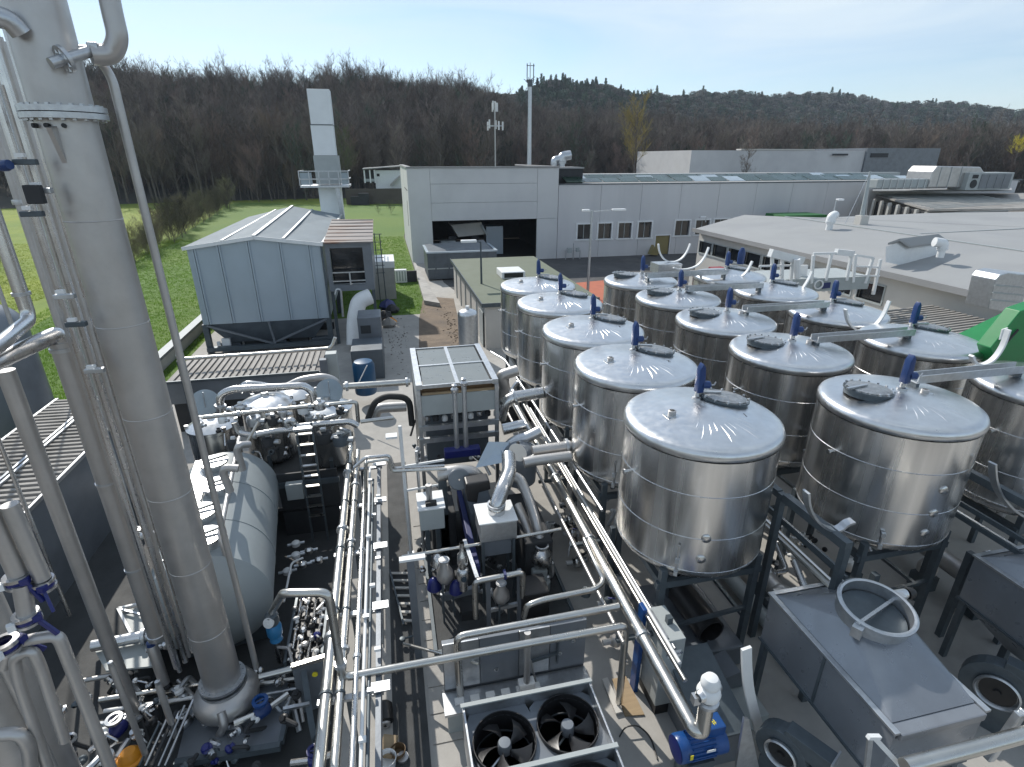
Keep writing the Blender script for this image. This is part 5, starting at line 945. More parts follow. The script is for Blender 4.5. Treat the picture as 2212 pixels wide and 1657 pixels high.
fitting('blue round handwheel valve right of the column foot', 567, 1535, .55, 1.5, 'bluepaint', 'motorblue', .4); fitting('dark blue valve at the bottom by the slanted bracket', 682, 1640, .4, 1.3, 'deepblue', 'deepblue'); fitting('dark blue valve half hidden left of the column foot', 255, 1575, .5, 1.5, 'deepblue', 'galv', .9); fitting('small steel valve between the capped riser and the column', 365, 1390, 1.1, 1.2, 'steel', 'galv', .3)
fitting('steel clamp valve on the risers half way down the column', 298, 1160, 2.4, 1.1, 'steel', 'steel', .2); fitting('steel cock on the floor left of the column foot', 235, 1655, .5, 1.4, 'steel', 'white', 1.1); fitting('small bright cock under the column foot', 400, 1560, .4, 1.2, 'steel', 'steel', .7)
q = uz(283, 1640, .45); t = T('orange_helmet_cap', 'orange dome cap at the bottom left edge', 'cap', q); MB().lathe([(.2, 0), (.2, .03), (.16, .05), (.155, .12), (.1, .19), (0, .21)], q, 20).build('dome', MT['orange'], t); MB().tube([q + V3((-.28, -.1, 0)), q + V3((-.1, -.05, .02))], .09, 10).build('neck', MT['orange'], t)
t = T('foot_platform', 'low grey-green platform frame under the fat column', 'platform', (cb.x, cb.y, 0)); a, b = uz(378, 1650, .35), uz(606, 1612, .35)
MB().bar(a, b, .1, .12).build('edge_beam', MT['frame'], t); MB().prism([a + V3((0, .06, -.05)), b + V3((0, .06, -.05)), b + V3((.05, 1.25, -.05)), a + V3((-.1, 1.25, -.05))], (0, 0, .04)).build('deck', MT['greypaint'], t); MB().bar(b + V3((0, .06, 0)), b + V3((.05, 1.2, 0)), .08, .1).build('side_beam', MT['frame'], t)
for k in range(5):
    p0 = uz(300 + k * 14, 1655, .6); p1 = uz(345 + k * 18, 1560 - 12 * k, .75); pipe('impulse_tube', ['first', 'second', 'third', 'fourth', 'fifth'][k] + ' thin slanting tube at the bottom left of the column foot, counted from the left', [p0, p1], .018 + .006 * (k % 3), MT[['frame', 'steel', 'dark', 'galv', 'steel'][k]], n=6)
# blue-grey silo, dome and corrugated roof at the left edge
ZR = 2.45; X_a, X_b = uz(68, 918, ZR).x, uz(117, 1048, ZR).x; Y_a, Y_b = 4.0, 18.2
q = V3((X_a - 1.35, 14.2, 0)); t = T('blue_grey_silo', 'blue-grey round silo with rim band at the left edge behind the risers', 'silo', (q.x, q.y, 0)); zr = zat(q, 775)
MB().lathe([(.35, .6), (1.12, 1.6), (1.12, zr - .45), (1.16, zr - .43), (1.16, zr - .36), (1.12, zr - .34), (1.12, zr), (1.0, zr + .12), (0, zr + .3)], (q.x, q.y, 0), 48).build('body', MT['silopanel'], t)
for k in range(4): a = k * 1.571 + .6; MB().box((q.x + 1.0 * math.cos(a) - .07, q.y + 1.0 * math.sin(a) - .07, 0), (q.x + 1.0 * math.cos(a) + .07, q.y + 1.0 * math.sin(a) + .07, 2.1)).build('leg', MT['frame'], t)
q = uy(-30, 720, 20.5); t = T('dome_tank', 'dark grey-green tank with rounded top at the left edge', 'tank', (q.x, q.y, 0)); zr = zat(q, 720)
MB().lathe([(1.1, 0), (1.1, zr)] + [(1.1 * math.cos(a), zr + 1.0 * math.sin(a)) for a in np.linspace(.1, 1.5708, 9)], (q.x, q.y, 0), 40).build('shell', MT['greypaint'], t)
t = T('ribbed_roof_lean_to', 'lean-to with ribbed grey-brown roof behind the risers at the left edge', 'shed', ((X_a + X_b) / 2, 9, 0))
MB().prism([(X_a, Y_a, ZR + .06), (X_b, Y_a, ZR), (X_b, Y_b, ZR), (X_a, Y_b, ZR + .06)], (0, 0, .05)).build('roof', MT['corr'], t, smooth=False); MB().box((X_b - .15, Y_a, 0), (X_b - .05, Y_b, ZR)).build('side_wall', MT['greypaint'], t); MB().bar((X_b + .03, Y_a, ZR + .04), (X_b + .03, Y_b, ZR + .04), .06, .1).build('gutter', MT['galv'], t)
MB().bar((X_a - .03, Y_a, ZR + .1), (X_a - .03, Y_b, ZR + .1), .08, .14).build('back_gutter', MT['galv'], t)
for i in range(64):
    y = Y_a + .1 + i * .22; MB().prism([(X_a, y, ZR + .112), (X_b, y, ZR + .052), (X_b, y + .09, ZR + .052), (X_a, y + .09, ZR + .112)], (0, 0, .06)).build('rib', MT['corr'], t, smooth=False)
for dx in (.0, .12): MB().bar(((X_a + X_b) / 2 + dx, Y_a, ZR + .17), ((X_a + X_b) / 2 + dx, Y_b, ZR + .17), .06, .05).build('ridge_bar', MT['galv'], t, smooth=False)
# second ribbed roof in front of the silo house
A, B, C_, D_ = uz(412, 781, 2.0), uz(698, 758, 2.0), uz(700, 803, 2.0), uz(422, 824, 2.0)
xa, xb, ya, yb = A.x - .15, B.x + .1, D_.y, A.y + .4
t = T('ribbed_roof_bay', 'dark ribbed roof of a low bay in front of the blue-grey silo house', 'shed', ((xa + xb) / 2, (ya + yb) / 2, 0))
MB().box((xa, ya, 1.95), (xb, yb, 2.0)).build('roof', MT['corrdark'], t); MB().box((xa - .02, ya - .08, 1.2), (xb + .05, ya - .003, 2.03)).build('fascia', MT['greypaint'], t); MB().box((xa + .05, ya + .1, 0), (xb - .05, yb - .1, 1.94)).build('bay_wall', MT['dark'], t)
nrib = 22
for i in range(nrib): x = xa + .08 + i * (xb - xa - .16) / nrib; MB().prism([(x, ya - .02, 2.003), (x + .13, ya - .02, 2.003), (x + .13, yb, 2.003), (x, yb, 2.003)], (0, 0, .055)).build('rib', MT['corr'], t, smooth=False)
MB().box((xb + .05, ya - .1, 0), (xb + .3, ya + .15, 2.5)).build('post', MT['greypaint'], t); MB().bar((xa - .1, ya - .1, 2.06), (xb, ya - .1, 2.06), .07, .09).build('edge_bar', MT['frame'], t)
pipe('handrail_pipe', 'long pale handrail pipe above the dark ribbed roof', [uy(385, 776, ya + 1.2), uy(560, 764, ya + 1.2), uy(716, 752, ya + 1.2), uy(724, 729, ya + 1.2)], .07, MT['steelrail'], n=10)
t = T('gate_post_left', 'dark post with knob left of the ribbed bay roof', 'post', uz(412, 900, .5)); p = uy(405, 850, ya - .6); MB().box((p.x - .1, p.y, 0), (p.x + .1, p.y + .2, zat(p, 780))).build('shaft', MT['frame'], t); MB().lathe([(.09, 0), (.13, .1), (.09, .2), (0, .22)], (p.x, p.y + .1, zat(p, 775)), 12).build('knob', MT['galv'], t)
# machinery right of the bay
q = uz(800, 800, .5); t = T('grey_machine_housing', 'dark grey machine housing with a black window below the control cabin', 'machine', (q.x, 27, 0)); a, b = uy(778, 754, 26.5), uy(822, 684, 26.5)
MB().box((a.x, 26.5, 0), (b.x, 28, b.z)).build('case', MT['greypaint'], t, bevel=.04); w0, w1 = uy(780, 722, 26.4), uy(800, 704, 26.4); MB().box((w0.x, 26.46, w0.z), (w1.x, 26.499, w1.z)).build('window', MT['dark'], t); MB().box((a.x - .3, 24.4, 0), (b.x, 26.3, uy(800, 756, 24.4).z)).build('base_block', MT['silodark'], t, bevel=.04)
a, b = uy(770, 862, 21.5), uy(806, 782, 21.5); tag(MB().lathe([(.42, .5), (.44, .55), (.44, b.z - .15), (.36, b.z), (0, b.z + .08)], ((a.x + b.x) / 2, 21.7, 0), 20).build('blue_tank', MT['drumblue']), 'small upright blue tank between the ribbed bay and the canopy', 'tank')
a, b = uy(706, 798, 20.6), uy(726, 764, 20.6); tag(MB().box((a.x, 20.6, 0), (b.x, 21, b.z)).build('switch_cabinet', MT['lightgrey'], bevel=.02), 'narrow grey switch cabinet at the corner of the ribbed bay', 'cabinet')
pipe('tie_rod', 'thin white rod slanting in front of the blue tank', [uy(772, 832, 20), uy(793, 789, 20)], .02, MT['white'], n=6)
# ---- evaporator group: vessels, arches, ladder
def vessel(lab, x, y, z, r, zb, lidm='lid'):
    c = uz(x, y, z); t = T('process_vessel', lab, 'vessel', (c.x, c.y, 0)); MB().lathe([(.1, zb - .3), (r * .7, zb - .15), (r, zb + .1), (r, z - .1), (r * 1.05, z - .08), (r * 1.05, z)], (c.x, c.y, 0), 36).build('body', MT['shell'], t); MB().lathe([(r * 1.06, z + .01), (r * .9, z + .08), (r * .5, z + .2), (.12, z + .25), (.1, z + .35), (0, z + .35)], (c.x, c.y, 0), 36).build('lid', MT['lid'], t)
    for k in range(3): a = k * 2.09 + .5; MB().box((c.x + r * math.cos(a) - .05, c.y + r * math.sin(a) - .05, 0), (c.x + r * math.cos(a) + .05, c.y + r * math.sin(a) + .05, zb + .3)).build('leg', MT['frame'], t)
    for k in range(6): a = k * 1.05 + .2; MB().cbox((c.x + r * 1.0 * math.cos(a), c.y + r * 1.0 * math.sin(a), z + .06), (.09, .09, .1), a).build('clamp', MT['steel'], t)
    return t, c
vessel('leftmost open steel vessel of the evaporator group', 458, 918, 2.6, .62, .9); vessel('middle domed vessel of the evaporator group', 575, 870, 2.7, .72, 1.0); vessel('right domed vessel of the evaporator group by the ladder', 708, 880, 2.7, .66, 1.0); vessel('rear vessel of the evaporator group, half hidden by the arch', 640, 850, 2.5, .6, 1.0)
def disc(lab, x, y, Y, r, tilt):
    c = uy(x, y, Y); t = T('round_cover', lab, 'cover', c); MB().lathe([(0, .02), (r * .9, .03), (r, .02), (r, -.02), (0, -.03)], c, 36, tilt).build('plate', MT['skyglass'], t); MB().bar(c + V3((0, -.06, -r)), c + V3((.02, -.05, r * .9)), .02, .02).build('rib', MT['galv'], t); return t
disc('pale round cover plate standing left in the evaporator group', 443, 870, 15.0, .36, (.25, -1, .35)); disc('pale round cover plate standing right in the evaporator group', 711, 846, 15.6, .38, (.1, -1, .5))
def yp(name, lab, pix, Y, r, m='steel', **k): return pipe(name, lab, [uy(x, y, Y) for x, y in pix], r, MT[m], **k)
yp('arched_pipe', 'large front arch pipe over the evaporator vessels', [(476, 897), (475, 853), (500, 841), (659, 833), (676, 848), (680, 874)], 14.6, .10, 'steel', bend=.35, n=14, flange=(.08,))
yp('arched_pipe', 'rear curved arch pipe behind the front arch', [(618, 836), (650, 820), (700, 813), (726, 822), (734, 845)], 16.5, .11, 'dull', bend=.5, n=14); yp('arched_pipe', 'short stub pipe rising behind the front arch', [(518, 845), (530, 828), (560, 831), (598, 838)], 16.5, .10, 'steel', bend=.3, n=12)
yp('handrail_pipe', 'front handrail of the evaporator platform', [(436, 902), (600, 884), (770, 868), (774, 912)], 14.0, .055, 'steelrail', bend=.1, flange=(.2, .6)); yp('process_pipe', 'bright pipe below the handrail turning toward the alley', [(624, 922), (618, 912), (630, 906), (640, 922), (700, 915), (756, 910), (773, 920)], 13.6, .085, 'steel', bend=.2, n=12)
yp('process_pipe', 'curved pipe in front of the left vessel', [(506, 912), (515, 936), (545, 940), (600, 930), (640, 928)], 13.8, .08, 'steel', bend=.3, n=12, flange=(.4,)); yp('process_pipe', 'hooked pipe on the right vessel', [(700, 905), (730, 896), (736, 884), (722, 872)], 14.2, .06, 'steel', bend=.2)
yp('cross_pipe', 'long bright pipe crossing from the evaporator group to the canopy, upper one', [(742, 835), (800, 831), (886, 825)], 14.2, .09, 'steelrail', n=12, flange=(.05, .95)); yp('cross_pipe', 'bright pipe crossing the alley below the upper one', [(779, 911), (850, 902)], 13.4, .055, 'steelrail')
t = T('vessel_platform', 'dark steel platform carrying the evaporator vessels', 'platform', (-3.6, 14.5, 0)); MB().box((-6.2, 13.3, .75), (-1.75, 16.8, .85)).build('deck', MT['deck'], t)
for x in (-6.1, -3.9, -1.85):
    for y in (13.4, 16.7): MB().box((x - .06, y - .06, 0), (x + .06, y + .06, .75)).build('post', MT['frame'], t)
MB().box((-3.3, 13.25, .86), (-1.8, 13.3, 1.9)).build('back_panel', MT['dark'], t); MB().bar((-3.3, 13.2, 1.6), (-1.75, 13.2, 1.6), .08, .14).build('beam', MT['frame'], t)
for i, (x, y, s, m) in enumerate(((520, 880, .3, 'steel'), (548, 905, .34, 'galv'), (590, 905, .3, 'dark'), (612, 890, .26, 'steel'), (655, 880, .3, 'white'), (668, 900, .24, 'galv'), (690, 872, .3, 'steel'), (735, 885, .22, 'dark'), (480, 905, .2, 'white'), (505, 955, .3, 'dark'), (580, 950, .32, 'dark'), (700, 940, .4, 'dark'), (735, 945, .4, 'silodark'), (430, 915, .2, 'steel'))):
    c = uy(x, y, 14.3 - .04 * i); t = T('small_pump', ['steel pump head left under the front arch', 'grey pump head beside the left vessel', 'dark pump head at the middle vessel', 'steel pump head right of the dark one', 'white instrument head near the ladder top', 'grey pump head at the ladder top', 'steel valve head between the two right vessels', 'dark valve head at the right end of the handrail', 'white sensor cap on the left vessel', 'dark drum under the left curved pipe', 'dark drum under the middle of the pipes', 'dark motor drum behind the ladder', 'dark grey drum right of the ladder', 'steel cock left of the left vessel'][i], 'pump', c)
    MB().lathe([(s * .25, -s * .6), (s * .5, -s * .5), (s * .55, 0), (s * .5, s * .2), (s * .2, s * .3), (0, s * .32)], c, 16).build('body', MT[m], t); MB().tube([c + V3((0, 0, -s * .2)), c + V3((s * .9, -.1, -s * .1))], s * .2, 8).build('spigot', MT['galv'], t); MB().cbox(c + V3((0, 0, s * .42)), (s * .35, s * .3, s * .22)).build('terminal_box', MT['white' if i % 3 == 0 else 'galv'], t, bevel=.01)
lf = uz(692, 1160, .12); lt = zat(lf, 920); t = T('ladder', 'tall dark ladder with bright rungs leading up to the evaporator platform', 'ladder', lf)
lx0, lx1 = lf.x - .19, lf.x + .19
for x in (lx0, lx1): MB().bar((x, lf.y, 0), (x, lf.y + .15, lt), .05, .04).build('stile', MT['frame'], t)
for k in range(9): z = lt - .25 - k * .30; MB().bar((lx0, lf.y + .05, z), (lx1, lf.y + .05, z), .09, .03).build('rung', MT['steelrail'], t)
MB().box((lx0 - .03, lf.y - .05, lt - .12), (lx1 + .03, lf.y + .12, lt - .06)).build('top_step', MT['galv'], t)
# shaded floor with horizontal tank
sheet('shade_floor', [(X_b - .1, 3.0), (-1.68, 3.0), (-1.68, 16.9), (X_b - .1, 16.9)], .006, MT['deck'])  # sheet coloured dark to paint the shade beneath the equipment
TZ, TRR = 1.62, 1.12
tA = V3((-3.86, 9.0, TZ)); tD = (V3((-4.42, 13.3, TZ)) - tA); TLn = tD.length; tD.normalize(); tS = V3((tD.y, -tD.x, 0))
def tp(u, s=0, h=0): return tA + tD * u + tS * s + V3((0, 0, h))
t = T('horizontal_tank', 'big pale grey horizontal tank lying beside the shaded floor', 'tank', V3((tA.x, tA.y, 0)))
MB().lathe([(0, -.36), (.5, -.30), (.9, -.12), (TRR, .1), (TRR, TLn - .1), (.95, TLn + .1), (.55, TLn + .28), (0, TLn + .36)], tA, 56, tD).build('shell', MT['tankgrey'], t)
for u in (.7, 3.4): MB().bar(tp(u, -.8, -1.15), tp(u, .8, -1.15), .24, .9).build('saddle', MT['frame'], t, smooth=False)
for u in (1.3, 2.8): MB().lathe([(TRR + .001, -.02), (TRR + .01, -.02), (TRR + .01, .02), (TRR + .001, .02)], tp(u), 56, tD).build('seam_band', MT['tankgrey'], t)
for i, u in enumerate((.5, 1.4, 2.4, 3.5)):
    c = tp(u, .1 * (-1) ** i, TRR - .04); mnh = MB().lathe([(.26, -.1), (.26, .16), (.32, .17), (.32, .22), (0, .24)], c, 24).build('manway', MT['lid'], t); MB().bar(c + V3((-.15, -.1, .28)), c + V3((.3, .1, .30)), .05, .04).build('hinge_bar', MT['frame'], mnh)
t = T('tank_top_walkway', 'narrow pale walkway plate on top of the horizontal tank', 'walkway', tp(2.4, -.3, TRR))
for i in range(4): MB().bar(tp(.2 + i * .95, -.38, TRR + .0), tp(1.1 + i * .95, -.38, TRR + .0), .36, .05).build('plate', MT['galv'], t, smooth=False)
pipe('tank_handrail', 'slanting grey handrail along the top of the horizontal tank', [tp(4.3, .42, TRR + .3), tp(.2, .42, TRR + .3), tp(.1, .5, TRR - .4)], .05, MT['dull'], n=10)
pipe('tank_nozzle_pipe', 'bent grey pipe rising from the rear of the horizontal tank', [uy(524, 1015, 12.1), uy(512, 975, 12.1), uy(516, 962, 12.1), uy(538, 960, 12.3)], .085, MT['dull'], bend=.2, n=12); pipe('tank_nozzle_pipe', 'second bent grey pipe on the middle of the horizontal tank', [uy(497, 1062, 10.6), uy(482, 1022, 10.6), uy(486, 1010, 10.6), uy(515, 1012, 10.6)], .08, MT['dull'], bend=.15, n=12); pipe('rod', 'thin pale rod slanting above the horizontal tank', [uy(558, 911, 12.6), uy(530, 962, 12.4)], .035, MT['steelrail'], n=8)
a, b = uy(621, 1082, 13.0), uy(652, 1045, 13.0); tag(MB().box((a.x, 13.0, a.z), (b.x, 13.2, b.z)).build('wall_box', MT['lightgrey'], bevel=.015), 'small grey box on the black wall behind the ladder', 'box')
tag(MB().box((-3.3, 13.22, 0), (-1.7, 13.245, .74)).build('black_back_wall', MT['dark']), 'black back wall below the vessel platform', 'wall')
# valve manifold on the shaded floor
mx0, mx1 = uz(618, 1400, .9).x, uz(690, 1400, .9).x; my0, my1 = uz(650, 1412, .9).y, uz(650, 1275, .9).y
t = T('valve_manifold', 'black rack packed with small bright valves on the shaded floor', 'manifold', ((mx0 + mx1) / 2, (my0 + my1) / 2, 0)); MB().box((mx0, my0, .55), (mx1, my1, .66)).build('tray', MT['black'], t); MB().bar((mx0 - .02, my0, .7), (mx0 - .02, my1, .7), .05, .1).bar((mx1 + .02, my0, .7), (mx1 + .02, my1, .7), .05, .1).build('rim', MT['frame'], t)
for x in (mx0 + .05, mx1 - .05):
    for y in (my0 + .05, my1 - .05): MB().box((x - .03, y - .03, 0), (x + .03, y + .03, .55)).build('leg', MT['frame'], t)
for i in range(4):
    for j in range(8):
        x = mx0 + (mx1 - mx0) * (i + .5) / 4 + rng.uniform(-.07, .07); y = my0 + (my1 - my0) * (j + .5) / 8 + rng.uniform(-.07, .07); s = rng.uniform(.025, .075)
        v = MB().lathe([(s * .6, 0), (s * .6, s), (s, s * 1.1), (s, s * 1.6), (s * .5, s * 2), (0, s * 2)], (x, y, .66 + rng.uniform(0, .1)), 10, (rng.normal() * .5, rng.normal() * .5, 1)).build('small_valve', MT[['steel', 'white', 'black', 'black', 'deepblue', 'dull'][int(rng.integers(6))]], t)
        if (i + j) % 2: MB().bar((x, y, .8), (x + rng.uniform(-.16, .16), y + rng.uniform(-.16, .16), .72 + rng.uniform(0, .2)), .03, .02).build('lever', MT[['steel', 'dark', 'galv'][j % 3]], t)
    MB().tube([(mx0 + (mx1 - mx0) * (i + .5) / 4, my0, .74), (mx0 + (mx1 - mx0) * (i + .5) / 4, my1, .74)], .025, 8).build('header_tube', MT['steel'], t)
for k, (x, y) in enumerate(((640, 1205), (655, 1225), (622, 1240), (668, 1195), (640, 1180), (690, 1215))):
    c = uz(x, y, .5); t = T('floor_valve', 'small bright valve lying on the shaded floor, ' + ['upper left', 'middle', 'lowest', 'right hand', 'topmost', 'nearest the bright pipes'][k], 'valve', c); MB().lathe([(.05, 0), (.1, .03), (.1, .12), (.05, .16), (0, .16)], c, 12).build('body', MT['steel' if k % 2 else 'white'], t); MB().tube([c + V3((-.2, 0, .06)), c + V3((.2, .05, .06))], .035, 8).build('tube', MT['galv'], t)
pipe('floor_rail', 'thin white rail bordering the shaded floor', [uz(613, 1300, .75), uz(630, 1215, .75), uz(655, 1205, .75)], .025, MT['white'], n=8)
c = uz(598, 1385, .9); t = T('metering_pump', 'upright cyan-blue pump with a white round face at the edge of the shaded floor', 'pump', c); zt_ = zat(c, 1318)
MB().lathe([(.08, 0), (.12, .05), (.1, .14), (.14, .2), (.14, .38), (.1, .44)], c, 18).build('body', MT['cyanblue'], t); MB().lathe([(.1, .44), (.13, .5), (.12, .66), (.06, .72), (0, .72)], c, 18).build('head', MT['frame'], t); MB().lathe([(.1, 0), (.1, .04), (.02, .045), (0, .03)], c + V3((-.03, -.1, .58)), 20, (-.25, -1, .45)).build('dial', MT['white'], t); MB().tube([c + V3((0, 0, .02)), c + V3((.0, -.02, -.5))], .07, 10).build('foot', MT['steel'], t)
# the bent pipe that crosses the alley
P1 = V3((-1.24, 6.58, 2.0)); zv = zat(P1, 1280)
pipe('alley_crossing_pipe', 'bent bright pipe dropping from the metering pump and crossing low over the alley', [c + V3((.02, 0, .72)), uz(612, 1281, zv), V3((P1.x, P1.y, zv)), P1, V3((3.5, 6.58, 2.0)), V3((3.52, 6.58, .1))], .065, MT['steelrail'], bend=.14, n=14, flange=(.42,))
# pipe rack along the alley
RK = [(-1.46, 2.02, .088, 'steelrail', 'bright fat pipe, leftmost of the alley pipe rack'), (-1.26, 2.0, .07, 'steelrail', 'bright pipe second from the left on the alley pipe rack'), (-1.03, 2.03, .045, 'steel', 'slim pipe right of the two bright fat ones on the alley rack'), (-.92, 2.0, .028, 'white', 'thin pale tube on the alley rack'), (-.84, 1.95, .03, 'frame', 'thin dark conduit, rightmost of the alley rack')]
for i, (x, z, r_, m, lab) in enumerate(RK): pipe('rack_pipe', lab, [V3((x, 2.2, z)), V3((x, 14.2 - .5 * i, z)), V3((x, 14.4 - .5 * i, z + (.0 if i else .35)))], r_, MT[m], n=14, flange=(.2, .42, .66, .85) if i < 3 else (), group='pipes on the alley rack')
t = T('pipe_rack', 'row of slim posts and brackets carrying the alley pipes', 'rack', (-1.15, 8, 0))
for i, y in enumerate((4.7, 6.3, 8.0, 9.7, 11.4, 13.1)):
    MB().box((-1.18, y - .04, 0), (-1.10, y + .04, 1.86)).build('post', MT['frame'], t); MB().box((-1.6, y - .05, 1.86), (-.62, y + .05, 1.91)).build('bracket', MT['galv'], t); MB().box((-.8, y - .09, 1.97), (-.52, y + .09, 2.0)).build('plate', MT['galv'], t)
    for x, z, r_ in ((-1.46, 2.02, .088), (-1.26, 2.0, .07)): MB().lathe([(r_ * 1.02, -.02), (r_ * 1.18, -.02), (r_ * 1.18, .02), (r_ * 1.02, .02)], (x, y, z), 14, (0, 1, 0)).build('pipe_clip', MT['frame'], t)
MB().box((-.74, 2.5, 1.7), (-.66, 13.6, 1.95)).build('cable_tray', MT['greypaint'], t)
for k in range(14): y = 3.2 + k * .75; MB().cbox((-.9 + .1 * (k % 3), y, 2.07), (.10, .07, .05)).build('tag_plate', MT['white' if k % 2 else 'galv'], t)
pipe('jog_pipe', 'thin steel pipe making a step across the alley, upper of two', [uy(765, 1010, 11.2), uy(790, 988, 11.2), uy(841, 984, 11.2), uy(851, 1012, 11.2), uy(960, 1006, 11.2)], .04, MT['steel'], bend=.08); pipe('jog_pipe', 'thin steel pipe making a step across the alley, lower of two', [uy(788, 1110, 11.0), uy(791, 998, 11.0), uy(838, 992, 11.0), uy(846, 1018, 11.0), uy(965, 1013, 11.0)], .035, MT['steelrail'], bend=.08)
pipe('black_hose', 'thick black hose looped beside the canopy', [uy(795, 905, 14.6), uy(808, 870, 14.6), uy(832, 856, 14.6), uy(884, 858, 14.6), uy(890, 918, 14.6)], .09, MT['rubber'], bend=.3, n=12); pipe('grey_elbow', 'fat grey elbow pipe inside the black hose loop', [uy(808, 905, 14.9), uy(815, 882, 14.9), uy(840, 880, 14.9), uy(878, 878, 14.9)], .15, MT['dull'], bend=.4, n=14)
# alley floor: gutter, slabs and odds and ends
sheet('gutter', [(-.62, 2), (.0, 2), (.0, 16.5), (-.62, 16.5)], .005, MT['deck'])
gp = tag(MB().box((.02, 4.2, -.02), (1.2, 13.5, .012)).build('paved_path', MT['concrete']), kind='structure'); WL[gp] = V3(gp.location)
for i in range(2):
    for j in range(16): x = .06 + i * .56; y = 4.3 + j * .57; MB().box((x, y, .013), (x + .53, y + .54, .028 + rng.uniform(0, .008))).build('slab', MT['slab'], gp)
t = T('lying_ladder', 'short pale ladder lying on the alley slabs', 'ladder', uz(868, 1290, .05)); s0_, s1_, s2_, s3_ = uz(842, 1232, .08), uz(872, 1350, .08), uz(888, 1232, .08), uz(892, 1350, .08)
MB().bar(s0_, s1_, .04, .05).build('stile', MT['frame'], t); MB().bar(s2_, s3_, .04, .05).build('stile', MT['frame'], t)
for k in range(7): u = .06 + k * .145; MB().bar(s0_.lerp(s1_, u), s2_.lerp(s3_, u), .06, .03).build('rung', MT['cream'], t)
pipe('floor_rod', 'thin dark rod lying along the edge of the alley gutter', [uz(820, 1100, .06), uz(826, 1390, .06)], .018, MT['frame'], n=6)
c = uz(832, 1560, .12); t = T('black_motor', 'black round motor with grey end face lying on the alley', 'motor', c); MB().lathe([(.10, -.02), (.15, 0), (.15, .3), (.11, .34), (0, .34)], c, 20, (-.05, 1, .25), True).build('case', MT['black'], t); MB().lathe([(.02, .03), (.09, .03), (.1, 0), (.1, -.02)], c + V3((0, -.03, -.01)), 20, (0, -1, -.1)).build('end_face', MT['dull'], t); MB().lathe([(.03, .05), (0, .05)], c + V3((0, -.03, 0)), 12, (0, -1, -.1)).build('hub', MT['black'], t)
c = uz(838, 1612, .1); tag(MB().cbox((c.x, c.y, .1), (.26, .38, .05), R(-18)).build('wood_board', MT['wood']), 'pale brown wooden board lying in the alley', 'board')
c = uz(861, 1632, .0); tag(MB().lathe([(0, 0), (.11, .01), (.13, .16), (.12, .16), (.1, .03), (0, .03)], c, 20).build('clay_pot', MT['brownpanel']), 'small brown pot beside the wooden board', 'pot')
c = uz(838, 1655, .0); tag(MB().lathe([(0, 0), (.13, .01), (.16, .22), (.15, .22), (.12, .04), (0, .04)], c, 20).build('bucket', MT['white']), 'white bucket at the bottom edge of the alley', 'bucket')
c = uz(850, 1650, .0); tag(MB().lathe([(0, .0), (.09, .0), (.1, .06), (0, .08)], c + V3((.16, .05, 0)), 14).build('tin', MT['dull']), 'flat grey tin next to the white bucket', 'tin')
# grey panels and slanted bracket at the bottom centre-left
t = T('grey_side_panel', 'tall grey sheet panel with a yellow dot at the bottom beside the pipe rack', 'panel', uz(690, 1560, .3)); pa = [uz(630, 1440, 1.2), uz(712, 1415, 1.2)]; MB().prism([pa[0], pa[1], V3((pa[1].x, pa[1].y, .0)), V3((pa[0].x, pa[0].y, 0))], (0, .03, 0)).build('sheet', MT['greypaint'], t); a = uz(681, 1452, .95); MB().lathe([(.05, 0), (.05, .02), (0, .02)], V3((a.x, pa[0].y - .02, .95)), 16, (0, -1, 0)).build('yellow_dot', MT['yellow'], t)
MB().bar(pa[0] + V3((0, -.03, .02)), pa[1] + V3((0, -.03, .02)), .08, .08).build('top_bar', MT['steelrail'], t)
pipe('floor_pipe', 'bright pipe running behind the column foot toward the rack', [uz(560, 1462, .9), uz(712, 1425, .9)], .06, MT['steelrail'], n=12); pipe('floor_pipe', 'fat bright pipe left of the column behind the risers', [uz(200, 1395, .9), uz(330, 1370, .9), uz(420, 1350, .9)], .11, MT['steel'], n=14, flange=(.5, .62)); pipe('floor_pipe', 'thin bright pipe at floor level left of the column', [uz(230, 1560, .3), uz(420, 1500, .3)], .05, MT['steelrail'], n=10)
t = T('slanted_bracket', 'dark slanted steel bracket at the bottom beside the pipe rack', 'bracket', uz(672, 1610, 0)); a, b, c_ = uz(655, 1440, 1.05), uz(672, 1560, .4), uz(690, 1650, .05); MB().bar(a, b, .1, .06).bar(b, c_, .1, .06).build('upright', MT['frame'], t); MB().bar(uz(712, 1560, .6), uz(676, 1600, .3), .05, .05).build('strut', MT['frame'], t); MB().bar(uz(612, 1532, .7), uz(668, 1520, .7), .06, .05).build('cross_arm', MT['galv'], t)
pipe('gas_tube', 'thin grey tube bending down from the metering pump', [uz(600, 1398, .85), uz(624, 1400, .85), uz(640, 1470, .6), uz(655, 1560, .3)], .03, MT['dull'], n=8, bend=.06)

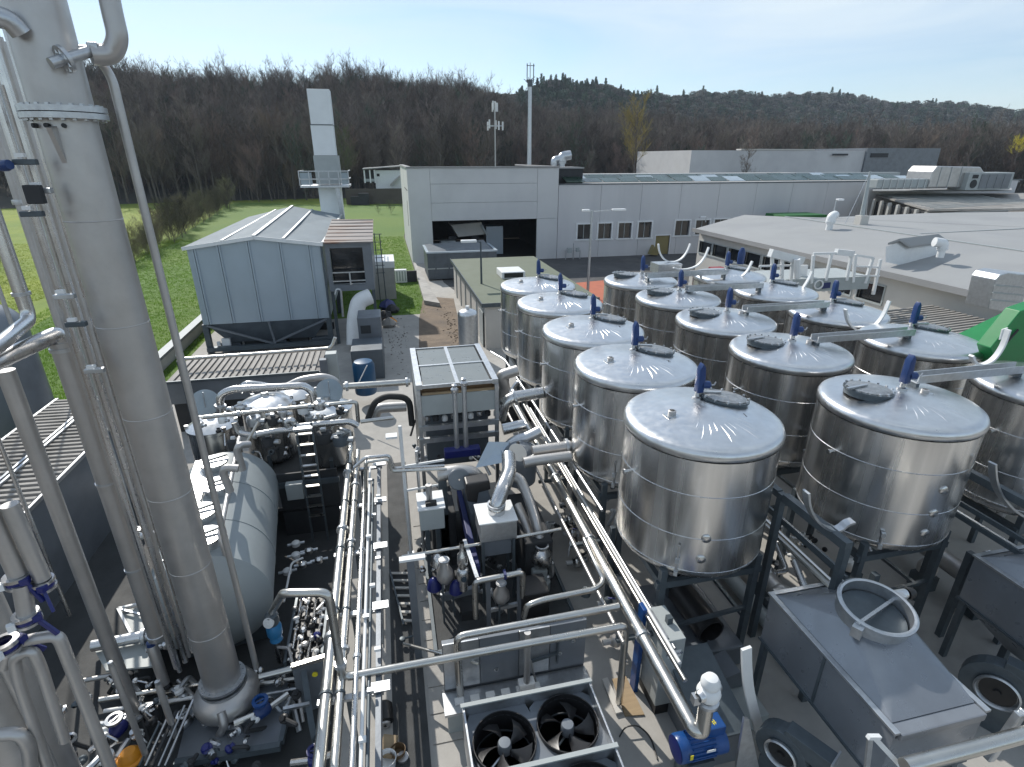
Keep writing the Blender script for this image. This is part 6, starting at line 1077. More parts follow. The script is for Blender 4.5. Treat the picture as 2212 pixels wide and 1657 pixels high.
# dense small risers and the clutter at the column foot
for i, (x, y, zb, yt, r_, m, lab) in enumerate(((352, 1330, 1.2, 200, .03, 'steel', 'bright thin tube squeezed between column and middle riser'), (308, 1200, 1.9, 240, .04, 'dull', 'dull slim tube behind the middle riser'), (238, 930, 3.2, 150, .045, 'dull', 'dull slim tube beside the fattest riser'), (276, 1075, 2.4, 120, .022, 'white', 'hair-thin white tube beside the fattest riser'), (186, 1240, 1.2, 640, .05, 'dull', 'slim grey tube next to the long straight riser'), (150, 1330, 1.0, 900, .035, 'steel', 'thin bright tube near the blue valves'), (25, 700, 5.2, 250, .055, 'dull', 'leftmost medium tube at the upper left edge'))):
    vpipe('riser_pipe', lab, x, y, zb, yt, r_, m, n=10, group='risers left of the column', flange=(.35, .7) if i in (1, 2) else ())
t = T('grey_sump_tray', 'light grey open tray with white rim behind the lower risers', 'tray', uz(340, 1330, .5)); q4 = [uz(255, 1315, .8), uz(392, 1283, .8), uz(398, 1352, .8), uz(285, 1372, .8)]; MB().prism([p + V3((0, 0, -.5)) for p in q4], (0, 0, .42)).build('body', MT['lightgrey'], t, smooth=False)
for i in range(4): MB().bar(q4[i], q4[(i + 1) % 4], .05, .05).build('rim', MT['white'], t, smooth=False)
MB().bar(q4[0], q4[2], .04, .04).build('cross_bar', MT['galv'], t, smooth=False)
tag(MB().prism([uz(195, 1388, .7), uz(322, 1372, .7), uz(352, 1440, .7), uz(230, 1452, .7)], (0, 0, .04)).build('grey_plate', MT['lightgrey'], smooth=False), 'flat pale grey plate on supports left of the column foot', 'plate')
for i, (p, q_, r_, m) in enumerate((((215, 1512), (430, 1478), .05, 'steelrail'), ((225, 1536), (420, 1506), .035, 'white'), ((180, 1470), (300, 1448), .045, 'dull'), ((385, 1470), (470, 1560), .04, 'dull'), ((560, 1478), (660, 1462), .05, 'steelrail'), ((575, 1500), (690, 1478), .03, 'galv'))):
    pipe('floor_pipe', ['bright pipe lying left of the column foot', 'thin white pipe lying left of the column foot', 'dull pipe lying before the pale grey plate', 'dull pipe slanting to the column foot', 'bright pipe lying right of the column foot', 'thin grey pipe right of the column foot'][i], [uz(*p, .45), uz(*q_, .45)], r_, MT[m], n=10)
def cluster(lab, x0, y0, x1, y1, z, n, pal):
    t = T('valve_cluster', lab, 'valve group', uz((x0 + x1) / 2, y1, 0))
    for k in range(n):
        c = uz(rng.uniform(x0, x1), rng.uniform(y0, y1), z + rng.uniform(-.15, .2)); s = rng.uniform(.045, .09); ax_ = V3((rng.normal(), rng.normal(), rng.normal() + .8)); MB().lathe([(s * .5, -s), (s, -s * .6), (s, 0), (s * .6, s * .3), (s * .6, s), (0, s * 1.1)], c, 10, ax_).build('small_valve', MT[pal[k % len(pal)]], t)
        if k % 2: MB().tube(fillet([c, c + V3((rng.uniform(-.3, .3), rng.uniform(-.3, .3), .02)), c + V3((rng.uniform(-.3, .3), rng.uniform(-.3, .3), -.35))], .08), .02 + .015 * (k % 3), 7).build('tube', MT[['steel', 'dark', 'galv'][k % 3]], t)
cluster('tangle of small bright valves and tubes left of the column foot', 225, 1440, 400, 1600, .5, 26, ['steel', 'white', 'dark', 'galv', 'frame'])
cluster('tangle of small valves and tubes in front of the column foot', 380, 1560, 560, 1660, .35, 22, ['steel', 'dark', 'galv', 'deepblue', 'frame'])
cluster('small valves and clamps between column foot and bent floor pipes', 545, 1440, 640, 1560, .5, 12, ['steel', 'white', 'dark', 'black'])
cluster('small bright cocks around the arched pipes at the lower left', 60, 1500, 230, 1650, .9, 14, ['steel', 'white', 'frame', 'galv'])
cluster('bright fittings crowding the evaporator vessels under the arch', 470, 870, 740, 930, 2.6, 30, ['steel', 'white', 'dark', 'galv', 'steel'])
cluster('dark and bright fittings below the evaporator pipes', 440, 940, 640, 1010, 1.6, 22, ['dark', 'frame', 'steel', 'black'])
cluster('scattered bright fittings along the row of pipes under the tanks', 1190, 960, 1330, 1180, .5, 26, ['steel', 'dark', 'white', 'frame', 'dull'])
cluster('fittings crowded on the machine skid around the pumps', 900, 1160, 1180, 1290, .5, 30, ['dark', 'steel', 'black', 'dull', 'frame'])
cluster('fittings below the canopy box', 890, 900, 1080, 1000, 1.6, 26, ['steel', 'dark', 'galv', 'frame', 'white'])
cluster('bright fittings between the front tanks behind the dark frame', 1660, 1090, 1800, 1240, .5, 18, ['steel', 'dull', 'dark', 'white'])

for i, (x, y, zb, yt, r_, m, lab) in enumerate(((75, 560, 5.8, 40, .035, 'steel', 'bright thin tube near the upper left edge'), (118, 650, 5.2, 120, .03, 'galv', 'galvanised thin tube left of the fattest riser'), (170, 800, 4.2, 140, .04, 'steel', 'bright slim tube crossing before the fattest riser'), (215, 940, 3.2, 180, .028, 'frame', 'dark thin conduit among the risers'))): vpipe('riser_pipe', lab, x, y, zb, yt, r_, m, n=10, group='risers left of the column', flange=(.3, .6))
# ================================================================== RIGHT OF THE ALLEY: canopy, machine skid, fans, hoppers
KX0, KX1, KY0, KY1, KZ = .42, 2.60, 13.3, 16.4, 4.0
t = T('canopy_box', 'tall grey box with four-pane roof on thin pale legs beside the alley', 'machine', ((KX0 + KX1) / 2, KY0, 0))
for i in range(2):
    for j in range(2):
        xa, xb = KX0 + .16 + i * (KX1 - KX0 - .32) / 2, KX0 + .16 + (i + 1) * (KX1 - KX0 - .32) / 2; ya, yb = KY0 + .05 + j * (KY1 - KY0 - .1) / 2, KY0 + .05 + (j + 1) * (KY1 - KY0 - .1) / 2
        MB().box((xa + .04, ya + .04, KZ - .03), (xb - .04, yb - .04, KZ - .005)).build('roof_pane', MT['pane_grey'], t, smooth=False)
xm, ym = (KX0 + KX1) / 2, (KY0 + KY1) / 2
for lo, hi in (((KX0, KY0, KZ - .08), (KX0 + .16, KY1, KZ + .05)), ((KX1 - .16, KY0, KZ - .08), (KX1, KY1, KZ + .05)), ((xm - .05, KY0 + .051, KZ - .04), (xm + .05, KY1 - .051, KZ + .03)), ((KX0 + .161, KY0, KZ - .06), (KX1 - .161, KY0 + .05, KZ + .03)), ((KX0 + .161, KY1 - .05, KZ - .06), (KX1 - .161, KY1, KZ + .03)), ((KX0 + .162, ym - .04, KZ - .045), (xm - .051, ym + .04, KZ + .02)), ((xm + .051, ym - .04, KZ - .045), (KX1 - .162, ym + .04, KZ + .02))):
    MB().box(lo, hi).build('roof_bar', MT['galv'], t, smooth=False)
z1_ = zat((0.5, KY0), 858); z2_ = zat((.5, KY0), 900)
MB().box((KX0 + .12, KY0 + .02, z2_), (KX1 - .08, KY0 + .06, z1_)).build('front_panel', MT['lightgrey'], t); MB().box((KX0 + .12, KY0 + .25, z1_ - .05), (KX1 - .08, KY0 + .3, KZ - .1)).build('inner_board', MT['brownpanel'], t); MB().bar((KX0 + .15, KY0 + .1, z1_ + .03), (KX1 - .1, KY0 + .1, z1_ + .03), .06, .06).build('wood_lath', MT['wood'], t)
MB().box((KX0 + .01, KY0 + .07, z2_), (KX0 + .05, KY1 - .05, KZ - .085)).build('side_panel', MT['lightgrey'], t); MB().box((KX1 - .05, KY0 + .07, z2_), (KX1 - .01, KY1 - .05, KZ - .085)).build('side_panel', MT['lightgrey'], t); MB().box((KX0 + .06, KY1 - .1, z2_), (KX1 - .06, KY1 - .06, KZ - .085)).build('back_panel', MT['greypaint'], t)
for x in (KX0 + .05, KX1 - .05):
    for y in (KY0 + .03, KY1 - .05): MB().box((x - .05, y - .05, 0), (x + .05, y + .05, KZ - .082)).build('leg', MT['galv'], t, smooth=False)
for z in (zat((1, KY0), 922), zat((1, KY0), 948)): MB().bar((KX0, KY0, z), (KX1, KY0 , z), .1, .14).build('cross_beam', MT['galv'], t, smooth=False)
for i in range(9): x = KX0 + .25 + i * .24; z = z2_ - .18; MB().lathe([(.05, 0), (.08, .02), (.08, .14), (.04, .18), (0, .18)], (x, KY0 + .3, z - .1 - .03 * (i % 3)), 10).build('coupling', MT[['steel', 'dark', 'white'][i % 3]], t)
MB().box((KX0 + .2, KY0 + .5, 1.3), (KX1 - .2, KY1 - .3, z2_ - .25)).build('core', MT['silodark'], t, bevel=.05)
for i, (x, y0_, y1_, lab) in enumerate(((982, 848, 972, 'left slim upright pipe in front of the canopy box'), (1002, 834, 968, 'right slim upright pipe in front of the canopy box, slightly taller'))):
    a, b = uy(x, y0_, 12.7), uy(x + 4, y1_, 12.7); b.x = a.x; t = T('upright_pipe', lab, 'pipe', b, 0, 'twin upright pipes before the canopy'); MB().tube([b, a], .065, 12).build('pipe_run', MT['galv'], t); MB().lathe([(.065, 0), (.10, .03), (.10, .1), (.05, .15), (.07, .2), (0, .25)], a, 12).build('cap', MT['steel'], t)
a = uy(998, 968, 12.65); tag(MB().cbox(a + V3((0, 0, -.1)), (.95, .25, .22)).build('blue_valve_block', MT['deepblue'], bevel=.03), 'dark blue valve block at the foot of the twin upright pipes', 'valve')
tag(MB().prism([uy(1055, 954, 12.2), uy(1099, 955, 12.2), uy(1102, 996, 11.6), uy(1027, 1011, 11.6)], (.02, .05, -.03)).build('sheet_cover', MT['silopanel'], smooth=False), 'blue-grey slanted sheet cover below the canopy box', 'cover')
# machine skid
t = T('machine_skid', 'black steel skid base under the pumps right of the alley', 'skid', (1.7, 10.5, 0)); MB().box((.3, 8.3, .12), (3.3, 13.0, .24)).build('deck', MT['deck'], t)
for a, b in (((.3, 8.28, .2), (3.3, 8.28, .2)), ((.28, 8.3, .2), (.28, 13, .2)), ((3.32, 8.3, .2), (3.32, 13, .2))): MB().bar(a, b, .07, .2).build('edge_beam', MT['frame'], t)
for i in range(5): y = 9.0 + i * .9; MB().box((.9, y, .241), (1.15, y + .3, .5 + .1 * (i % 2))).build('motor_foot', MT['dark'], t)
MB().bar((.5, 9.25, .75), (1.35, 9.25, .85), .12, .14).build('beam', MT['greypaint'], t)
def blackbox(lab, lo, hi, m='dark', nm='pump_block', cat='pump', bev=.04): return tag(MB().box(lo, hi).build(nm, MT[m], bevel=bev), lab, cat)
blackbox('black pump block at the rear left of the skid', (.5, 11.2, .25), (1.1, 12.6, 1.5)); blackbox('black gearbox in the middle of the skid', (1.4, 10.8, .25), (2.0, 12.4, 1.7), 'silodark'); blackbox('tall black housing at the right of the skid', (2.45, 9.6, .25), (3.1, 11.6, 1.55), 'dark'); blackbox('black drive block low at the front right of the skid', (2.15, 8.6, .25), (2.75, 9.2, 1.05), 'black')
blackbox('dark blue-green long beam housing beside the white box', (1.25, 9.3, 1.0), (1.38, 12.3, 1.4), 'inkblue', 'beam_housing', 'housing', .02)
# grey electric cabinet with pale top
a, b = uy(909, 1148, 10.3), uy(959, 1097, 10.3); t = T('grey_electric_box', 'grey electric box with white top plate and black stub on it, left on the skid', 'cabinet', ((a.x + b.x) / 2, 10.6, 0)); MB().box((a.x, 10.3, a.z), (b.x, 10.95, b.z)).build('case', MT['lightgrey'], t, bevel=.015); MB().box((a.x - .03, 10.27, b.z + .002), (b.x + .03, 10.98, b.z + .03)).build('top_plate', MT['white'], t); MB().box((a.x + .1, 10.5, .24), (a.x + .2, 10.6, a.z)).build('leg', MT['frame'], t); MB().box((b.x - .2, 10.5, .24), (b.x - .1, 10.6, a.z)).build('leg', MT['frame'], t); MB().tube([((a.x + b.x) / 2 - .02, 10.6, b.z + .03), ((a.x + b.x) / 2 - .02, 10.6, b.z + .45)], .07, 12).build('stub', MT['dull'], t); MB().cbox(((a.x + b.x) / 2, 10.42, b.z + .08), (.25, .12, .1)).build('gland', MT['black'], t, bevel=.02)
# white fan box with S-shaped duct
wy = 9.4; a, b = uy(1038, 1174, wy), uy(1117, 1124, wy); t = T('white_fan_box', 'shiny white metal box with steel duct, in the middle of the skid', 'machine', ((a.x + b.x) / 2, wy + .35, 0)); MB().box((a.x, wy, a.z), (b.x, wy + .72, b.z)).build('case', MT['galv'], t, bevel=.02); MB().box((a.x - .02, wy - .02, b.z + .002), (b.x + .02, wy + .74, b.z + .03)).build('lid', MT['white'], t, bevel=.008)
for x in (a.x + .06, b.x - .06):
    for y in (wy + .06, wy + .66): MB().box((x - .03, y - .03, .24), (x + .03, y + .03, a.z - .002)).build('leg', MT['frame'], t)
MB().box((a.x + .1, wy + .1, a.z - .45), (b.x - .1, wy + .6, a.z - .01)).build('fan_throat', MT['greypaint'], t)
zc = b.z; xc = a.x + .42; dm = .16
pts = [V3((xc, wy + .35, zc - .02)), V3((xc, wy + .35, zc + .22)), uy(1088, 1050, wy + .6), uy(1101, 1018, wy + 1.1), uy(1098, 985, wy + 1.7)]
path = fillet(pts, .3, 7); MB().tube(path, [.19 if i < 3 else .165 for i in range(len(path))], 18).build('duct', MT['steel'], t); MB().lathe([(.165, -.03), (.2, -.03), (.2, .03), (.165, .03)], pts[1], 18).build('collar', MT['galv'], t)
c = uy(1118, 978, wy + 2.0); tag(MB().lathe([(0, -.02), (.2, -.02), (.24, .02), (0, .03)], c, 20, (.3, -.6, .8)).build('duct_cap', MT['cream']), 'pale beige round cap standing behind the steel duct', 'cover')
pipe('curved_duct', 'dull grey curved duct running down at the right of the white box', [uy(1112, 1030, 10.9), uy(1124, 1036, 10.8), uy(1143, 1078, 10.4), uy(1158, 1130, 10.0), uy(1166, 1165, 9.8)], .12, MT['dull'], 'duct', .4, 16); pipe('curved_duct', 'second grey duct just outside the first at the right of the white box', [uy(1118, 1090, 10.6), uy(1136, 1130, 10.2), uy(1146, 1165, 9.9)], .10, MT['dull'], 'duct', .3, 16)
c = uy(1170, 1200, 9.6); t = T('steel_pump', 'bright round steel pump with pipe bend at the right end of the skid', 'pump', V3((c.x, c.y, .24))); MB().lathe([(.12, -.28), (.2, -.22), (.24, -.05), (.22, .1), (.12, .2), (.12, .26)], c, 22).build('body', MT['steel'], t); MB().lathe([(.12, .26), (.16, .26), (.16, .3), (.12, .3)], c, 18).build('flange', MT['galv'], t); MB().cbox(c + V3((-.06, 0, -.48)), (.36, .3, .36)).build('motor_box', MT['lightgrey'], t, bevel=.05); MB().tube(fillet([c + V3((.22, 0, -.25)), c + V3((.26, 0, -.62)), c + V3((.0, 0, -.66))], .12), .07, 12).build('bend', MT['lid'], t); MB().lathe([(.2, -1.1), (.22, -1.05), (.22, -.7), (.16, -.66), (0, -.66)], c, 20).build('lower_drum', MT['lightgrey'], t)
def egg(lab, x, y, Y, r, h, m='dull'):
    c = uy(x, y, Y); t = T('pump_vessel', lab, 'vessel', V3((c.x, c.y, .24))); MB().lathe([(.02, -h * .5), (r * .6, -h * .42), (r, -h * .15), (r * .92, h * .15), (r * .55, h * .42), (r * .5, h * .7), (r * .45, h * .78), (0, h * .8)], c, 24).build('shell', MT[m], t)
    for k in range(3): a = k * 2.09; MB().bar(c + V3((r * .7 * math.cos(a), r * .7 * math.sin(a), -h * .2)), V3((c.x + r * .9 * math.cos(a), c.y + r * .9 * math.sin(a), .24)), .04, .04).build('leg', MT['frame'], t)
    MB().lathe([(r * .5, h * .7), (r * .62, h * .7), (r * .62, h * .76), (r * .5, h * .76)], c, 18).build('flange', MT['galv'], t); return t
egg('dull grey egg-shaped vessel left on the skid', 961, 1240, 9.2, .18, .5); egg('dull grey egg-shaped vessel under the front pipe frame', 1083, 1285, 8.75, .18, .42)
c = uy(1000, 1240, 9.0); t = T('glass_filter', 'shiny ribbed filter column between the two egg-shaped vessels', 'filter', V3((c.x, c.y, .24))); MB().lathe([(.06, -.42), (.09, -.4), (.09, -.15), (.13, -.12), (.14, .05), (.11, .14), (.08, .16), (.11, .3), (.10, .5), (.05, .56), (.05, .8)], c, 18).build('body', MT['steel'], t); MB().lathe([(.03, 0), (.06, .01), (.06, .03), (0, .035)], c + V3((0, -.13, -.02)), 14, (0, -1, .3)).build('sight_glass', MT['glassblue'], t)
for i, (x, y, Y, m, lab) in enumerate(((938, 1262, 9.3, 'deepblue', 'dark blue motor foot at the left front of the skid'), (985, 1268, 9.1, 'deepblue', 'dark blue drip cover beside the filter'), (945, 1210, 9.5, 'steel', 'bright crumpled valve at the left front of the skid'))):
    c = uy(x, y, Y); tag(MB().lathe([(.12, -.15), (.16, -.1), (.12, .08), (.05, .16), (0, .17)], c, 14).build('fitting', MT[m]), lab, 'valve')
fy = 8.62; t = T('pipe_stand', 'bright bent pipe frame at the front of the skid', 'frame', uy(1075, 1330, fy)); a, b, c_ = uy(1028, 1334, fy), uy(1027, 1256, fy), uy(1130, 1236, fy)
MB().tube(fillet([a, V3((a.x, fy, b.z)), c_, V3((c_.x, fy + .05, a.z + .3))], .12), .06, 12).build('pipe_run', MT['steelrail'], t); MB().bar((a.x + .28, fy + .06, .24), (a.x + .28, fy + .06, b.z), .09, .06).bar((c_.x - .06, fy + .09, .24), (c_.x - .06, fy + .09, c_.z), .09, .06).build('upright', MT['greypaint'], t); MB().bar((a.x + .32, fy + .05, .75), (c_.x - .1, fy + .05, .8), .06, .08).build('lower_bar', MT['galv'], t)
MB().bar(b + V3((.05, .08, 0)), b + V3((-.05, 1.2, .1)), .08, .05).build('side_arm', MT['galv'], t); MB().cbox(V3((a.x + .62, fy - .0, b.z + .06)), (.05, .16, .12)).build('clip', MT['inkblue'], t)
# rail over the skid with post
pipe('skid_rail', 'slim bright rail slanting across the front of the machine skid', [uz(868, 1203, 1.75), uz(1040, 1175, 1.75), uz(1212, 1143, 1.75)], .04, MT['steelrail'], n=10)
f0 = uz(905, 1425, 0); t = T('skid_post', 'grey flat post with angled head standing at the alley edge of the skid', 'post', f0); zt_ = zat(f0, 1212); MB().prism([(f0.x - .07, f0.y, 0), (f0.x + .07, f0.y, 0), (f0.x + .07, f0.y, zt_), (f0.x - .07, f0.y, zt_)], (0, .06, 0)).build('upright', MT['greypaint'], t); MB().box((f0.x - .2, f0.y - .02, zt_ + .002), (f0.x + .28, f0.y + .1, zt_ + .05)).build('head_plate', MT['white'], t)
f0 = uz(888, 1200, .4); t = T('thin_mast_frame', 'thin pale rod frame at the alley side of the skid', 'frame', f0); zt_ = zat(f0, 920); MB().tube([f0, V3((f0.x, f0.y, zt_))], .04, 8).build('upright', MT['white'], t); MB().cbox(f0 + V3((0, 0, .02)), (.16, .14, .12)).build('foot', MT['galv'], t)
for z in (zat(f0, 1008), zat(f0, 1060)): MB().bar((f0.x, f0.y, z), (f0.x + .95, f0.y + .1, z), .035, .05).build('cross_rod', MT['white'], t)
MB().tube([(f0.x + .32, f0.y + .05, .4), (f0.x + .32, f0.y + .05, zat(f0, 980))], .035, 8).build('upright', MT['galv'], t); MB().cbox((f0.x - .2, f0.y, zat(f0, 940)), (.25, .2, .05)).build('plate', MT['white'], t)
c = uy(1000, 1018, 11.2); t = T('round_blower', 'dark round blower with bent snout behind the white box', 'blower', V3((c.x - .1, c.y, .24))); pts = [uy(945, 1025, 11.3), uy(990, 1018, 11.3), uy(1020, 1020, 11.3), uy(1040, 1040, 11.3)]; MB().tube(fillet(pts, .3), .17, 16).build('snout', MT['dull'], t); MB().lathe([(.02, .02), (.24, .02), (.26, 0), (.26, -.1), (.2, -.14)], uy(992, 1036, 11.0), 24, (0, -1, .3)).build('face', MT['greypaint'], t); MB().box((pts[0].x, 11.2, .24), (pts[0].x + .2, 11.4, pts[0].z - .1)).build('stand', MT['frame'], t)
c = uy(1035, 1065, 10.6); tag(MB().prism([c + V3((-.3, 0, .28)), c + V3((.25, 0, .3)), c + V3((.28, 0, .05)), c + V3((0, 0, 0)), c + V3((-.05, 0, -.28)), c + V3((-.28, 0, -.2))], (0, .35, 0)).build('cast_bracket', MT['fanblade'], bevel=.04), 'black ribbed cast bracket behind the white box', 'bracket')
# ---- pipes between the tanks and the skid
pipe('tank_feed_pipe', 'short fat grey pipe joining the first tank row to the canopy box', [uy(1086, 928, 13.0), uy(1133, 917, 13.0)], .16, MT['steel'], n=14); pipe('tank_feed_pipe', 'twisted fat bright pipe right of the canopy box', [uy(1081, 905, 14.0), uy(1090, 870, 14.0), uy(1108, 858, 14.0), uy(1172, 848, 14.0)], .17, MT['steel'], n=14, bend=.4, flange=(.5,)); pipe('tank_feed_pipe', 'bent grey pipe high at the right corner of the canopy box', [uy(1080, 868, 15.2), uy(1092, 835, 15.2), uy(1078, 812, 15.2), uy(1118, 800, 15.2)], .17, MT['dull'], n=14, bend=.35)
pipe('tank_feed_pipe', 'grey pipe between the second and first tank and the skid, upper one', [uy(1150, 975, 11.6), uy(1232, 963, 11.6)], .14, MT['dull'], n=14, flange=(.9,)); pipe('tank_feed_pipe', 'open-ended grey pipe reaching from the front tanks over the skid', [uy(1132, 1000, 11.2), uy(1150, 996, 11.2), uy(1232, 985, 11.2)], .13, MT['dull'], n=16); pipe('tank_feed_pipe', 'wavy bright pipe end beside the second tank of the left row', [uy(1085, 985, 12.4), uy(1105, 955, 12.4), uy(1140, 945, 12.4), uy(1168, 930, 12.4)], .15, MT['galv'], n=14, bend=.4)
c = uy(1122, 970, 11.9); t = T('black_drum', 'dark rounded drum with bright rim below the canopy', 'drum', V3((c.x, c.y, .24))); MB().lathe([(.42, -.9), (.46, -.3), (.42, -.05), (.25, .1), (0, .14)], c, 28).build('shell', MT['greypaint'], t); MB().lathe([(.43, -.06), (.46, -.06), (.46, 0), (.43, 0)], c, 28).build('rim', MT['galv'], t); MB().cbox(c + V3((-.05, -.05, .18)), (.07, .07, .12)).build('lug', MT['black'], t)
c = uy(1120, 770, 19.5); t = T('rear_pump_group', 'dark pump set with pale bent pipes between canopy and rear tanks', 'pump', V3((c.x, 19.5, 0))); MB().box((c.x - .9, 18.5, 0), (c.x + .5, 20, .9)).build('block', MT['dark'], t, bevel=.05); MB().tube(fillet([(c.x - .6, 18.4, 1.3), (c.x - .2, 18.4, 1.9), (c.x + .3, 18.4, 1.2), (c.x + .5, 18.4, .6)], .3), .09, 10).build('pipe', MT['steel'], t); MB().box((c.x - 1.0, 18.3, .9), (c.x - .3, 19, 1.25)).build('box', MT['lightgrey'], t, bevel=.03)
for k in range(5): MB().tube([(c.x - .9 + .3 * k, 18.2, .9), (c.x - .9 + .3 * k, 18.2, 1.3 + .2 * (k % 2))], .06, 8).build('valve_stub', MT['galv'], t)
pipe('conduit', 'thin pale conduit running beside the left tank row from the canopy to the front', [uz(1060, 760, 2.5), uz(1091, 778, 2.5), uz(1162, 885, 2.5), uz(1301, 1103, 2.5)], .035, MT['galv'], n=8)
# big pipes along the tank row
be = uz(1490, 1556, 2.0); vv = V3((3.78, 4.72, 0)); zv = zat(vv, 1505)
t = T('main_pipe', 'long fat bright pipe running along the tanks down to the white valve', 'pipe', be); MB().tube(fillet([V3((3.68, 16.2, 2.0)), V3((3.68, 4.62, 2.0)), V3((3.80, 4.60, 1.95)), V3((3.80, 4.62, zv))], .22, 8), .105, 18).build('pipe_run', MT['steelrail'], t)
for y in (6.3, 8.9, 11.4): MB().lathe([(.107, -.03), (.13, -.03), (.13, .03), (.107, .03)], (3.68, y, 2.0), 16, (0, 1, 0)).build('clamp', MT['galv'], t)
t = T('white_valve', 'white bulbous valve on the end of the fat bright pipe', 'valve', V3((3.80, 4.62, zv))); b = V3((3.80, 4.62, zv)); MB().lathe([(.12, 0), (.16, .02), (.16, .07), (.12, .09)], b, 22).build('flange', MT['galv'], t); MB().lathe([(.11, .09), (.15, .14), (.165, .22), (.14, .3), (.11, .32)], b, 22).build('body', MT['white'], t); MB().lathe([(.11, .32), (.13, .35), (.13, .42), (.09, .49), (0, .52)], b, 22).build('dome', MT['white'], t); MB().lathe([(.06, -.2), (.085, -.17), (.085, .17), (.06, .2), (0, .2)], b + V3((0, 0, .22)), 16, (1, .3, 0)).build('side_port', MT['lid'], t); MB().cbox(b + V3((-.2, -.02, .16)), (.1, .1, .14)).build('bracket', MT['galv'], t)
for i, (x, z, r_, m, lab) in enumerate(((3.98, 1.95, .04, 'steelrail', 'slim bright pipe right of the fat main pipe'), (4.08, 1.9, .035, 'white', 'thin white pipe second right of the fat main pipe'), (4.2, 1.8, .03, 'galv', 'thin galvanised pipe third right of the fat main pipe'), (3.42, 1.75, .04, 'dull', 'dull slim pipe left below the fat main pipe'))): pipe('row_pipe', lab, [V3((x, 5.4 + .35 * i, z)), V3((x, 16.0, z))], r_, MT[m], n=10, group='slim pipes along the tank row')
t = T('row_pipe_rack', 'dark posts and brackets carrying the pipes along the tank row', 'rack', (3.9, 9, 0))
for i, y in enumerate((6.6, 9.2, 11.8, 14.4)): MB().box((4.28, y - .05, 0), (4.38, y + .05, 2.0)).build('post', MT['frame'], t); MB().box((3.35, y - .04, 1.64), (4.35, y + .04, 1.70)).build('bracket', MT['frame'], t)
for k in range(12):
    x, y = rng.uniform(3.5, 4.35), rng.uniform(7.2, 13.5); zz = rng.uniform(.15, 1.1); s = rng.uniform(.07, .13); c = V3((x, y, zz)); w1 = ['bright', 'dull', 'pale', 'dark'][k % 4]; w2 = ['nearest the front tank', 'second from the front', 'third from the front', 'by the second tank', 'just behind the second tank', 'by the third tank', 'between the third tank and the skid', 'behind the skid rail end', 'low on the floor beside the skid', 'under the conduit', 'below the open-ended pipe', 'at the foot of the pipe rack'][k]
    t = T('line_valve', '%s line valve under the fat main pipe, %s' % (w1, w2), 'valve', V3((x, y, zz))); MB().lathe([(s * .6, -s), (s, -s * .6), (s, s * .4), (s * .5, s), (0, s)], c, 12).build('body', MT[['steel', 'dull', 'white', 'frame'][k % 4]], t); MB().tube([c + V3((-s * 2.2, 0, 0)), c + V3((s * 2.2, 0, 0))], s * .5, 8).build('stub', MT['galv'], t); MB().bar(c + V3((0, 0, s)), c + V3((s * 1.6, -s, s * 1.5)), s * .3, s * .2).build('lever', MT['deepblue' if k % 3 == 0 else 'frame'], t)
# bent rails before the enclosure
pipe('guard_rail', 'rear bent guard rail by the pump, its right end curling up to the tank row', [uz(1132, 1332, 1.3), uz(1138, 1308, 1.9), uz(1170, 1296, 1.95), uz(1285, 1273, 1.95), uz(1306, 1256, 1.95), uz(1290, 1225, 2.05), uz(1262, 1165, 2.1)], .055, MT['steelrail'], bend=.16, n=14)
f0 = V3((.59, 7.0, 0)); pipe('guard_rail', 'middle guard rail with bent left leg before the grey enclosure', [V3((.62, 7.0, .05)), V3((.6, 7.0, 1.98)), V3((3.55, 7.02, 2.0))], .065, MT['steelrail'], bend=.16, n=14)
f0 = uz(1138, 1474, .75); t = T('rail_post', 'dull upright post with white foot supporting the front guard rail', 'post', f0); MB().tube([f0, V3((f0.x, f0.y, 1.95))], .06, 12).build('upright', MT['dull'], t); MB().cbox(f0 + V3((0, .02, -.05)), (.3, .18, .14)).build('foot', MT['white'], t, bevel=.03)
# grey enclosure with panels
t = T('grey_enclosure', 'low grey sheet-metal enclosure with jointed front panels behind the fans', 'enclosure', (1.8, 7.5, 0)); EX0, EX1 = .35, 3.0; EYf = 7.12
for i, (a, b) in enumerate(((EX0, 1.0), (1.0, 1.72), (1.72, 2.3), (2.3, EX1))): MB().box((a + .008, EYf, .62), (b - .008, EYf + .03, 1.7)).build('panel', MT['greypaint'] if i % 2 else MT['galv'], t, smooth=False, bevel=.006)
MB().box((EX0, EYf + .035, .0), (EX1, EYf + .12, 1.69)).build('casing', MT['greypaint'], t, smooth=False); MB().box((EX0 - .05, EYf - .45, .5), (EX1, EYf - .001, .56)).build('ledge', MT['galv'], t); MB().box((EX0, EYf - .40, 0), (EX1 - .02, EYf - .36, .498)).build('lower_panel', MT['lightgrey'], t)
for x, z in ((.95, 1.35), (1.3, .9), (2.5, 1.0), (2.75, 1.25)): MB().lathe([(.035, 0), (.04, .015), (.02, .02), (.02, .0)], (x, EYf - .002, z), 14, (0, -1, 0)).build('knockout', MT['galv'], t)
MB().bar((1.85, EYf - .03, .95), (2.45, EYf - .03, 1.05), .05, .05).bar((2.45, EYf - .03, .8), (2.45, EYf - .03, 1.3), .03, .04).build('bracket', MT['frame'], t); MB().bar((1.9, EYf - .05, 1.15), (2.02, EYf - .15, .5), .03, .03).build('stay', MT['dull'], t)
for k in range(6): MB().box((.5 + k * .28, EYf - .3, .562), (.66 + k * .28, EYf - .18, .60)).build('clip', MT['white'], t)
pipe('tilted_rod', 'pale tapered rod lying slantwise between the skid and the middle guard rail', [uz(872, 1390, .9), uz(960, 1414, 1.1), uz(1035, 1434, 1.2)], .028, MT['steelrail'], n=8)
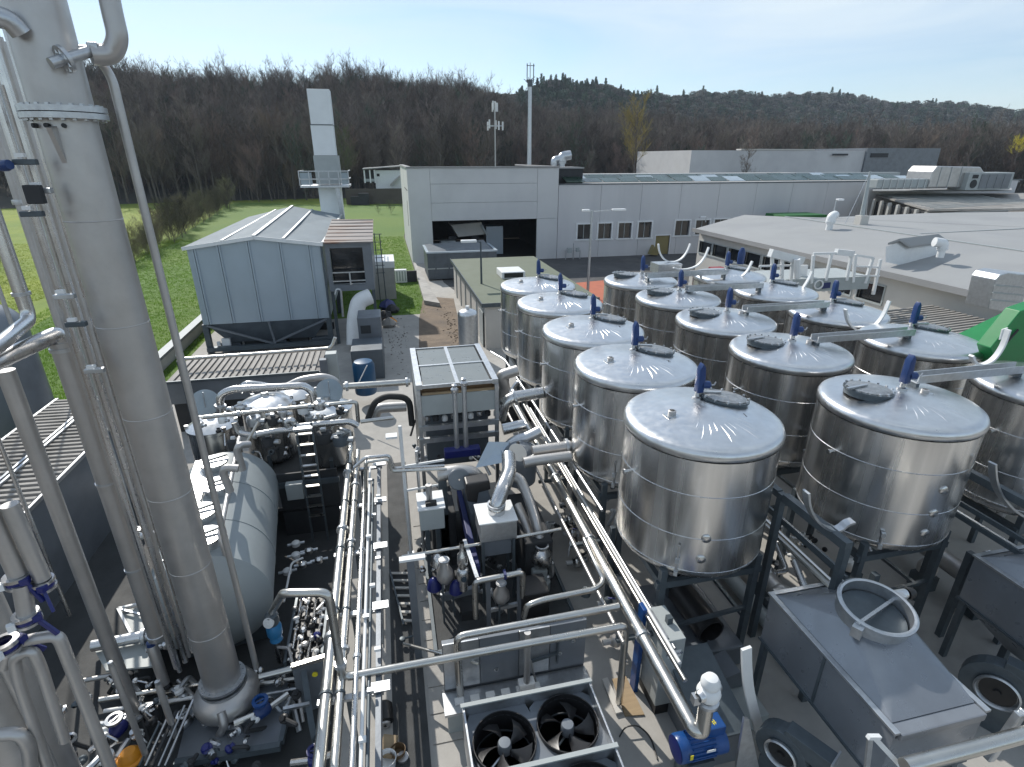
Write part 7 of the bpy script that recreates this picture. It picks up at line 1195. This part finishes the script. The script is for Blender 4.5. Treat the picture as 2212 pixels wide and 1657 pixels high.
q = uz(870, 1385, .1); t = T('floor_cock', 'small dark cock lying at the alley edge by the enclosure', 'valve', q); MB().lathe([(.03, 0), (.06, .02), (.06, .08), (0, .1)], q, 12).build('body', MT['frame'], t); MB().tube([q + V3((0, 0, .06)), q + V3((.35, .05, .06))], .02, 8).build('tail', MT['frame'], t)
# ---- fan condenser
FX0, FX1, FZ = .56, 2.70, 1.42
t = T('fan_condenser', 'grey tray condenser with two rows of black fans at the bottom of the picture', 'condenser', ((FX0 + FX1) / 2, 5, 0)); YR = [6.14, 5.02, 3.9, 2.8]
for k in range(3):
    ya, yb = YR[k + 1], YR[k]; cs = []
    for i in range(2):
        cx__ = FX0 + .56 + i * 1.03; cy__ = (ya + yb) / 2 + (.02 if i else -.05); cs.append((cx__, cy__))
    # tray floor with two round openings
    n = 28; vs = []; fs = []
    for (cx__, cy__), x0, x1 in ((cs[0], FX0 + .03, (FX0 + FX1) / 2), (cs[1], (FX0 + FX1) / 2, FX1 - .03)):
        b0 = len(vs)
        for j in range(n):
            a = 6.2832 * j / n; ca, sa = math.cos(a), math.sin(a); vs.append((cx__ + .47 * ca, cy__ + .47 * sa, FZ - .2))
            s_ = min((x1 - cx__) / ca if ca > 1e-6 else (x0 - cx__) / ca if ca < -1e-6 else 9, (yb - .03 - cy__) / sa if sa > 1e-6 else (ya + .03 - cy__) / sa if sa < -1e-6 else 9); vs.append((cx__ + s_ * ca, cy__ + s_ * sa, FZ - .2))
        fs += [(b0 + 2 * j, b0 + 2 * j + 1, b0 + 2 * ((j + 1) % n) + 1, b0 + 2 * ((j + 1) % n)) for j in range(n)]
    MB().add(vs, fs).build('tray_floor', MT['greypaint'], t, smooth=False)
    MB().box((FX0, yb - .028, FZ - .5), (FX1, yb, FZ)).build('rim', MT['galv'], t, smooth=False)
    MB().box((FX0, ya + .03, FZ - .9), (FX0 + .028, yb - .03, FZ)).build('rim', MT['galv'], t, smooth=False); MB().box((FX1 - .028, ya + .03, FZ - .9), (FX1, yb - .03, FZ)).build('rim', MT['galv'], t, smooth=False)
    MB().box((FX0 - .03, yb - .05, FZ + .002), (FX1 + .03, yb + .02, FZ + .03)).build('rim_cap', MT['lightgrey'], t, smooth=False)
    for i, (cx__, cy__) in enumerate(cs):
        z0 = FZ - .22
        sh = MB().lathe([(.475, z0 + .10), (.49, z0 + .10), (.49, z0 + .02), (.475, z0), (.46, z0 - .3), (.458, z0 - .3), (.468, z0 - .02), (.475, z0 + .10)], (cx__, cy__, 0), 40).build('shroud', MT['black'], t); MB().lathe([(.46, z0 - .34), (0, z0 - .34)], (cx__, cy__, 0), 24).build('coil_face', MT['black'], sh)
        fn = MB().lathe([(0, z0 + .06), (.09, z0 + .055), (.105, z0 + .03), (.11, z0 - .12), (.0, z0 - .14)], (cx__, cy__, 0), 24).build('hub', MT['greypaint'], t)
        for j in range(5):
            a0 = j * 1.2566 + .4 + i * .5 + k; vs = []; m_ = 6
            for q in range(m_):
                rr_ = .09 + (.43 - .09) * q / (m_ - 1); wd_ = .16 + .42 * (q / (m_ - 1)) ** .8; sw = .35 * (q / (m_ - 1)); tw = .12 - .05 * q / (m_ - 1)
                for s_ in (-1, 0, 1): a = a0 + sw + s_ * wd_ * .62; vs.append((cx__ + rr_ * math.cos(a), cy__ + rr_ * math.sin(a), z0 - .05 + s_ * tw * (rr_ / .3) * .6 + (.02 if s_ == 0 else 0)))
            nb = len(vs); vs += [(x, y, z - .012) for x, y, z in vs]; fs = []
            for q in range(m_ - 1):
                for s_ in range(2): a = q * 3 + s_; fs += [(a, a + 1, a + 4, a + 3), (nb + a, nb + a + 3, nb + a + 4, nb + a + 1)]
            ed_ = [0, 1, 2] + [q * 3 + 2 for q in range(1, m_)] + [(m_ - 1) * 3 + 1, (m_ - 1) * 3] + [q * 3 for q in range(m_ - 2, 0, -1)]
            fs += [(ed_[q], ed_[(q + 1) % len(ed_)], nb + ed_[(q + 1) % len(ed_)], nb + ed_[q]) for q in range(len(ed_))]
            MB().add(vs, fs).build('blade', MT['fanblade'], fn, smooth=True)
        for j in range(3): a = -1.57 + (j - 1) * .9; MB().bar((cx__, cy__, z0 - .17), (cx__ + .46 * math.cos(a), cy__ + .46 * math.sin(a), z0 - .2), .025, .03).build('strut', MT['galv' if j == 0 else 'black'], t, smooth=False)
MB().box((FX0 + .03, YR[3], .0), (FX1 - .03, YR[0] - .03, FZ - .56)).build('base', MT['greypaint'], t, smooth=False); pipe('fan_cable', 'x', [(FX0 + .03, 5.6, FZ - .15), (FX0 + .1, 5.2, FZ - .17), (FX0 + .35, 5.05, FZ - .16)], .012, MT['black'], parent=t, n=6)
pipe('black_cable', 'thin black cable curling on the ground right of the fans', [uz(1338, 1592, .02), uz(1350, 1570, .15), uz(1378, 1566, .15), uz(1405, 1590, .02), uz(1420, 1640, .02)], .014, MT['black'], n=6, bend=.3)
tag(MB().prism([uz(1300, 1470, .03), uz(1312, 1466, .03), uz(1345, 1540, .03), uz(1330, 1544, .03)], (0, 0, .04)).build('timber_strip', MT['cream']), 'pale timber strip lying right of the fan condenser', 'board'); tag(MB().prism([uz(1322, 1468, .012), uz(1352, 1462, .012), uz(1392, 1545, .012), uz(1350, 1548, .012)], (0, 0, .02)).build('stone_slab', MT['wood']), 'worn sandy slab let into the floor right of the fans', 'slab')
# ---- cabinet with printed label
cy0 = uz(1414, 1526, .3).y; a = uz(1414, 1526, .3); zt_ = zat(a, 1388); b = uy(1482, 1380, cy0); t = T('labelled_cabinet', 'upright pale grey cabinet with a small printed label under the front tank', 'cabinet', ((a.x + b.x) / 2, cy0 + .4, 0)); bx_ = b.x
MB().box((a.x, cy0, .3), (bx_, cy0 + .78, zt_)).build('case', MT['lightgrey'], t, bevel=.012); MB().box((a.x + .05, cy0 + .05, 0), (bx_ - .05, cy0 + .7, .299)).build('plinth', MT['black'], t); MB().bar((a.x + .10, cy0 + .06, zt_ + .012), (a.x + .10, cy0 + .7, zt_ + .012), .05, .02).build('lid_strip', MT['galv'], t)
lc = V3(((a.x + bx_) / 2 + .03, cy0 - .004, zt_ - .32)); MB().box((lc.x - .12, cy0 - .006, lc.z - .08), (lc.x + .12, cy0 - .001, lc.z + .08)).build('label_plate', MT['white'], t); text('FOODOUO', (lc.x, cy0 - .009, lc.z), (R(90), 0, 0), .06, MT['inkblue'], t); MB().cbox((a.x - .012, cy0 + .45, zt_ - .55), (.02, .05, .08)).build('lock', MT['yellowdoor'], t)
tag(MB().box((a.x - .13, cy0 + .55, .0), (a.x - .05, cy0 + .75, zt_ + .2)).build('blue_post', MT['motorblue'], bevel=.01), 'narrow blue post behind the labelled cabinet', 'post')
t = T('black_duct_end', 'open black round duct end lying under the front tank', 'duct', uz(1541, 1400, 0)); a = uz(1541, 1372, .75); b = a + V3((-.12, 1.15, .1)); ax = (a - b).normalized(); MB().lathe([(.28, 0), (.29, 1.1), (.26, 1.1), (.25, .1), (0, .1)], b, 32, ax).build('duct', MT['black'], t)
blackbox('dark grey sloped machine housing under the front tank', (4.75, 6.9, 0), (6.3, 8.9, .5), 'greypaint', 'machine_bed', 'machine')
t = T('grey_chute', 'dark grey chute with sloping lid between the cabinet and the white valve', 'chute', (4.6, 5.9, 0)); MB().prism([(4.35, 5.2, 0), (4.35, 6.5, 0), (4.35, 6.5, 1.15), (4.35, 5.2, .8)], (.75, 0, 0)).build('body', MT['greypaint'], t, smooth=False, bevel=.01); MB().prism([(4.3, 5.1, .83), (4.3, 6.55, 1.2), (4.3, 6.55, 1.24), (4.3, 5.1, .87)], (.85, 0, 0)).build('lid', MT['frame'], t, smooth=False)
t = T('low_tray', 'low grey tray and duct pieces between the chute and the gray hopper', 'tray', (5.45, 6.3, 0)); MB().box((5.15, 5.6, 0), (5.95, 6.8, .35)).build('box', MT['lightgrey'], t, bevel=.02); MB().prism([(5.1, 6.2, .36), (5.8, 6.2, .36), (5.7, 6.2, .75), (5.15, 6.2, .6)], (0, .5, 0)).build('cover', MT['greypaint'], t)
# ---- big grey hopper, copied once
def hopper(loc, lab):
    t = T('grey_hopper', lab, 'hopper', loc); w_, l_ = 1.50, 2.55; zb, zt__ = 1.48, 2.5
    def B(lo, hi, nm, m='hopperpaint', **k): return MB().box(lo, hi).build(nm, MT[m], t, local=True, smooth=False, **k)
    B((0, 0, zb), (.03, l_, zt__ - .001), 'side_plate'); B((w_ - .03, 0, zb), (w_, l_, zt__ - .001), 'side_plate'); B((.031, 0, zb), (w_ - .031, .03, zt__ - .14), 'end_plate'); B((.031, l_ - .03, zb), (w_ - .031, l_, zt__ - .001), 'end_plate')
    B((-.04, -.03, zt__ - .03), (.05, l_ + .03, zt__ + .012), 'rim_flange', 'galv', bevel=.006); B((w_ - .05, -.03, zt__ - .03), (w_ + .04, l_ + .03, zt__ + .012), 'rim_flange', 'galv', bevel=.006); B((.051, -.06, zt__ - .14), (w_ - .051, .14, zt__ - .012), 'rim_flange', 'hopperpaint', bevel=.02); B((.051, l_ - .05, zt__ - .03), (w_ - .051, l_ + .03, zt__ + .01), 'rim_flange', 'galv')
    B((-.012, l_ * .48, zb), (-.001, l_ * .5, zt__ - .035), 'seam', 'frame'); B((-.03, -.03, zb - .04), (w_ + .03, l_ + .03, zb - .001), 'lower_flange', 'frame')
    MB().add([(.02, .02, zb - .04), (w_ - .02, .02, zb - .04), (w_ - .02, l_ - .02, zb - .04), (.02, l_ - .02, zb - .04), (.55, .7, .75), (w_ - .55, .7, .75), (w_ - .55, l_ - .7, .75), (.55, l_ - .7, .75)], [(0, 1, 5, 4), (1, 2, 6, 5), (2, 3, 7, 6), (3, 0, 4, 7), (4, 5, 6, 7)]).build('lower_cone', MT['hopperpaint'], t, local=True, smooth=False)
    c = V3((.86, 1.42, 0)); zc = zt__ + .40; cr = .50
    cor = [(.06, .12, zt__ + .0), (w_ - .06, .12, zt__ + .0), (w_ - .06, l_ - .06, zt__ + .0), (.06, l_ - .06, zt__ + .0)]; n = 40; rng_ = [(c.x + cr * math.cos(6.2832 * j / n), c.y + cr * math.sin(6.2832 * j / n), zc + .03 * math.sin(6.2832 * j / n)) for j in range(n)]
    for q in range(4):           # four roof sheets from the rim up to the collar
        a0 = (-135 + 90 * q) % 360; js = [int(round((a0 + 90 * u / 10) / 360 * n)) % n for u in range(11)]; vs = [cor[q], cor[(q + 1) % 4]] + [rng_[j] for j in js]
        fs = [(0, 2 + u, 3 + u) for u in range(5)] + [(1, 2 + u, 3 + u) for u in range(5, 10)] + [(0, 7, 1)]; MB().add(vs, fs).build('roof_sheet', MT['hopperpaint'], t, local=True, smooth=False)
    cl = MB().lathe([(cr + .005, -.03), (cr + .005, .18), (cr + .045, .19), (cr + .05, .24), (cr + .02, .255), (cr - .015, .245), (cr - .015, -.05)], V3((c.x, c.y, zc)), 48, (.06, -.10, 1)).build('collar', MT['galv'], t, local=True); MB().lathe([(cr - .03, .05), (.2, .03), (0, .03)], V3((c.x, c.y, zc)), 40, (.06, -.10, 1)).build('damper_disc', MT['frame'], cl, local=True); MB().bar((c.x - .52, c.y - .24, zc + .2), (c.x + .5, c.y + .12, zc + .12), .05, .05).build('shaft_bar', MT['steel'], cl, local=True)
    MB().cbox((c.x - .5, c.y - .25, zc + .1), (.2, .14, .18), .5).build('bearing', MT['galv'], cl, local=True)
    MB().lathe([(.08, 0), (.08, .26), (.06, .28)], (c.x + .56, c.y + .2, zc + .12), 18, (1, .05, -.1), True).build('actuator', MT['lid'], t, local=True); MB().lathe([(.085, .0), (.10, .05), (.08, .13), (0, .14)], (c.x + .85, c.y + .21, zc + .09), 16, (1, .05, -.1)).build('actuator_cap', MT['black'], t, local=True); MB().cbox((c.x + .58, c.y + .1, zc + .14), (.16, .12, .16)).build('actuator_bracket', MT['galv'], t, local=True)
    for x in (.05, w_ - .05):
        for y in (.08, l_ - .08): B((x - .05, y - .05, 0), (x + .05, y + .05, zb - .041), 'leg', 'frame')
    B((.35, -.013, zb + .18), (.43, -.001, zb + .32), 'yellow_tab', 'yellow'); MB().lathe([(.03, 0), (.035, .02), (0, .03)], (w_ - .35, -.002, zb + .3), 12, (0, -1, 0)).build('plug', MT['galv'], t, local=True)
    return t
hopper((6.01, 3.70, 0), 'big slate-grey metal hopper with round damper collar in the lower right'); h2 = hopper((10.45, 3.72, 0), 'slate-grey metal hopper cut off by the right edge')
# ---- blue motor and fans at the bottom right
mc = uz(1520, 1604, 1.0); t = T('blue_motor', 'blue electric motor with terminal box at the bottom right', 'motor', mc); ax = V3((1, .02, .0)); L0 = mc + V3((-.48, 0, 0))
MB().lathe([(.1, -.01), (.2, 0), (.215, .03), (.215, .16), (.2, .18), (.2, .62), (.215, .64), (.215, .8), (.12, .84)], L0, 30, ax, True).build('housing', MT['motorblue'], t)
fnm = MB()
for k in range(18): a = k * 6.283 / 18; fnm.cbox((0, 0, 0), (.01, .01, .01)) if 0 else fnm.bar(L0 + V3((.2, .205 * math.cos(a), .205 * math.sin(a))), L0 + V3((.6, .205 * math.cos(a), .205 * math.sin(a))), .012, .03)
tag(fnm.build('cooling_fins', MT['motorblue'], t, smooth=False), kind='stuff'); MB().cbox(L0 + V3((.62, .06, .27)), (.32, .26, .2)).build('terminal_box', MT['motorblue'], t, bevel=.02); MB().lathe([(.2, -.012), (.1, -.02), (0, -.02)], L0, 24, ax).build('fan_cowl', MT['deepblue'], t)
text('#', L0 + V3((.62, .04, .372)), (0, 0, .3), .12, MT['yellow'], t, 'emblem'); MB().box((L0.x + .12, L0.y - .222, L0.z + .02), (L0.x + .17, L0.y - .214, L0.z + .12)).build('yellow_sticker', MT['yellow'], t); MB().box((L0.x + .40, L0.y - .21, L0.z + .08), (L0.x + .55, L0.y - .203, L0.z + .13)).build('name_plate', MT['white'], t); MB().box((L0.x + .15, L0.y - .18, 0), (L0.x + .6, L0.y + .18, L0.z - .2)).build('foot', MT['frame'], t)
def blower(lab, c, r, rz=0.):
    t = T('fan_housing', lab, 'fan', V3((c.x, c.y, 0)), rz); vs = []; n = 26
    pr_ = [(r * (1 + .28 * j / n) * math.cos(6.283 * j / n), r * (1 + .28 * j / n) * math.sin(6.283 * j / n)) for j in range(n + 1)] + [(r * 1.28, -r * .4), (r * 1.9, -r * .35), (r * 1.9, r * .3)]
    pr_ = pr_[:n + 1]; MB().prism([(x, -.19, c.z + z) for x, z in pr_], (0, .26, 0)).build('volute', MT['frame'], t, local=True, smooth=False, bevel=.015); MB().lathe([(r * .5, .002), (r * .66, .004), (r * .68, .05), (r * .62, .07), (r * .56, .03), (r * .5, -.12)], (0, -.2, c.z), 36, (0, -1, 0)).build('inlet_ring', MT['galv'], t, local=True); MB().lathe([(r * .54, .012), (.06, .012), (.05, .05), (0, .05)], (0, -.2, c.z), 28, (0, -1, 0)).build('impeller', MT['black'], t, local=True); MB().box((-r * .1, -.185, c.z + r * .5), (r * 1.75, .065, c.z + r * 1.32)).build('outlet_duct', MT['frame'], t, local=True, smooth=False, bevel=.01); MB().box((r * 1.75, -.22, c.z + r * .42), (r * 1.82, .10, c.z + r * 1.4)).build('outlet_flange', MT['galv'], t, local=True, smooth=False); MB().tube([(0, .07, c.z), (0, .30, c.z)], r * .5, 18).build('drive_motor', MT['greypaint'], t, local=True); MB().box((-r * .8, -.18, 0), (r * .8, .18, max(.1, c.z - r))).build('stand', MT['frame'], t, local=True); return t
blower('black round fan housing right of the blue motor', uz(1700, 1610, 1.0), .36, R(-62)); blower('black fan housing behind the big hopper at the right edge', uz(2160, 1480, .9), .48, R(-62))
hoop('white curved guard strip rising at the bottom beside the big hopper', [(1612, 1400), (1613, 1440), (1618, 1490), (1630, 1540), (1648, 1600), (1672, 1665), (1690, 1720)], 5.25, .05, .16)
t = T('white_angle_bracket', 'white angle bracket with tall stem at the bottom between motor and hopper', 'bracket', uz(1625, 1640, .6)); a = uz(1625, 1650, .7); MB().prism([uy(1590, 1660, a.y), uy(1640, 1660, a.y), uy(1618, 1555, a.y), uy(1608, 1552, a.y)], (0, .04, 0)).build('plate', MT['galv'], t, smooth=False)
pipe('corner_handrail', 'fat bright handrail in the bottom right corner', [uz(1954, 1655, 2.5), uz(2120, 1612, 2.5), uz(2300, 1563, 2.5)], .095, MT['steelrail'], n=18)
Yr = 3.28; t = T('handrail_post', 'square steel post behind the handrail at the right edge', 'post', uy(2190, 1700, Yr)); MB().bar(uy(2135, 1640, Yr + .25), uy(2205, 1540, Yr + .25), .12, .10, (0, 1, 0)).bar(uy(2205, 1541, Yr + .25), uy(2290, 1570, Yr + .25), .12, .10, (0, 1, 0)).build('tube', MT['galv'], t, smooth=False, bevel=.02)
t = T('white_corner_bracket', 'white angle iron post at the lower edge in front of the big hopper', 'bracket', uy(1890, 1660, 3.4)); a, b, c_ = uy(1868, 1700, 3.45), uy(1880, 1590, 3.45), uy(1950, 1660, 3.45); MB().bar(a, b, .07, .03, (0, 1, 0)).build('stem', MT['galv'], t); MB().bar(b + V3((.03, -.005, 0)), c_, .06, .03, (0, 1, 0)).build('arm', MT['white'], t); MB().bar(uy(1875, 1592, 3.4), uy(1900, 1592, 3.4), .05, .05).build('cap', MT['white'], t)
# equipment under and between the right tanks
t = T('floor_plate', 'pale floor slab with dark square pit right of the big hopper', 'slab', uz(1990, 1380, 0)); MB().box((8.0, 5.2, .01), (9.3, 7.4, .12)).build('slab', MT['slab'], t); MB().box((8.2, 5.3, .121), (9.1, 6.1, .16)).build('pit_frame', MT['frame'], t)
for i, (x, y, z, s, m, lab) in enumerate(((7.6, 7.6, .9, .22, 'dull', 'dull pump body under the middle row by the dark frame'), (7.9, 8.4, .7, .18, 'steel', 'bright pump body behind the dark frame'), (8.4, 7.2, .5, .2, 'galv', 'grey pump body left of the floor slab'), (12.2, 7.0, .8, .22, 'steel', 'bright pump body at the right edge under the right row'), (12.9, 6.4, 1.0, .2, 'deepblue', 'dark blue pump body at the right edge'), (11.8, 7.9, .6, .2, 'dull', 'dull pump body under the front tank of the right row'), (5.6, 8.6, 1.2, .2, 'steel', 'bright outlet pump directly beneath the front tank'), (9.6, 8.0, 1.1, .22, 'dull', 'dull outlet pump beneath the front tank of the middle row'))):
    c = V3((x, y, z)); t = T('tank_pump', lab, 'pump', V3((x, y, 0))); MB().lathe([(s * .5, -s * 1.1), (s, -s * .7), (s * 1.05, 0), (s * .8, s * .6), (s * .3, s), (0, s)], c, 20).build('body', MT[m], t); MB().tube(fillet([c + V3((s, 0, 0)), c + V3((s * 2.6, 0, 0)), c + V3((s * 2.6, .5, .4))], .1), s * .35, 10).build('pipe', MT['steel'], t); MB().box((x - s, y - s, 0), (x + s, y + s, max(.03, z - s * 1.1))).build('stand', MT['frame'], t); MB().cbox(c + V3((-s * .9, -.1, s * .8)), (s, s * .7, s * .6)).build('motor_box', MT['white' if i % 2 else 'galv'], t, bevel=.015)
# ================================================================== AIR
hb = MB().box((-1950, -350, -1.05), (1950, 1950, 150)).build('haze', None, smooth=False); tag(hb, kind='stuff')
hm = bpy.data.materials.new('haze'); hm.use_nodes = True; t = hm.node_tree; t.nodes.clear()
pv = N(t, 'ShaderNodeVolumePrincipled'); pv.inputs['Color'].default_value = (.68, .80, .95, 1); pv.inputs['Density'].default_value = .00017; pv.inputs['Anisotropy'].default_value = .2
ov = N(t, 'ShaderNodeOutputMaterial'); t.links.new(pv.outputs[0], ov.inputs['Volume']); hb.data.materials.append(hm)
